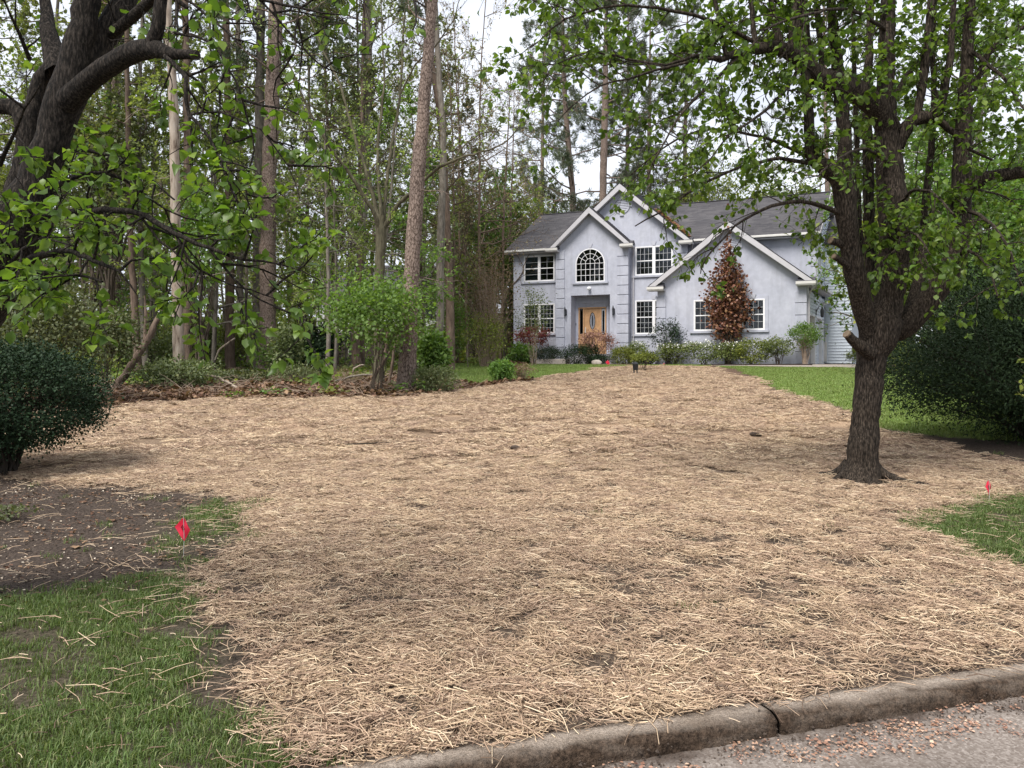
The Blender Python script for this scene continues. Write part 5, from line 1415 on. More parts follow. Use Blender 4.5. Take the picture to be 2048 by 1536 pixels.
woods_tree('deciduous_tree', 'dark reddish trunk between the leaning pine and the vine tangle', [(901, 715, 18), (899, 600, 17), (894, 450, 15), (886, 300, 12), (868, 150, 9), (852, 0, 7)], 33, M['bark_brown'], 'bare', 107, 4, 6, 20, 3.0, 1.4, 'leaf_olive')
woods_tree('deciduous_tree', 'tall dark trunk between the thick pine and the leaning pine, forked high up', [(708, 745, 20), (716, 600, 18), (727, 420, 17), (735, 220, 16), (737, 0, 14)], 33, M['bark_grey'], 'dec', 108, 6, 7, 22, 3.2, 1.6, 'leaf_spring')
woods_tree('deciduous_tree', 'broad grey trunk at the left edge of the woods behind the dark bush', [(205, 745, 18), (210, 600, 17), (214, 400, 15), (216, 200, 13), (216, 0, 11)], 29, M['bark_grey'], 'dec', 109, 6, 8, 20, 3.0, 1.6, 'leaf_olive')
woods_tree('pine_tree', 'dark plated pine beside the broad grey trunk behind the bush', [(229, 735, 24), (229, 500, 22), (230, 250, 19), (231, 0, 16)], 32, M['bark_pine'], 'pine', 110, 7, 10, 20, 2.6, 1.2, dead_n=4)
woods_tree('deciduous_tree', 'brown trunk beside the leaning dead log left of the pale trunk', [(277, 750, 15), (268, 600, 14), (260, 450, 12), (256, 250, 10), (252, 0, 8)], 26.5, M['bark_brown'], 'dec', 111, 5, 6, 20, 2.6, 1.4, 'leaf_spring')
woods_tree('pine_tree', 'dark trunk of a close pair left of the thick plated pine', [(460, 748, 19), (459, 500, 17), (456, 250, 14), (452, 0, 12)], 31, M['bark_brown'], 'pine', 112, 6, 10, 18, 2.6, 1.2, dead_n=5)
woods_tree('deciduous_tree', 'slimmer grey trunk of a close pair left of the thick plated pine', [(481, 745, 13), (480, 500, 12), (477, 250, 10), (476, 0, 9)], 34, M['bark_grey'], 'dec', 113, 5, 8, 20, 2.6, 1.4, 'leaf_spring')
woods_tree('sapling', 'thin pale stem just left of the thick plated pine', [(497, 742, 7), (494, 600, 6.5), (490, 400, 5), (480, 250, 3.5)], 33, M['bark_dead'], 'dec', 114, 1, 5, 12, 1.8, 1.0, 'leaf_spring')
woods_tree('sapling', 'thin grey-pink snag stem right of the thick plated pine', [(657, 768, 9), (657, 640, 8), (655, 480, 6.5), (650, 300, 4)], 24.5, M['bark_grey'], 'bare', 115, 1, 4, 14, 1.6, 1.0, 'leaf_spring')
woods_tree('dead_tree', 'rough dark broken trunk behind the many-limbed tree', [(716, 755, 21), (713, 720, 19), (711, 690, 17), (712, 655, 14)], 30, M['bark_brown'], 'none', 116, 0.5, dead_n=0, cat='dead tree')
woods_tree('deciduous_tree', 'slender tree of warm spring leaf between the pale dead trunk and the thick pine', [(431, 738, 9), (428, 600, 8), (430, 400, 7), (424, 200, 5), (420, 60, 4)], 36, M['bark_grey'], 'dec', 117, 2, 4, 26, 2.4, 1.2, 'leaf_spring')

# the many-limbed open tree at the straw's edge
T = Tree(131); d = 23.0
g = GD(757, d)
RL = []
def ml(pts, carry=True):
    P = T.limb(px_limb([(a, b_, w * 0.72, d + dd) for a, b_, w, dd in pts]), 8, 0.2, 0.012, 0.06)
    if carry: RL.append(P)
T.limb([(g.x, g.y, g.z - 0.1, 0.26), (g.x, g.y, g.z + 0.15, 0.19)] + px_limb([(758, 700, 21, d), (757, 600, 19, d), (760, 520, 20, d), (763, 455, 22, d), (764, 430, 14, d)]), 10, 0.2, 0.012, 0.08)
ml([(763, 470, 13, 0), (742, 415, 11, -.3), (700, 350, 10, -.6), (655, 285, 8, -1), (615, 215, 7, -1.2), (588, 150, 5, -1.4), (560, 90, 4, -1.5), (530, 30, 2, -1.6)])
ml([(762, 465, 12, .1), (748, 400, 11, .3), (722, 310, 9, .5), (702, 250, 8, .8), (680, 170, 6, 1), (650, 110, 5, 1.2), (620, 40, 3, 1.4)])
ml([(766, 460, 15, 0), (790, 420, 13, -.2), (822, 385, 11, -.5), (865, 345, 9, -.9), (905, 322, 8, -1.2), (960, 305, 6, -1.4), (1010, 285, 4.5, -1.6), (1048, 240, 2.5, -1.7)])
ml([(905, 322, 6, -1.2), (930, 290, 5, -1), (970, 265, 4, -.8), (1020, 262, 2, -.6)])
ml([(766, 455, 10, .2), (772, 380, 10, .4), (785, 280, 9, .6), (800, 190, 7, .8), (806, 90, 6, 1), (812, -20, 4, 1.1)])
ml([(764, 455, 11, 0), (758, 370, 9, .2), (756, 280, 8, .3), (768, 180, 6, .4), (765, 60, 4, .5), (760, -40, 3, .5)])
ml([(800, 190, 5, .8), (830, 130, 5, .6), (868, 95, 4, .4), (905, 40, 3, .3), (925, -20, 2, .2)])
ml([(702, 250, 5, .8), (660, 262, 4, .4), (610, 262, 3.5, 0), (560, 250, 2.5, -.3)])
ml([(822, 385, 6, -.5), (840, 330, 5, -.3), (860, 270, 4, 0), (900, 210, 3, .2), (930, 150, 2, .3)])
ml([(960, 305, 4, -1.4), (985, 340, 3.5, -1.6), (1000, 390, 3, -1.8), (1015, 430, 2, -1.9)])
ml([(655, 285, 5, -1), (640, 330, 4, -1.2), (600, 370, 3, -1.4), (570, 380, 2, -1.5)])
op = dict(levels=1, kids=[6], seg=0.3, wob=0.2, trop=[(0, 0, 0.05), (0, 0, 0.03)], ang=0.75, lr=0.55, leaves=2.2, size=0.085, hang=-0.1, tilt=0.6, rmin=0.004, sides=[4, 3, 3], start=0.2)
for P in RL: twigs_on(T, P, op, 0.32, 0.7, 1.9, 0.12, 0.9, 0.25)
root = empty('deciduous_tree', g, 'open many-limbed tree with mossy spreading branches left of the leaning pine', 'tree', WG)
finish(T, root, M['bark_mossy'], 'diamond', M['leaf_spring'])

# leaning stems and fallen wood
def log(name, label, cat, pts, mat, forks=(), group=None):
    """pts: (photo x, photo y, width px, distance)"""
    T = Tree(len(pts) * 7 + int(pts[0][0]))
    L_ = px_limb(pts); o = L_[0][:3]
    T.limb(L_, 8, 0.15, 0.012, 0.1)
    for f in forks: T.limb(px_limb(f), 6, 0.12, 0.01)
    root = empty(name, o, label, cat, group)
    link('trunk', T.wood('trunk', mat, o), root)
    return root
log('leaning_dead_tree', 'rotten brown dead tree leaning right over the litter left of the pale one', 'dead trunk', [(222, 784, 17, 21.6), (250, 750, 15, 21.7), (275, 712, 14, 21.8), (295, 680, 13, 21.9), (315, 640, 10, 22), (332, 608, 6, 22.1)], M['bark_brown'], [[(290, 690, 8, 21.9), (291, 640, 6, 21.9), (290, 590, 3, 21.9)], [(296, 688, 5, 21.9), (312, 660, 3, 22)]])
log('fallen_log', 'pale fallen log lying on the leaf litter left of the leaning trunk', 'log', [(200, 787, 7, 21.0), (235, 788, 8, 20.9), (268, 786, 7, 21.0)], M['bark_dead'])
log('leaning_sapling', 'thin dark stem leaning right in front of the many-limbed tree', 'dead branch', [(737, 782, 8, 22.2), (752, 750, 7, 22.2), (768, 722, 6, 22.2), (780, 702, 4, 22.2)], M['bark_brown'], [[(768, 722, 7, 22.2), (772, 690, 7, 22.3), (777, 660, 6, 22.4), (786, 635, 5, 22.5), (785, 620, 3, 22.5)]])
log('leaning_sapling', 'slim dark stem leaning right between the many-limbed tree and the leaning pine', 'dead branch', [(776, 775, 7, 23), (783, 730, 6, 23), (790, 690, 5, 23), (797, 670, 3, 23)], M['bark_brown'])
log('broken_stake', 'short dark broken stump stake in the brush right of the grey-pink snag', 'stump', [(666, 765, 4.5, 24.6), (668, 748, 5, 24.6), (671, 735, 3, 24.6)], M['bark_brown'])
for k, (lab, pts) in enumerate([('curved fallen branch on the brown brush below the pale dead trunk', [(395, 748, 4, 23), (430, 752, 5, 22.6), (455, 765, 5, 22.2), (475, 776, 5, 21.8)]),
        ('long grey fallen branch in the brush left of the many-limbed tree', [(670, 762, 3, 23.5), (710, 752, 4, 23.3), (745, 748, 3, 23.2)]),
        ('pale arched dead branch standing before the broken trunk', [(705, 748, 3, 25), (708, 737, 3.5, 25), (718, 731, 3, 25), (728, 729, 2, 25)]),
        ('thin crooked stem in front of the vine tangle near the lawn', [(936, 735, 1.6, 35), (934, 700, 1.5, 35), (940, 680, 1.3, 35), (948, 668, 1, 35)]),
        ('crooked pale branch in the trees left of the slim pair of trunks', [(430, 720, 3, 28), (438, 700, 4, 28), (452, 690, 4, 28), (470, 676, 3, 28)])]):
    log('fallen_branch', lab, 'branch', pts, M['bark_dead'] if 'pale' in lab else M['bark_grey'], group='dead branches along the edge of the woods')

BACKTREES = []
# tree kinds for the fill: built once, then copied
def proto_tree(seed, H, r, z0, n, L0, L1, o, bark, shape, leaf, up=0.25, wob=0.05, sweep=0.6):
    T = Tree(seed)
    a = T.r.random() * 6.28
    ctrl = [(0, 0, -0.2, r * 1.3), (0, 0, 0.2, r)] + [(math.cos(a) * sweep * k * k + T.r.normal() * wob, math.sin(a) * sweep * k * k + T.r.normal() * wob, H * k, r * (1 - 0.8 * k)) for k in (0.25, 0.5, 0.75, 1.0)]
    P = T.limb(ctrl, 8, 0.4, 0.01, 0.06)
    branches(T, P, z0, H - 0.2, n, L0, L1, o, up, r * 0.5)
    return T.wood('trunk', bark), T.crown('crown', shape, leaf)
KINDS = {
 'tall_spring': [proto_tree(s_, 19, 0.11, 4.5, 30, 3.2, 1.5, dec_o, M['bark_grey'], 'diamond', M['leaf_spring']) for s_ in (201, 202, 203)],
 'tall_olive': [proto_tree(s_, 18, 0.10, 4.0, 28, 3.0, 1.4, dec_o, M['bark_brown'], 'diamond', M['leaf_olive']) for s_ in (204, 205)],
 'under': [proto_tree(s_, 8.5, 0.07, 1.2, 24, 2.4, 0.9, dict(dec_o, size=0.10, leaves=6), M['bark_grey'], 'diamond', M[lf_], 0.2) for s_, lf_ in ((206, 'leaf_bright'), (207, 'leaf_spring'), (215, 'leaf_spring'))],
 'pine': [proto_tree(s_, 23, 0.15, 10, 30, 2.8, 1.2, pine_o, M['bark_pine'], 'needle', M['needle'], 0.15) for s_ in (208, 209, 210)],
 'bare': [proto_tree(s_, 15, 0.085, 3.0, 30, 2.6, 1.2, bare_t, M['bark_brown'], 'diamond', M['leaf_tan']) for s_ in (211, 212)],
 'lush': [proto_tree(s_, 15, 0.18, 2.0, 40, 4.0, 1.6, dict(dec_o, size=0.17, leaves=9), M['bark_grey'], 'diamond', M['leaf_bright']) for s_ in (213, 214)],
}
def copy_tree(kind, x, y, rz, sc, label, group, name='tree', cat='tree', z=None):
    pr = KINDS[kind][int(rng.integers(len(KINDS[kind])))]
    root = empty(name, (x, y, float(gz(x, y)) if z is None else z), label, cat, group)
    root.rotation_euler = (rng.normal() * 0.02, rng.normal() * 0.02, rz); root.scale = (sc, sc, sc * (0.9 + 0.2 * rng.random()))
    link('trunk', pr[0], root); link('crown', pr[1], root)
    return root
NAMES = {'tall_spring': ('deciduous_tree', 'tall grey-barked tree with thin spring leaf deep in the left woods'), 'tall_olive': ('deciduous_tree', 'tall brown-barked tree with dull olive leaf deep in the left woods'),
         'under': ('understory_tree', 'slight understory tree with bright green leaves among the trunks of the left woods'), 'pine': ('pine_tree', 'tall pine with high dark needle tufts deep in the left woods'),
         'bare': ('deciduous_tree', 'nearly bare twiggy brown tree deep in the left woods'), 'lush': ('deciduous_tree', 'leafy bright green tree')}
placed = []
def scatter_trees(n, dlo, dhi, tlo, thi, kinds, group, labels=None, mind=1.6, smin=0.85, smax=1.2):
    got = tries = 0
    while got < n and tries < n * 40:
        tries += 1
        d = math.sqrt(rng.uniform(dlo ** 2, dhi ** 2)); t = rng.uniform(tlo, thi); x = (t - HX) / FPX * d
        if any((x - a) ** 2 + (d - b_) ** 2 < mind ** 2 for a, b_ in placed): continue
        placed.append((x, d)); got += 1
        k = kinds[int(rng.integers(len(kinds)))]
        nm, lab = NAMES[k]
        lab = (labels or {}).get(k, lab); px_ = HX + FPX * x / d
        if 'woods' in group: lab = lab.split(' deep')[0].split(' among')[0] + (', far back ' if d > 43 else ', mid-depth ') + next(w for lim, w in ((150, 'behind the left foreground trunk'), (300, 'left of the pale dead trunk'), (420, 'behind the pale dead trunk'), (580, 'behind the thick plated pine'), (730, 'right of the thick plated pine'), (850, 'behind the leaning pine'), (5000, 'near the reddish trunk')) if px_ < lim)
        elif 'right' in group: lab += (', far back' if d > 55 else '') + (' behind the yew' if px_ > 1850 else ' between the limbs')
        copy_tree(k, x, d, rng.random() * 6.28, rng.uniform(smin, smax), lab, group, nm)
scatter_trees(18, 27, 42, -250, 800, ['tall_spring', 'tall_olive', 'under', 'under', 'bare', 'tall_spring'], 'fill trees deep in the left woods')
scatter_trees(32, 42, 72, -350, 960, ['tall_spring', 'pine', 'tall_olive', 'bare', 'under', 'tall_spring', 'pine'], 'fill trees deep in the left woods', mind=2.2, smax=1.25)
bl = {'pine': 'pine with dark tufts rising behind the house roof among other trees', 'bare': 'thin bare tree rising behind the house roof', 'tall_spring': 'thinly leaved spring tree rising behind the house roof', 'lush': 'leafy bright green tree rising behind the house roof'}
scatter_trees(9, 60, 80, 1080, 1560, ['tall_spring', 'bare', 'lush'], 'fill trees behind the house', bl, 2.5, 0.75, 1.0)
rl_ = {'lush': 'leafy bright green tree right of the garage', 'tall_spring': 'thin spring tree right of the garage', 'under': 'low bright green tree right of the garage', 'pine': 'dark pine right of the garage'}
scatter_trees(10, 30, 62, 1740, 2150, ['lush', 'tall_spring', 'under', 'lush'], 'screen of trees right of the garage', rl_, 3.0, 0.8, 1.1)
scatter_trees(10, 62, 85, 1500, 2120, ['lush', 'pine', 'tall_spring'], 'screen of trees right of the garage', rl_, 3.0, 0.9, 1.2)
# bright trees just left of the house, beyond the vine tangle
for px, d, k, sc, lab in ((1010, 56, 'lush', 0.92, 'round bright green tree behind the left end of the house roof'), (960, 52, 'lush', 0.78, 'leafy green tree beyond the vine tangle left of the house'), (1075, 64, 'tall_olive', 0.78, 'dull olive tree over the left slope of the house roof'), (905, 47, 'tall_olive', 0.72, 'olive tree behind the reddish trunk left of the vine tangle')):
    p = GD(px, d); copy_tree(k, p.x, p.y, px, sc, lab, 'trees just left of the house', 'deciduous_tree')
for px, d, sc, lab in ((905, 38, 1.0, 'twiggy nearly bare tree right behind the slight bend trunk'), (962, 42, 1.2, 'twiggy nearly bare tree rising over the vine tangle'), (1000, 48, 1.3, 'fine twigged bare tree rising left of the house roof'), (935, 47, 1.35, 'tall fine twigged tree between the vine tangle and the reddish trunk'), (850, 36, .9, 'twiggy tree just behind the leaning pine'), (1015, 52, 1.25, 'tall fine twigged tree at the left end of the house')):
    p = GD(px, d); copy_tree('bare', p.x, p.y, px * 1.7, sc, lab, 'bare trees just left of the house', 'deciduous_tree')
# the two tall pines over the roof, measured
def back_pine(pts, d, seed, lab, n=38, z0=7.5):
    T, P, g = trunk_px(pts, d, 4.0, seed)
    branches(T, P, g.z + z0, P[-1, 2] - 0.3, n, 6.2, 2.4, dict(pine_o, size=0.36, leaves=6, tuft=13, kids=[8]), 0.12, 0.07)
    finish(T, empty('pine_tree', g, lab, 'tree', 'pines behind the house'), M['bark_pine'], 'needle', M['needle_pale'])
back_pine([(1152, 720, 14), (1146, 420, 12), (1140, 330, 11.5), (1132, 230, 10.5), (1128, 150, 9), (1126, 60, 6)], 62, 141, 'left of the two tall pines rising over the small entry gable')
back_pine([(1206, 720, 18), (1206, 400, 15), (1208, 300, 14), (1210, 215, 12.5), (1211, 150, 11), (1212, 40, 7)], 60, 142, 'thicker right one of the two tall pines over the entry gable')
back_pine([(1082, 720, 9), (1084, 380, 8), (1086, 220, 6), (1090, 90, 4)], 72, 146, 'slim pine left of the two tall pines over the left roof', 34, 9)
back_pine([(1252, 720, 9), (1254, 380, 8), (1256, 230, 7), (1256, 90, 4)], 66, 147, 'slim pine right of the thicker tall pine behind the middle gable', 34, 9)
back_pine([(1298, 720, 9), (1298, 330, 8), (1299, 220, 7), (1300, 110, 4)], 68, 143, 'slim pine behind the peak of the tall middle gable', 26, 10)
back_pine([(1368, 720, 9), (1370, 300, 8), (1372, 200, 6), (1374, 90, 4)], 72, 144, 'slim pine over the right slope of the tall gable', 26, 11)
back_pine([(1660, 720, 10), (1655, 400, 9), (1650, 180, 7), (1648, 40, 5)], 60, 145, 'slender trunk seen through the limbs of the right foreground tree', 20, 13)

for px, d, wpx, yt, n_, lf, lab in ((1035, 58, 190, 342, 9000, 'leaf_spring', 'broad spring green crown filling the gap at the left end of the house roof'), (950, 50, 170, 372, 8000, 'leaf_bright', 'dense green tree behind the vine tangle'), (1105, 66, 150, 372, 6000, 'leaf_bright', 'green crown peeping over the ridge of the left roof'), (1420, 64, 220, 270, 8000, 'leaf_yellow', 'yellow-green crown rising over the right half of the house roof'), (1560, 66, 240, 300, 8000, 'leaf_spring', 'pale green crown behind the right end of the house roof'), (1800, 34, 260, 350, 9000, 'leaf_yellow', 'sunny yellow-green tree showing between the limbs of the right foreground tree'), (1960, 30, 300, 260, 9000, 'leaf_bright', 'deep green tree behind the dark yew at the right edge')):
    g_ = GD(px, d); k_ = FPX / d
    BACKTREES.append((g_, wpx / 2 / k_, EYE + (HY - yt) / k_ - g_.z, n_, lf, lab))
scatter_trees(16, 27, 46, -200, 900, ['under'], 'fill trees deep in the left woods', smin=1.0, smax=1.5)
# far woods that read as one mass
r_ = np.random.default_rng(77)
n = 52000
th = r_.uniform(-0.80, 0.85, n); dd = r_.uniform(74, 105, n)
x = th * dd; hmax = 15 + 9 * fbm(th * 14 + 3, th * 0 + 5, 4)
zz = 1.6 + r_.random(n) ** 1.7 * hmax
kp = fbm(th * 30 + 9, zz * 0.35 + dd * 0.02, 3) > 0.24 + 0.022 * np.clip(zz - 6, 0, 20)
pos = np.stack([x, dd, zz], 1)[kp]; m = len(pos)
fw = unit(r_.normal(size=(m, 3)) + [0, 0, -0.2]); up_ = unit(r_.normal(size=(m, 3)) * 0.7 + [0, 0, 1])
lw = 26000; tl = r_.uniform(-0.80, 0.25, lw); dl_ = r_.uniform(56, 76, lw)
pos = np.concatenate([pos, np.stack([tl * dl_, dl_, 1.2 + 4.2 * r_.random(lw) ** 1.4 * (0.5 + fbm(tl * 20, dl_ * 0.2, 2))], 1)]); fw = np.concatenate([fw, unit(r_.normal(size=(lw, 3)))]); up_ = np.concatenate([up_, unit(r_.normal(size=(lw, 3)) * 0.7 + [0, 0, 1])]); m = len(pos)
me = leaf_mesh('distant_woods', pos, fw, up_, 0.32 + 0.4 * r_.random(m), 'diamond', M['leaf_spring'], np.clip(0.35 + r_.normal(size=m) * 0.25, 0, 1))
tag(link('distant_woods', me), 'far wood of spring green trees closing the view all round', kind='stuff')
T = Tree(78)
for k in range(150):
    th_, d_ = r_.uniform(-0.78, 0.8), r_.uniform(73, 100)
    x_ = th_ * d_; T.limb([(x_, d_, 1.2, 0.22), (x_ + r_.normal() * 0.3, d_, 8, 0.18), (x_ + r_.normal() * 0.8, d_, 19, 0.06)], 5, 3, 0)
tag(link('distant_tree_trunks', T.wood('distant_tree_trunks', M['bark_grey'])), 'mass of far thin trunks in the wood', kind='stuff')

# ================================================================ SHRUBS
def bush(name, label, cat, c, rx, ry, h, n, size, leaf, shape='diamond', group=None, z_lo=0.0, clumps=60, flat=0.0, stems=9, stem_mat='twig', spread=0.32, seed=None, top_mat=None, top_n=0, tint_top=0.35, hollow=0.55, stem_r=0.014, droop=0.0, tip=0.0, low=0.35, profile=None):
    """a shrub: stems from its foot, leaves in clumps through an uneven ellipsoid"""
    r = np.random.default_rng(abs(hash((round(c[0], 2), round(c[1], 2), n))) % 100000 if seed is None else seed)
    root = empty(name, (c[0], c[1], c[2]), label, cat, group)
    v = unit(r.normal(size=(clumps, 3)))
    v[:, 2] = np.where(r.random(clumps) < low, -np.abs(v[:, 2]), np.abs(v[:, 2]))
    v = unit(v)
    rad = (hollow + (1 - hollow) * r.random(clumps) ** 0.6)
    C = v * rad[:, None]
    if flat: C[:, 2] = np.clip(C[:, 2], -1, 1 - flat)
    z0 = h * z_lo; hc = (h - z0) / 2
    C = C * np.array([rx, ry, hc]) * np.array([1 - spread * 0.5] * 3) + np.array([0, 0, z0 + hc])
    k = r.integers(clumps, size=n)
    off = r.normal(size=(n, 3)) * np.array([rx, ry, hc]) * spread * 0.55
    p = C[k] + off
    if droop: p[:, 2] -= droop * np.hypot(p[:, 0] / rx, p[:, 1] / ry) ** 2
    if flat: p[:, 2] = np.minimum(p[:, 2], h * (0.97 + 0.04 * r.random(n)))
    p[:, 2] = np.maximum(p[:, 2], 0.03)
    if profile is not None:
        q_ = np.array(profile); kk_ = np.interp(p[:, 2] / h, q_[:, 0], q_[:, 1]); p[:, 0] *= kk_; p[:, 1] *= kk_
        kc_ = np.interp(C[:, 2] / h, q_[:, 0], q_[:, 1]); C[:, 0] *= kc_; C[:, 1] *= kc_
    out = unit((p - np.array([0, 0, z0 + hc * 0.7])) / np.array([rx, ry, hc]))
    f = unit(out * 0.6 + r.normal(size=(n, 3)) * 0.6 + [0, 0, tip]); u = unit(out * 0.7 + [0, 0, 0.6] + r.normal(size=(n, 3)) * 0.45)
    t = np.clip(0.42 + r.normal(size=n) * 0.2 + 0.12 * (r.random(clumps)[k] - 0.5), 0, 1)
    T = Tree(int(r.integers(1e6)))
    for q in range(stems):
        e = C[int(r.integers(clumps))]
        a = r.random() * 6.28; b0 = np.array([math.cos(a) * rx * 0.12, math.sin(a) * ry * 0.12, -0.06])
        m1 = b0 * 0.5 + e * 0.5 + r.normal(size=3) * 0.06 * rx + [0, 0, -0.04 * h]
        m1 = np.array([b0[0] * 0.6 + e[0] * 0.4, b0[1] * 0.6 + e[1] * 0.4, e[2] * 0.55])
        P = T.limb([(*b0, stem_r), (*m1, stem_r * 0.7), (*e, stem_r * 0.25)], 5, max(0.06, h / 14), 0.008 * h)
        for w in range(3):
            i = int(len(P) * (0.45 + 0.5 * r.random())) - 1
            T.grow(P[i, :3], unit(r.normal(size=3) + [0, 0, 0.4]), 0.3 * max(rx, h / 2), stem_r * 0.35, 0, dict(levels=0, kids=[1], leaves=0, wob=0.2, seg=h / 10, rmin=0.002, sides=[3, 3]))
    link('stems', T.wood('stems', M[stem_mat]), root)
    link('foliage', leaf_mesh('foliage', p, f, u, size * (0.6 + 0.7 * r.random(n)), shape, M[leaf], t), root)
    if top_n:
        kk = r.integers(n, size=top_n * 4); kk = kk[np.argsort(-p[kk, 2] - 0.1 * r.random(top_n * 4))][:top_n]
        o = link('blossom', leaf_mesh('blossom', p[kk] + out[kk] * 0.02, f[kk], u[kk], np.full(top_n, size * 1.2), 'diamond', M[top_mat], np.full(top_n, 0.5)), root)
    return root
def HP(px, d, dz=0.0):
    s = HS(px, d); q = hp(s, d, 0); return Vector((q[0], q[1], 1.57 + dz)), (FPX / q[1])
for g_, w_, h_, n_, lf, lab in BACKTREES:
    bush('deciduous_tree', lab, 'tree', g_, w_, w_ * 0.8, h_, n_, 0.21, lf, z_lo=0.22, clumps=130, hollow=0.25, stems=16, stem_r=0.10, spread=0.34, low=0.5)
def front_bush(name, label, cat, px0, px1, ytop, d, n, size, leaf, ybase=727, **kw):
    c, k = HP((px0 + px1) / 2, d)
    w = (px1 - px0) / 2 / k
    top = EYE + (HY - ytop) / k
    bs = EYE + (HY - ybase) / k
    c.z = min(c.z, bs) if ybase < 727 else c.z
    return bush(name, label, cat, c, w, kw.pop('depth', w * 0.8), max(0.2, top - c.z), n, size, leaf, **kw)
FG = 'shrubs planted along the front of the house'
front_bush('columnar_tree', 'tall narrow copper-red tree against the garage wall between its two windows', 'tree', 1414, 1496, 478, D_G - 0.75, 4600, 0.15, 'leaf_copper', shape='ovate', clumps=120, depth=0.65, z_lo=0.06, stems=18, hollow=0.1, spread=0.34, low=0.5, stem_r=0.035, tip=0.1, seed=31, profile=[(0, .3), (.12, .55), (.28, 1.0), (.42, 1.18), (.55, 1.15), (.68, .95), (.8, .68), (.92, .45), (1.05, .2)])
front_bush('japanese_maple', 'low spreading dark red maple left of the entry under the window', 'shrub', 1024, 1104, 653, D_M - 1.2, 2600, 0.10, 'leaf_red', clumps=70, z_lo=0.50, stems=10, flat=0.1, depth=1.0, stem_r=0.03, group='red leaved maples', ybase=712)
front_bush('japanese_maple', 'low spreading coral pink maple in front of the oak door', 'shrub', 1160, 1232, 660, D_E - 1.1, 2400, 0.085, 'leaf_coral', clumps=70, z_lo=0.35, stems=12, depth=0.9, stem_r=0.025, group='red leaved maples', ybase=708)
front_bush('laurel_shrub', 'broad-leaved green shrub at the left end of the house bed', 'shrub', 1015, 1072, 685, D_M - 2.2, 1800, 0.15, 'leaf_bright', group=FG, flat=0.1)
front_bush('clipped_hedge', 'dark clipped flat hedge behind the long stone step', 'hedge', 1068, 1128, 691, D_M - 2.3, 4500, 0.06, 'leaf_yew', group=FG, flat=0.25, hollow=0.8, clumps=140, depth=0.7)
front_bush('clipped_yew', 'dark rounded clipped bush left of the doorstep', 'shrub', 1123, 1184, 689, D_E - 2.4, 5000, 0.06, 'leaf_yew', group=FG, flat=0.15, hollow=0.8, clumps=140, depth=0.75)
front_bush('clipped_yew', 'dark clipped bush tucked behind the rounded one at the doorstep', 'shrub', 1160, 1200, 687, D_E - 1.5, 3200, 0.06, 'leaf_yew', group=FG, flat=0.15, hollow=0.8, clumps=100, depth=0.55, ybase=715)
front_bush('ground_cover_shrub', 'low dark green juniper spread right of the boulder', 'shrub', 1176, 1226, 711, D_E - 2.2, 1800, 0.07, 'leaf_holly', group=FG, depth=0.5)
front_bush('gold_shrub', 'rounded yellow-green shrub right of the doorstep', 'shrub', 1222, 1272, 694, D_E - 2.0, 4200, 0.065, 'leaf_yellow', group=FG, hollow=0.8, clumps=130, depth=0.75)
front_bush('azalea', 'flat-topped white azalea under the tall window right of the entry', 'shrub', 1250, 1298, 680, D_M - 1.4, 2600, 0.075, 'leaf_azalea', group=FG, flat=0.3, top_mat='petal', top_n=60, ybase=716)
front_bush('dark_shrub', 'low dark evergreen shrub between the azalea and the garage', 'shrub', 1276, 1318, 702, D_G - 0.2, 2400, 0.07, 'leaf_yew', group=FG, depth=0.6)
front_bush('rhododendron', 'open grey-green rhododendron at the left corner of the garage wing', 'shrub', 1300, 1374, 641, D_G - 0.7, 1500, 0.13, 'leaf_holly', shape='lance', group=FG, z_lo=0.25, stems=16, stem_r=0.02, depth=0.7)
front_bush('azalea', 'long flat azalea with pale flowers at the left of the garage bed', 'shrub', 1304, 1394, 684, D_G - 1.0, 2600, 0.08, 'leaf_azalea', group=FG, flat=0.4, low=0.5, top_mat='petal', top_n=150, z_lo=0.10, stems=16, depth=0.6)
front_bush('azalea', 'white-flowered azalea left of the copper-red tree', 'shrub', 1362, 1452, 679, D_G - 1.05, 2600, 0.08, 'leaf_azalea', group=FG, flat=0.4, low=0.5, top_mat='petal', top_n=150, z_lo=0.10, stems=14, depth=0.6)
front_bush('azalea', 'white-flowered azalea at the foot of the copper-red tree', 'shrub', 1418, 1496, 680, D_G - 1.15, 2000, 0.08, 'leaf_azalea', group=FG, flat=0.4, low=0.5, top_mat='petal', top_n=110, z_lo=0.10, stems=12, depth=0.5)
front_bush('azalea', 'bright-topped azalea right of the copper-red tree', 'shrub', 1462, 1548, 675, D_G - 1.05, 3000, 0.08, 'leaf_yellow', group=FG, flat=0.3, low=0.5, z_lo=0.06, top_mat='petal', top_n=26, depth=0.65)
front_bush('azalea', 'rust-tinted azalea between the garage window and the corner', 'shrub', 1520, 1594, 672, D_G - 1.0, 2400, 0.08, 'leaf_azalea', group=FG, flat=0.15, z_lo=0.3, stems=16, depth=0.65)
front_bush('spirea', 'upright vase-shaped light green shrub at the garage corner', 'shrub', 1578, 1642, 646, D_G - 0.9, 2600, 0.085, 'leaf_bright', group=FG, z_lo=0.40, stems=26, stem_mat='twig_tan', depth=0.7, stem_r=0.018)
p = GD(1676, 47); bush('clipped_hedge', 'dark clipped hedge beside the driveway at the far side of the garage', 'hedge', (p.x, p.y, 1.58), 0.55, 0.5, 1.15, 2600, 0.07, 'leaf_yew', group=FG, flat=0.2, hollow=0.8, clumps=90)
p = GD(1702, 44); bush('variegated_shrub', 'yellow variegated shrub showing beside the foreground trunk at the driveway', 'shrub', (p.x, p.y, 1.58), 0.45, 0.45, 1.15, 2000, 0.08, 'leaf_yellow', group=FG, hollow=0.7)
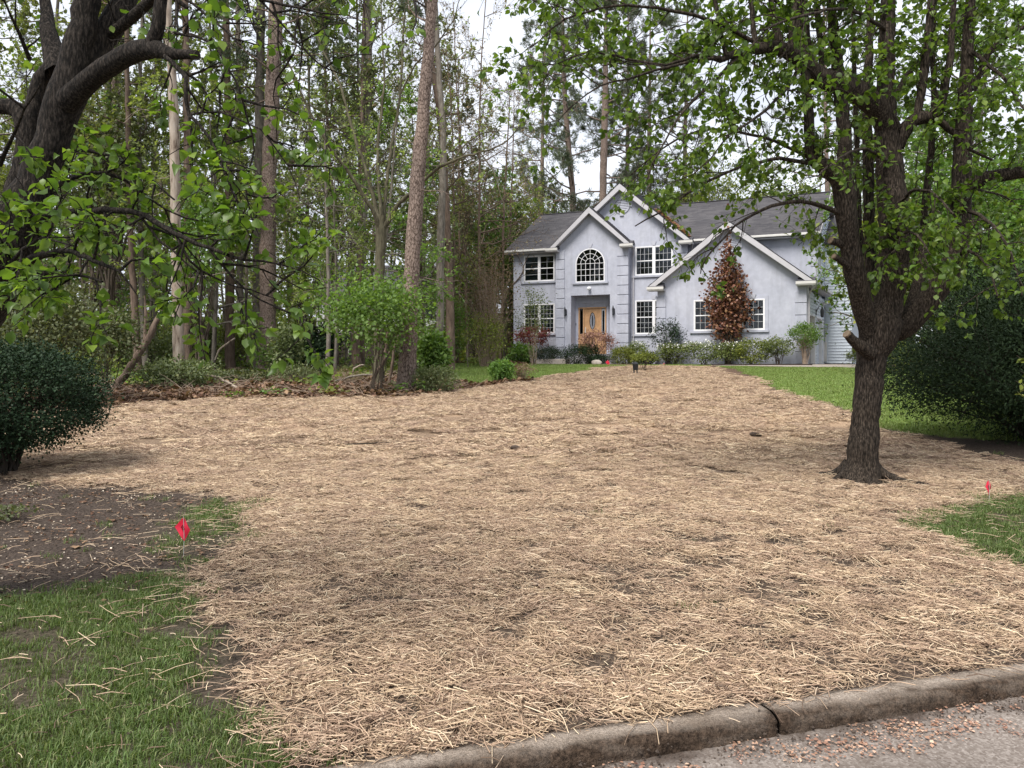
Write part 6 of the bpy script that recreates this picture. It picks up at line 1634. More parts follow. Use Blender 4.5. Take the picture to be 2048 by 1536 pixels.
p = GD(1790, 30); bush('variegated_shrub', 'yellow-green shrub just right of the foreground trunk behind the dark yew', 'shrub', (p.x, p.y, float(gz(p.x, p.y))), 0.9, 0.8, 1.3, 2200, 0.085, 'leaf_yellow', hollow=0.6)

# foreground evergreens
g = Vector((*G(55, 948), 0)); g.z = float(gz(g.x, g.y)); g.x -= 0.25
bush('holly_bush', 'rounded dark evergreen bush with a bare twiggy underside at the left edge', 'shrub', g, 1.13, 1.1, 1.58, 46000, 0.034, 'leaf_holly', shape='diamond', z_lo=0.13, clumps=520, hollow=0.5, spread=0.17, low=0.45, stems=46, stem_mat='twig_dark', stem_r=0.016, seed=41)
g = Vector((8.15, 11.5, 0)); g.z = float(gz(g.x, g.y))
bush('yew_bush', 'large dark sprawling evergreen at the right edge behind the foreground tree', 'shrub', g, 2.7, 2.3, 2.85, 110000, 0.056, 'leaf_yew', shape='lance', z_lo=0.0, clumps=560, hollow=0.2, spread=0.17, stems=60, stem_mat='twig_dark', stem_r=0.028, droop=0.25, low=0.5, seed=42)
g = Vector((10.6, 14.5, 0)); g.z = float(gz(g.x, g.y))
bush('yew_bush', 'second dark evergreen mass behind the sprawling yew at the right edge', 'shrub', g, 3.0, 2.4, 3.0, 46000, 0.085, 'leaf_yew', shape='lance', z_lo=0.02, clumps=260, hollow=0.25, spread=0.24, stems=30, stem_mat='twig_dark', stem_r=0.03, droop=0.2, low=0.5, seed=43)
T = Tree(44)
g = Vector((5.3, 7.6, float(gz(5.3, 7.6))))
for k in range(6):
    T.grow(g, unit(np.array([-0.12 + 0.12 * T.r.normal(), 0.15 * T.r.normal(), 1.0])), 1.2 + 0.5 * T.r.random(), 0.012, 0, dict(levels=1, kids=[6], seg=0.12, wob=0.14, trop=[(-0.01, 0, 0.06), (0, 0, 0.02)], ang=0.7, lr=0.28, leaves=5, size=0.055, hang=-0.2, rmin=0.002, sides=[4, 3], start=0.3))
finish(T, empty('sapling', g, 'small yellow-green leafy sapling at the right edge before the dark yew', 'sapling'), M['twig'], 'ovate', M['leaf_yellow'], 'stems')

# brush along the edge of the woods
UG = 'undergrowth shrubs along the edge of the woods'
def wood_bush(name, label, px, d, wpx, ytop, n, size, leaf, cat='shrub', **kw):
    p = GD(px, d); k = FPX / d
    return bush(name, label, cat, p, wpx / 2 / k, kw.pop('depth', wpx / 2 / k * 0.8), max(0.2, EYE + (HY - ytop) / k - p.z), n, size, leaf, group=kw.pop('group', UG), **kw)
wood_bush('viburnum', 'big bright green shrub arching in front of the leaning pine', 750, 20.3, 235, 540, 4600, 0.095, 'leaf_bright', shape='ovate', z_lo=0.30, stems=11, clumps=110, hollow=0.2, spread=0.42, stem_r=0.014, seed=51)
wood_bush('viburnum', 'bright green bush at the right foot of the leaning pine', 868, 22.5, 75, 660, 2200, 0.11, 'leaf_bright', shape='ovate', clumps=70, hollow=0.35)
wood_bush('holly_tree', 'grey-green holly thicket behind the dark bush at the left edge', 95, 17.5, 270, 548, 9000, 0.075, 'leaf_olive', shape='ovate', clumps=200, hollow=0.35, stems=24, z_lo=0.1, seed=52)
wood_bush('holly_tree', 'lower holly spray right of the holly thicket', 215, 20.5, 150, 612, 3000, 0.08, 'leaf_olive', shape='ovate', clumps=80, hollow=0.3, z_lo=0.4, stems=12)
wood_bush('holly_tree', 'tall grey-green evergreen behind the left foreground trunk', 205, 27, 250, 165, 7500, 0.12, 'leaf_olive', shape='ovate', cat='tree', clumps=150, hollow=0.3, z_lo=0.45, stems=14, stem_r=0.06, depth=2.2)
wood_bush('young_maple', 'fresh green young tree behind the pale dead trunk', 402, 26, 120, 365, 3000, 0.11, 'leaf_bright', cat='tree', clumps=80, hollow=0.3, z_lo=0.45, stems=10, stem_r=0.04)
wood_bush('young_maple', 'light green young tree right of the thick plated pine', 610, 30, 130, 470, 2600, 0.12, 'leaf_spring', cat='tree', clumps=70, hollow=0.3, z_lo=0.3, stems=10, stem_r=0.04)
wood_bush('shrub', 'grey-green brush heap at the right foot of the leaning pine', 872, 20.8, 96, 732, 3600, 0.07, 'leaf_olive', shape='lance', clumps=90, hollow=0.3, stems=40, stem_mat='twig_tan', stem_r=0.008)
wood_bush('shrub', 'low green shrub on the border of lawn and straw below the vine tangle', 1004, 25.0, 56, 718, 1700, 0.085, 'leaf_bright', clumps=60, hollow=0.3, stems=20)
wood_bush('shrub', 'small brown twiggy shrub at the straw border before the laurel', 1045, 26.5, 62, 728, 700, 0.07, 'leaf_tan', clumps=40, hollow=0.3, stems=40, stem_mat='twig_tan', stem_r=0.008)
wood_bush('shrub', 'twiggy olive brush at the foot of the thick plated pine', 600, 24.0, 130, 728, 1800, 0.08, 'leaf_olive', shape='lance', clumps=60, hollow=0.2, stems=50, stem_mat='twig', stem_r=0.008)
wood_bush('shrub', 'brown twig brush left of the many-limbed tree', 690, 24.0, 110, 738, 900, 0.07, 'leaf_tan', shape='lance', clumps=50, hollow=0.2, stems=70, stem_mat='twig_tan', stem_r=0.009)
wood_bush('shrub', 'dark green laurel mound between the thick pine and the snag', 610, 28.5, 110, 668, 2600, 0.12, 'leaf_holly', shape='ovate', clumps=70, hollow=0.3, z_lo=0.15)
wood_bush('ivy_mound', 'ivy and brush heaped round the foot of the pale dead trunk', 350, 22.0, 190, 716, 4200, 0.075, 'leaf_olive', shape='ovate', clumps=120, hollow=0.2, stems=30, stem_r=0.008, seed=53)
wood_bush('ivy_mound', 'low ivy patch between the pale dead trunk and the thick pine', 480, 24.5, 150, 742, 2600, 0.085, 'leaf_olive', shape='ovate', clumps=70, hollow=0.2)
wood_bush('shrub', 'green shrub behind the reddish trunk left of the vines', 912, 42, 90, 590, 3400, 0.12, 'leaf_bright', clumps=80, hollow=0.3, z_lo=0.05, seed=54)
wood_bush('vine_tangle', 'tall brown tangle of bare vines hiding the left corner of the house', 980, 37.0, 140, 474, 4200, 0.085, 'leaf_tan', clumps=150, hollow=0.15, stems=190, stem_mat='twig_tan', stem_r=0.012, spread=0.36, cat='vines', seed=55)
wood_bush('vine_tangle', 'yellow-leaved vine heap at the foot of the brown tangle', 968, 36, 110, 620, 2600, 0.085, 'leaf_yellow', clumps=80, hollow=0.2, stems=60, stem_mat='twig_tan', stem_r=0.012, cat='vines', seed=56)
wood_bush('shrub', 'thin bare-branched shrub with grey-green sprays in front of the lower left window', 1068, 37.0, 82, 568, 1300, 0.09, 'leaf_olive', clumps=50, hollow=0.2, z_lo=0.35, stems=16, stem_mat='twig_tan', stem_r=0.006, seed=57)
wood_bush('evergreen_shrub', 'blue-green evergreen shrub under the small house deep in the woods', 640, 34, 110, 640, 2600, 0.13, 'leaf_holly', clumps=60, hollow=0.3, seed=58)
for k in range(34):
    d = rng.uniform(26, 44); px = rng.uniform(-60, 850)
    wood_bush('undergrowth_shrub', ['yellow-green', 'bright green', 'olive', 'yellow-green', 'olive', 'bright green'][k % 6] + (' undergrowth shrub far back ' if d > 35 else ' undergrowth shrub ') + next(w for lim, w in ((100, 'behind the dark bush'), (210, 'left of the broad grey trunk'), (300, 'near the leaning dead tree'), (420, 'behind the pale dead trunk'), (500, 'among the close pair of trunks'), (600, 'behind the thick plated pine'), (700, 'beside the grey-pink snag'), (790, 'behind the many-limbed tree'), (870, 'behind the leaning pine'), (5000, 'near the reddish trunk')) if px < lim), px, d, rng.uniform(70, 150), rng.uniform(580, 705), 1500, 0.12, ['leaf_spring', 'leaf_bright', 'leaf_olive', 'leaf_spring', 'leaf_olive', 'leaf_bright'][k % 6], clumps=44, hollow=0.2, spread=0.42, stems=12, group='undergrowth deep in the woods', seed=600 + k)

# small weeping plant beside the black box, grass tuft, ferny weed
p = GD(1288, 33); bush('weeping_shrub', 'small yellow-green weeping shrub planted beside the black box', 'shrub', p, 0.62, 0.5, 0.85, 1100, 0.085, 'leaf_yellow', shape='lance', z_lo=0.45, stems=9, clumps=36, droop=0.12, hollow=0.2, stem_r=0.012)
g = G(10, 1040); bush('weed_clump', 'low green leafy weed on the bare soil at the left edge', 'weed', (g[0], g[1], float(gz(*g))), 0.36, 0.26, 0.12, 300, 0.032, 'leaf_olive', shape='ovate', clumps=26, hollow=0.2, stems=10, stem_r=0.003)
# ================================================================ SMALL THINGS
# neighbour's house and its deck fence glimpsed through the woods
M['pale_siding'] = plain('pale_siding', (0.62, 0.64, 0.64), 0.6, 0.2, 0.05, 2)
M['dark_wood'] = plain('dark_wood', (0.085, 0.07, 0.06), 0.85, 0.1, 0.2, 4)
o0 = GD(745, 62)
nh = empty('neighbour_house', o0, 'pale sided house glimpsed far off between the trunks of the woods', 'house')
b = MB(); b.box(-4.5, 6.0, 0, 7, -0.5, 5.6); b.build('wall', M['pale_siding'], nh)
b = MB(); b.prism([(-5, -0.6, 5.5), (6.5, -0.6, 5.5), (6.5, 3.5, 8.2), (-5, 3.5, 8.2)], [(-5, -0.6, 5.7), (6.5, -0.6, 5.7), (6.5, 3.5, 8.4), (-5, 3.5, 8.4)]); b.build('roof', M['shingle'], nh)
for x0 in (-3.2, -0.6, 2.0, 4.2):
    for z0 in (1.0, 3.6):
        b = MB(); b.box(x0, x0 + 1.0, -0.06, -0.005, z0, z0 + 1.3); f = b.build('window', M['white_vinyl'], nh)
        b = MB(); b.box(x0 + 0.1, x0 + 0.9, -0.09, -0.062, z0 + 0.1, z0 + 1.2); b.build('pane', M['room_dark'], f)
o1 = GD(720, 54)
fe = empty('deck_fence', o1, 'dark timber fence with open rails seen between trunks in front of the far pale house', 'fence')
for k in range(26):
    b = MB(); b.box(-3.5 + k * 0.3, -3.5 + k * 0.3 + 0.26, 0, 0.03, 0, 1.45); b.build('fence_board', M['dark_wood'], fe)
for z0 in (1.5, 1.95):
    b = MB(); b.box(-3.6, 4.4, -0.02, 0.05, z0, z0 + 0.09); b.build('rail', M['dark_wood'], fe)
for k in range(6):
    b = MB(); b.box(-3.6 + k * 1.55, -3.6 + k * 1.55 + 0.1, 0.051, 0.15, -0.1, 2.1); b.build('post', M['dark_wood'], fe)

# red marker flags
M['flag_red'] = plain('flag_red', (0.62, 0.018, 0.05), 0.45, 0.4, 0.12, 30)
M['flag_ink'] = plain('flag_ink', (0.03, 0.006, 0.008), 0.6, 0.2)
M['wire'] = plain('wire', (0.42, 0.42, 0.40), 0.4, 0.4)
def flag(label, px, py_top, py_bot, py_ground, wide, skew=0.2, ink=True, seed=0, lean=0.0):
    g = G(px, py_ground); d = g[1]; z = float(gz(*g))
    k = d / FPX
    zt = EYE + (HY - py_top) * k - z; zb_ = EYE + (HY - py_bot) * k - z
    root = empty('marker_flag', (g[0], g[1], z), label, 'marker flag', 'red utility marker flags')
    b = MB(); b.tube([(0, 0, -0.03), (0.004, 0, zt * 0.5), (lean, 0, zt + 0.004)], 0.0022, 5); b.build('wire', M['wire'], root)
    w = wide * k; zm = (zt + zb_) / 2
    T0 = np.array([lean, 0, zt]); B0 = np.array([lean + skew * w * 0.3, 0, zb_]); L0 = np.array([lean - w * 0.58, -0.012, zm + 0.1 * (zt - zb_)]); R0 = np.array([lean + w * 0.42, 0.02, zm - 0.06 * (zt - zb_)])
    V, F = [], []
    n = 6
    for i in range(n + 1):
        for j in range(n + 1):
            u, v = i / n, j / n
            p = (1 - u) * (1 - v) * T0 + u * (1 - v) * R0 + (1 - u) * v * L0 + u * v * B0
            p = p + np.array([0, 0.006 * math.sin(u * 5 + seed) + 0.005 * math.cos(v * 6 + seed * 2), 0])
            V.append(p)
    for i in range(n):
        for j in range(n):
            a = i * (n + 1) + j; F.append((a, a + 1, a + n + 2, a + n + 1))
    V = np.array(V); V2 = V + np.array([0, 0.0012, 0]); m = len(V)
    me = np_mesh('sheet', np.concatenate([V, V2]), np.concatenate([np.array(F), np.array(F)[:, ::-1] + m]), M['flag_red'], smooth=True)
    link('sheet', me, root)
    if ink:
        b = MB()
        def bar(u0, u1, v0, v1):
            q = []
            for u, v in ((u0, v0), (u1, v0), (u1, v1), (u0, v1)):
                p = (1 - u) * (1 - v) * T0 + u * (1 - v) * R0 + (1 - u) * v * L0 + u * v * B0
                q.append(p + np.array([0, 0.006 * math.sin(u * 5 + seed) + 0.005 * math.cos(v * 6 + seed * 2) - 0.0015, 0]))
            b.prism([tuple(x + np.array([0, -0.0006, 0])) for x in q], [tuple(x) for x in q])
        for v in (0.36, 0.46, 0.56):      # three smudged rows of dark print running down the sheet
            for u in (0.30, 0.42, 0.54):
                bar(u, u + 0.07, v, v + 0.045); bar(u, u + 0.022, v, v + 0.08); bar(u + 0.05, u + 0.072, v + 0.02, v + 0.08)
        b.build('print', M['flag_ink'], root)
flag('red marker flag with dark print at the near edge between bare soil and grass patch', 367, 1034, 1082, 1112, 29, 0.2, True, 1, 0.0)
flag('red marker flag folded narrow at the grass patch under the right tree', 1978, 960, 991, 1006, 15, -0.1, True, 2, 0.0)
flag('pair-like red flag on the far lawn left of the black box', 1216, 720, 731, 737, 9, 0.2, False, 3)
flag('small red flag on the lawn strip in front of the garage', 1328, 726, 736, 742, 7, 0.2, False, 4)

# black box on two legs at the head of the straw
g = G(1271, 749); p = Vector((g[0], g[1], float(gz(*g)))); k = g[1] / FPX
M['black_plastic'] = plain('black_plastic', (0.012, 0.013, 0.016), 0.35, 0.5, 0.1)
bx = empty('utility_box', p, 'small black box on two legs standing in the straw before the doorstep', 'utility box')
w = 6.0 * k
def ngon(r, z, n=8): return [(r * math.cos(t) * 1.0, r * 0.8 * math.sin(t), z) for t in np.linspace(math.pi / 8, 2 * math.pi + math.pi / 8, n, endpoint=False)]
b = MB(); b.prism(ngon(w * 0.86, 9.0 * k), ngon(w * 1.05, 20.5 * k)); b.build('body', M['black_plastic'], bx, 0.004)
b = MB(); b.prism(ngon(w * 1.2, 20.6 * k), ngon(w * 1.15, 22 * k)); b.prism(ngon(w * 1.0, 22.0 * k), ngon(w * 0.3, 26 * k)); b.build('lid', M['black_plastic'], bx)
for s_ in (-1, 1):
    b = MB(); b.box(s_ * w * 0.5 - 0.022, s_ * w * 0.5 + 0.022, -0.02, 0.02, -0.12, 9.0 * k); b.build('leg', M['black_plastic'], bx)

# boulder by the doorstep, and small stones and clods
def stone(name, label, cat, loc, r, mat, seed, group=None):
    rr = np.random.default_rng(seed)
    bm = bmesh.new(); bmesh.ops.create_icosphere(bm, subdivisions=3, radius=1)
    for v in bm.verts:
        n_ = float(fbm(v.co.x * 1.6 + seed, v.co.y * 1.6 + v.co.z * 2.1, 3)) - 0.5
        v.co *= 1 + 0.5 * n_
        v.co.x *= r[0]; v.co.y *= r[1]; v.co.z *= r[2]
    me = bpy.data.meshes.new(name); bm.to_mesh(me); bm.free(); me.materials.append(mat)
    for f in me.polygons: f.use_smooth = True
    return tag(link(name, me, None, loc), label, cat, group)
M['boulder'] = plain('boulder', (0.40, 0.36, 0.31), 0.9, 0.15, 0.25, 3, 0.6)
M['clod'] = plain('clod', (0.075, 0.058, 0.047), 0.95, 0.1, 0.3, 14, 0.6)
c, kk = HP(1193.5, D_E - 3.0); stone('boulder', 'pale rounded boulder on the lawn edge right of the clipped bushes', 'boulder', (c.x, c.y, 1.70), (10.5 / kk, 0.22, 0.19), M['boulder'], 3)
for k_, (px, py, r, lab) in enumerate([(1275, 1334, 0.022, 'dark clod in the straw above the kerb joint'), (1030, 898, 0.05, 'dark clod in the middle of the straw field'), (1512, 872, 0.07, 'matted lump of straw and soil left of the right tree'), (1268, 752, 0.06, 'dark clod at the foot of the black box')]):
    g = G(px, py); stone('soil_clod', lab, 'clod', (g[0], g[1], float(gz(*g)) + r * 0.4), (r * 1.3, r, r * 0.7), M['clod'], 10 + k_, 'clods lying in the straw')

# sticks lying and standing in the straw
for k_, (lab, pts, rad) in enumerate([('long dark stick lying across the straw left of centre', [(690, 893), (740, 891), (800, 888), (870, 886)], 0.012),
        ('short dark twig standing out of the straw in the middle', [(1029, 902), (1031, 893)], 0.008), ('short twig standing in the straw by the wood edge', [(322, 848), (318, 832)], 0.008),
        ('brown stick standing out of the straw near the kerb joint', [(1413, 1312), (1428, 1290)], 0.006), ('thin twig in the straw at right of the far twig', [(968, 845), (966, 831)], 0.007)]):
    P = []
    for i, (px, py) in enumerate(pts):
        if len(pts) == 2 and i == 1:
            g0 = G(*pts[0]); kq = g0[1] / FPX
            P.append((P[0][0] + (px - pts[0][0]) * kq, g0[1] + 0.02, P[0][2] + (pts[0][1] - py) * kq))
        else:
            g = G(px, py); P.append((g[0], g[1], float(gz(*g)) + rad + (0.02 if len(pts) > 2 else -0.02)))
    mb = MB(); mb.tube([tuple(np.array(q) - np.array(P[0])) for q in P], np.linspace(rad, rad * 0.5, len(P)), 6)
    o = mb.build('stick', M['twig_dark']); o.location = P[0]; tag(o, lab, 'stick', 'sticks in the straw')

# dry leaves lying on the bare soil
LV = np.array([(0, 0, 0), (-.28, .2, .10), (-.45, .5, .02), (-.2, .75, .12), (0, 1, .02), (.2, .75, .10), (.42, .48, .05), (.28, .2, .14), (0, .45, -.02)])
LF = [(0, 8, 1), (1, 8, 2), (2, 8, 3), (3, 8, 4), (4, 8, 5), (5, 8, 6), (6, 8, 7), (7, 8, 0)]
dl = np_mesh('dry_leaf', LV, np.array(LF), M['leaf_litter'], tint=np.full(9, 0.8))
for px, py, s_, lab in ((313, 1119, 0.085, 'curled tan leaf below the near red flag'), (168, 1141, 0.06, 'brown leaf at the right end of the bare soil'), (56, 1102, 0.055, 'small brown leaf at the left end of the bare soil'), (150, 1100, 0.09, 'long curled tan leaf in the middle of the bare soil'), (225, 1045, 0.09, 'curled tan leaf on the far side of the bare soil'), (165, 1090, 0.06, 'pale leaf above the long curled leaf on the bare soil'), (425, 1255, 0.04, 'small rusty leaf in the grass by the straw edge')):
    g = G(px, py); o = link('dry_leaf', dl, None, (g[0], g[1], float(gz(*g)) + 0.012)); o.scale = (s_, s_, s_); o.rotation_euler = (0.2 * rng.normal(), 0.2 * rng.normal(), rng.random() * 6.28)
    tag(o, lab, 'leaf', 'dry leaves on the bare soil')

# ================================================================ SCATTERED GROUND COVER (instanced)
def scatter(name, label, pts, rots, scl, protos, idx=None):
    pts = np.asarray(pts, float); n = len(pts)
    me = bpy.data.meshes.new(name)
    me.vertices.add(n); me.vertices.foreach_set('co', pts.astype(np.float32).ravel())
    a = me.attributes.new('rot', 'FLOAT_VECTOR', 'POINT'); a.data.foreach_set('vector', np.asarray(rots, np.float32).ravel())
    a = me.attributes.new('scl', 'FLOAT', 'POINT'); a.data.foreach_set('value', np.asarray(scl, np.float32))
    a = me.attributes.new('idx', 'INT', 'POINT'); a.data.foreach_set('value', (rng.integers(len(protos), size=n) if idx is None else np.asarray(idx)).astype(np.int32))
    me.update()
    o = link(name, me); tag(o, label, kind='stuff')
    ng = bpy.data.node_groups.new(name, 'GeometryNodeTree')
    ng.interface.new_socket('Geometry', in_out='INPUT', socket_type='NodeSocketGeometry')
    ng.interface.new_socket('Geometry', in_out='OUTPUT', socket_type='NodeSocketGeometry')
    gi = ng.nodes.new('NodeGroupInput'); go = ng.nodes.new('NodeGroupOutput')
    iop = ng.nodes.new('GeometryNodeInstanceOnPoints'); g2i = ng.nodes.new('GeometryNodeGeometryToInstance')
    for p in protos:
        ob = bpy.data.objects.new(p.name, p)
        oi = ng.nodes.new('GeometryNodeObjectInfo'); oi.inputs['Object'].default_value = ob; oi.inputs['As Instance'].default_value = False
        ng.links.new(oi.outputs['Geometry'], g2i.inputs[0])
    def at(nm, ty):
        q = ng.nodes.new('GeometryNodeInputNamedAttribute'); q.data_type = ty; q.inputs['Name'].default_value = nm
        return [s for s in q.outputs if s.enabled and s.name == 'Attribute'][0]
    ng.links.new(gi.outputs[0], iop.inputs['Points']); ng.links.new(g2i.outputs[0], iop.inputs['Instance'])
    iop.inputs['Pick Instance'].default_value = True
    ng.links.new(at('idx', 'INT'), iop.inputs['Instance Index'])
    ng.links.new(at('rot', 'FLOAT_VECTOR'), iop.inputs['Rotation'])
    ng.links.new(at('scl', 'FLOAT'), iop.inputs['Scale'])
    ng.links.new(iop.outputs[0], go.inputs[0])
    md = o.modifiers.new('scatter', 'NODES'); md.node_group = ng
    return o

def straw_clump(seed, n, rad, lmin=0.05, lmax=0.19, w=0.0020):
    r = np.random.default_rng(seed)
    a = r.random(n) * 6.283; q = rad * np.sqrt(r.random(n))
    base_dir = r.random() * 6.283
    c = np.stack([q * np.cos(a), q * np.sin(a), 0.003 + 0.020 * r.random(n) ** 1.6], 1)
    h = base_dir + r.normal(size=n) * 1.1
    el = r.normal(size=n) * 0.16
    d = np.stack([np.cos(h) * np.cos(el), np.sin(h) * np.cos(el), np.sin(el)], 1)
    L_ = (lmin + (lmax - lmin) * r.random(n) ** 1.7)[:, None]
    bend = r.normal(size=(n, 3)) * 0.05 * L_ ; bend[:, 2] = np.abs(bend[:, 2]) * 0.8
    s0, s1, s2 = c - d * L_ / 2, c + bend, c + d * L_ / 2
    ww = (w * (0.6 + 0.9 * r.random(n)))[:, None]
    sd = np.stack([-np.sin(h), np.cos(h), np.zeros(n)], 1); up_ = np.array([0, 0, 1.0])
    V = []
    for s in (s0, s1, s2):
        V += [s + sd * ww, s - sd * ww, s + up_ * ww * 1.3]
    V = np.stack(V, 1).reshape(-1, 3)
    V[:, 2] = np.maximum(V[:, 2], -0.004)
    F = []
    for k in (0, 3):
        for x0, x1 in ((0, 1), (1, 2), (2, 0)): F.append((k + x0, k + x1, k + 3 + x1, k + 3 + x0))
    F = np.array(F)[None] + (np.arange(n) * 9)[:, None, None]
    t = np.clip(0.48 + r.normal(size=n) * 0.27, 0, 1)
    return np_mesh('straw_clump', V, F.reshape(-1, 4), M['straw'], tint=np.repeat(t, 9))
sc_n = [straw_clump(s_, 58, 0.11, 0.025, 0.125, 0.0017) for s_ in range(300, 308)]
sc_f = [straw_clump(s_, 95, 0.21, 0.05, 0.17, 0.0026) for s_ in range(310, 315)]
sc_1 = [straw_clump(s_, 2, 0.16, 0.04, 0.17, 0.0017) for s_ in range(320, 325)]
def ground_pts(n, xlo, xhi, ylo, yhi, tmin=0.1):
    x = rng.uniform(xlo, xhi, n); y = rng.uniform(ylo, yhi, n)
    m = (kerb_t(x, y) > tmin) & (np.abs(x) < 0.72 * y + 0.8)
    return x[m], y[m]
def tilt(x, y, n, j=0.10):
    return np.stack([np.arctan(0.0435) + rng.normal(size=n) * j, rng.normal(size=n) * j, rng.random(n) * 6.283], 1)
EX, EY, ES, EI = [], [], [], []
x, y = ground_pts(52000, -9, 9, 2.6, 10.5, 0.19)
sd_ = straw_sd(x, y)
den = sstep(-0.12, 0.30, sd_) * (0.50 + 0.50 * sstep(0.36, 0.58, fbm(x * 1.1 + 3, y * 0.8 + 8, 4))) * (0.06 + 0.80 * sstep(0.41, 0.61, fbm(x * 7.0, y * 5.0 + 40, 4)))
m = rng.random(len(x)) < den
x, y = x[m], y[m]; n = len(x)
z = gz(x, y) + 0.004 + 0.022 * sstep(0.45, 0.7, fbm(x * 2.4 + 9, y * 2.4, 2)) * rng.random(n)
rot = tilt(x, y, n)
scatter('straw', 'golden straw mulch strewn over the whole front yard', np.stack([x, y, z], 1), rot, 0.75 + 0.55 * rng.random(n), sc_n)
x, y = ground_pts(36000, -24, 15, 10, 36)
m = rng.random(len(x)) < sstep(-0.2, 0.5, straw_sd(x, y)) * (0.35 + 0.65 * sstep(0.38, 0.58, fbm(x * 2.6, y * 1.4 + 40, 3))) * (0.30 + 0.70 * sstep(0.33, 0.56, fbm(x * 1.1 + 3, y * 0.8 + 8, 4)))
x, y = x[m], y[m]; n = len(x)
scatter('far_straw', 'straw mulch on the far half of the yard up to the lawn', np.stack([x, y, gz(x, y) + 0.006 + 0.03 * rng.random(n) * sstep(0.5, 0.7, fbm(x * 1.6, y * 1.6, 2))], 1), tilt(x, y, n, 0.12), 0.8 + 0.6 * rng.random(n), sc_f)
x, y = ground_pts(30000, -8, 9, 2.6, 9, 0.16)
m = straw_sd(x, y) > -0.05; x, y = x[m], y[m]; n = len(x)
scatter('sparse_straw', 'thin stray straw over the darker gaps in the mulch', np.stack([x, y, gz(x, y) + 0.006], 1), tilt(x, y, n, 0.14), 0.6 + 0.6 * rng.random(n), [straw_clump(s_, 7, 0.13, 0.02, 0.12, 0.0015) for s_ in range(330, 334)])
# loose strands blown over grass, soil and kerb
x, y = ground_pts(21000, -7, 8, 2.4, 10, 0.03)
sd_ = straw_sd(x, y)
pr_ = np.where(sd_ < 0.1, 0.55 * np.exp(np.minimum(sd_, 0) / 0.45) + 0.075, 0.0)
kt = kerb_t(x, y)
pr_ = np.where((kt < 0.20) & (x > -0.9), np.where(kt > 0.10, 0.45, 0.03), pr_)
m = rng.random(len(x)) < pr_
x, y = x[m], y[m]; n = len(x)
zz = np.where(kerb_t(x, y) < 0.155, 0.088, gz(x, y) + 0.02)
scatter('loose_straw', 'single straw stalks blown onto the grass, the soil and the kerb', np.stack([x, y, zz], 1), tilt(x, y, n, 0.12), 0.8 + 0.5 * rng.random(n), sc_1)

def grass_clump(seed, n, rad, h, mat, w=0.0022):
    r = np.random.default_rng(seed)
    a = r.random(n) * 6.283; q = rad * np.sqrt(r.random(n))
    b0 = np.stack([q * np.cos(a), q * np.sin(a), np.full(n, -0.005)], 1)
    h_ = (h * (0.45 + 0.75 * r.random(n)))[:, None]
    az_ = r.random(n) * 6.283; ln = (0.25 + 0.75 * r.random(n))[:, None]
    d = np.stack([np.cos(az_), np.sin(az_), np.zeros(n)], 1)
    s = np.stack([-np.sin(az_), np.cos(az_), np.zeros(n)], 1) * w
    p1 = b0 + np.array([0, 0, 0.6]) * h_ + d * h_ * 0.25 * ln
    p2 = b0 + np.array([0, 0, 0.92]) * h_ * (1.05 - 0.4 * ln) + d * h_ * 0.8 * ln
    V = np.stack([b0 - s, b0 + s, p1 - s * 0.8, p1 + s * 0.8, p2], 1).reshape(-1, 3)
    i = np.arange(n) * 5
    T3 = np.concatenate([np.stack([i, i + 1, i + 3], 1), np.stack([i, i + 3, i + 2], 1), np.stack([i + 2, i + 3, i + 4], 1)])
    return np_mesh('grass_clump', V, T3, mat, tint=np.repeat(np.clip(0.45 + r.normal(size=n) * 0.25, 0, 1), 5))
gc_n = [grass_clump(s_, 34, 0.055, 0.052, M['grass'], 0.0017) for s_ in range(400, 406)]
gc_f = [grass_clump(s_, 46, 0.14, 0.060, M['grass_lawn'], 0.005) for s_ in range(410, 414)]
x, y = ground_pts(80000, -7, 9, 1.2, 9.5, 0.15)
gsd = np.maximum(np.maximum(poly_sd(x, y, GRASS_R), poly_sd(x, y, GRASS_L)), poly_sd(x, y, GRASS_F) - 0.05) + (fbm(x * 2.2, y * 2.2 + 3, 3) - 0.5) * 0.55
bare_ = sstep(0.32, 0.52, fbm(x * 2.0 + 60, y * 2.0 + 20, 3))
thin = np.where(poly_sd(x, y, GRASS_F) > 0, 0.45, 1.0)
m = rng.random(len(x)) < sstep(-0.1, 0.22, gsd) * (0.30 + 0.70 * bare_) * thin
x, y = x[m], y[m]; n = len(x)
scatter('grass', 'rough green grass along the near left and right of the straw', np.stack([x, y, gz(x, y)], 1), tilt(x, y, n, 0.15), 0.6 + 0.75 * rng.random(n) * (0.5 + fbm(x * 2, y * 2, 2)), gc_n)
# little tufts straying over soil and straw
x, y = ground_pts(2600, -6, 8, 2.2, 11, 0.16)
m = rng.random(len(x)) < np.where(poly_sd(x, y, DIRT) > 0, 0.35, 0.05) * sstep(0.45, 0.65, fbm(x * 3, y * 3, 2)) * 1.5
x, y = x[m], y[m]; n = len(x)
g1 = G(1812, 972); g2 = G(560, 1500); g3 = G(640, 1515); g4 = G(510, 1445)
ex = np.concatenate([np.array([q[0] + 0.05 * rng.normal(size=7) for q in (g1, g2, g3, g4)]).ravel()]); ey = np.concatenate([np.array([np.full(7, q[1]) + 0.03 * rng.normal(size=7) for q in (g1, g2, g3, g4)]).ravel()])
x = np.concatenate([x, ex]); y = np.concatenate([y, ey]); n = len(x)
m = kerb_t(x, y) > 0.16; x, y = x[m], y[m]; n = len(x)
scatter('grass_tufts', 'sparse young grass tufts in the bare soil and straw', np.stack([x, y, gz(x, y)], 1), tilt(x, y, n, 0.15), 0.5 + 0.9 * rng.random(n), gc_n)
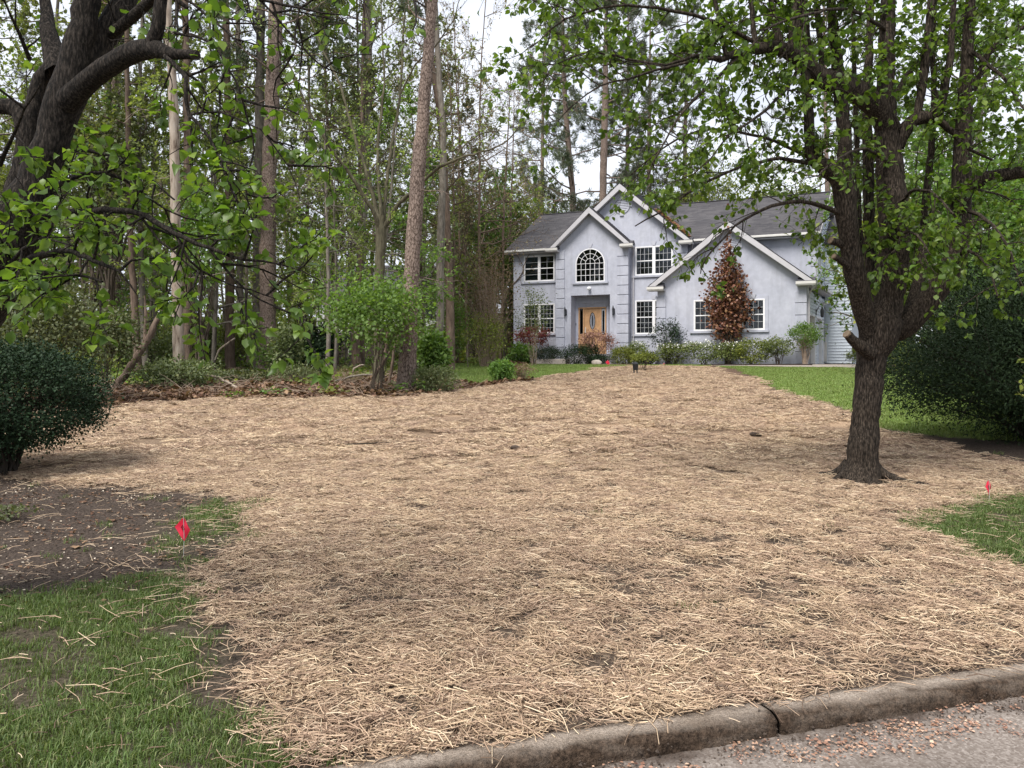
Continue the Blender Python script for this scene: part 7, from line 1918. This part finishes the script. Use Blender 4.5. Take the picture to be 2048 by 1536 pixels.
x, y = ground_pts(60000, -9, 24, 10.5, 42)
m = rng.random(len(x)) < sstep(-0.1, 0.25, poly_sd(x, y, LAWN) + (fbm(x * 1.5, y * 1.5 + 3, 3) - 0.5) * 0.7)
x, y = x[m], y[m]; n = len(x)
scatter('lawn_grass', 'mown lawn between the straw and the house', np.stack([x, y, gz(x, y)], 1), tilt(x, y, n, 0.12), 0.7 + 0.5 * rng.random(n), gc_f)

# brown leaf litter under the woods and twigs in it
def litter_clump(seed, n, rad, s):
    r = np.random.default_rng(seed)
    p = np.stack([rad * r.uniform(-1, 1, n), rad * r.uniform(-1, 1, n), 0.01 + 0.04 * r.random(n)], 1)
    f = unit(r.normal(size=(n, 3)) * [1, 1, 0.35]); u = unit(r.normal(size=(n, 3)) * 0.5 + [0, 0, 1])
    return leaf_mesh('litter_clump', p, f, u, s * (0.6 + 0.8 * r.random(n)), 'diamond', M['leaf_litter'], np.clip(0.5 + r.normal(size=n) * 0.28, 0, 1))
lc = [litter_clump(s_, 40, 0.42, 0.12) for s_ in range(500, 505)]
x = rng.uniform(-34, 3, 16000); y = rng.uniform(17, 50, 16000)
m = (straw_sd(x, y) < -0.05) & (poly_sd(x, y, LAWN) < -0.1) & (np.abs(x) < 0.72 * y) & (x < 0.6 + 0 * y)
m &= rng.random(len(x)) < np.where(y < 27, 1.0, 0.35)
x, y = x[m], y[m]; n = len(x)
scatter('leaf_litter', 'brown fallen leaves covering the floor of the woods', np.stack([x, y, gz(x, y)], 1), tilt(x, y, n, 0.1), 0.7 + 0.6 * rng.random(n), lc)
def twig_clump(seed, n=14):
    r = np.random.default_rng(seed); T = Tree(seed)
    for k in range(n):
        a = r.random() * 6.28; l = 0.3 + 0.7 * r.random(); c = r.normal(size=2) * 0.35
        e = 0.10 * r.random() + (0.35 * r.random() if r.random() < 0.35 else 0)
        T.limb([(c[0], c[1], 0.01, 0.008), (c[0] + math.cos(a) * l * 0.5, c[1] + math.sin(a) * l * 0.5, 0.03 + e * 0.7, 0.006), (c[0] + math.cos(a + 0.3) * l, c[1] + math.sin(a + 0.3) * l, 0.02 + e, 0.003)], 4, 0.15, 0.01)
    return T.wood('twig_clump', M['twig_tan'])
tcs = [twig_clump(s_) for s_ in range(520, 524)]
x = rng.uniform(-20, -1, 2600); y = rng.uniform(18, 34, 2600)
m = (straw_sd(x, y) < -0.2) & (poly_sd(x, y, LAWN) < -0.2) & (np.abs(x) < 0.72 * y)
x, y = x[m], y[m]; m = rng.random(len(x)) < 0.28; x, y = x[m], y[m]; n = len(x)
scatter('brushwood', 'dead twigs and brush littering the edge of the woods', np.stack([x, y, gz(x, y)], 1), tilt(x, y, n, 0.1), 0.45 + 0.55 * rng.random(n), tcs)

gl = [leaf_mesh('ivy_patch', np.stack([r_.uniform(-.5, .5, 60), r_.uniform(-.5, .5, 60), 0.03 + 0.16 * r_.random(60)], 1), unit(r_.normal(size=(60, 3)) * [1, 1, .4]), unit(r_.normal(size=(60, 3)) * .5 + [0, 0, 1]), 0.07 + 0.06 * r_.random(60), 'ovate', M[k_], np.clip(.5 + r_.normal(size=60) * .25, 0, 1)) for k_ in ('leaf_bright', 'leaf_olive', 'leaf_spring')]
x = rng.uniform(-26, -0.5, 5200); y = rng.uniform(18, 44, 5200)
m = (straw_sd(x, y) < -0.35) & (poly_sd(x, y, LAWN) < -0.1) & (np.abs(x) < 0.72 * y)
m &= rng.random(len(x)) < sstep(0.48, 0.66, fbm(x * 0.5 + 20, y * 0.5, 3)) * 0.8
x, y = x[m], y[m]; n = len(x)
scatter('woodland_ground_cover', 'low ivy and green seedlings over the floor of the woods', np.stack([x, y, gz(x, y)], 1), tilt(x, y, n, 0.1), 0.7 + 0.9 * rng.random(n), gl)
# pale bits and petals on the bare soil, rusty seed husks in the gutter
def chip_clump(seed, n, rad, s, mat):
    r = np.random.default_rng(seed)
    p = np.stack([rad * r.uniform(-1, 1, n), rad * r.uniform(-1, 1, n), 0.004 + 0.004 * r.random(n)], 1)
    f = unit(r.normal(size=(n, 3)) * [1, 1, 0.15]); u = unit(r.normal(size=(n, 3)) * 0.3 + [0, 0, 1])
    return leaf_mesh('chips', p, f, u, s * (0.5 + 0.9 * r.random(n)), 'diamond', mat, np.clip(0.5 + r.normal(size=n) * 0.28, 0, 1))
M['pale_chip'] = leaf_mat('pale_chip', [(0, (0.28, 0.21, 0.15)), (0.6, (0.46, 0.38, 0.29)), (1, (0.66, 0.58, 0.47))], 0.0, 0.8, 0.2, 0.1)
M['husk'] = leaf_mat('husk', [(0, (0.17, 0.09, 0.06)), (0.6, (0.36, 0.21, 0.145)), (1, (0.55, 0.38, 0.28))], 0.0, 0.8, 0.2, 0.15)
pcs = [chip_clump(s_, 10, 0.14, 0.016, M['pale_chip']) for s_ in (540, 541, 542)] + [chip_clump(s_, 9, 0.14, 0.03, M['leaf_litter']) for s_ in (543, 544, 545)]
x, y = ground_pts(2600, -6, 0.5, 4.0, 8.5, 0.15)
m = poly_sd(x, y, DIRT) > -0.25; x, y = x[m], y[m]; m = rng.random(len(x)) < 0.4; x, y = x[m], y[m]; n = len(x)
scatter('soil_litter', 'pale chips and leaf scraps on the bare soil', np.stack([x, y, gz(x, y) + 0.004], 1), tilt(x, y, n, 0.05), 0.7 + 0.6 * rng.random(n), pcs)
hcs = [chip_clump(s_, 26, 0.06, 0.015, M['husk']) for s_ in (550, 551, 552)]
x = rng.uniform(-2, 5, 5200); t = -np.abs(rng.normal(size=5200)) * 0.15 - 0.01
y = KY0 + KM * (x - KX0) + t * KL
pr_ = sstep(0.40, 0.62, fbm(x * 4 + 3, t * 22 + 5, 3)) * np.where(t > -0.05, 0.75, 0.5)
pr_ = np.where((x > 1.3) & (x < 2.6), pr_ * 1.3, pr_ * 0.55)
m = rng.random(len(x)) < pr_ * 0.17; x, y = x[m], y[m]; n = len(x)
scatter('seed_husks', 'rusty seed husks drifted in the gutter along the kerb', np.stack([x, y, 0 * x + 0.004], 1), np.stack([0 * x, 0 * x, rng.random(n) * 6.28], 1), 0.6 + 0.7 * rng.random(n), hcs)
crumbs = []
for s_ in (560, 561, 562):
    r = np.random.default_rng(s_); mb = MB()
    for k in range(16):
        c = np.array([r.uniform(-.1, .1), r.uniform(-.1, .1), 0.002]); q = 0.002 + 0.005 * r.random()
        v = unit(r.normal(size=(6, 3))) * q * (0.7 + 0.5 * r.random((6, 1))); v = np.array([[1, 0, 0], [0, 1, 0], [-1, 0, 0], [0, -1, 0], [0, 0, 1], [0, 0, -.6]]) * q * (0.6 + 0.6 * r.random((6, 1))) + c
        mb.add(v, [(0, 1, 4), (1, 2, 4), (2, 3, 4), (3, 0, 4), (1, 0, 5), (2, 1, 5), (3, 2, 5), (0, 3, 5)])
    crumbs.append(mb.mesh('soil_crumbs', M['clod']))
x, y = ground_pts(9000, -6, 8, 2.4, 9, 0.15)
m = rng.random(len(x)) < np.where(poly_sd(x, y, DIRT) > 0, 0.5, 0.30); x, y = x[m], y[m]
xg = rng.uniform(-1, 4.5, 220); tg = -np.abs(rng.normal(size=220)) * 0.05; yg = KY0 + KM * (xg - KX0) + tg * KL
z = np.concatenate([gz(x, y), 0 * xg + 0.003]); x = np.concatenate([x, xg]); y = np.concatenate([y, yg]); n = len(x)
scatter('soil_crumbs', 'dark crumbs of soil lying on the yard and in the gutter', np.stack([x, y, z], 1), tilt(x, y, n, 0.2), 0.6 + 1.1 * rng.random(n), crumbs)
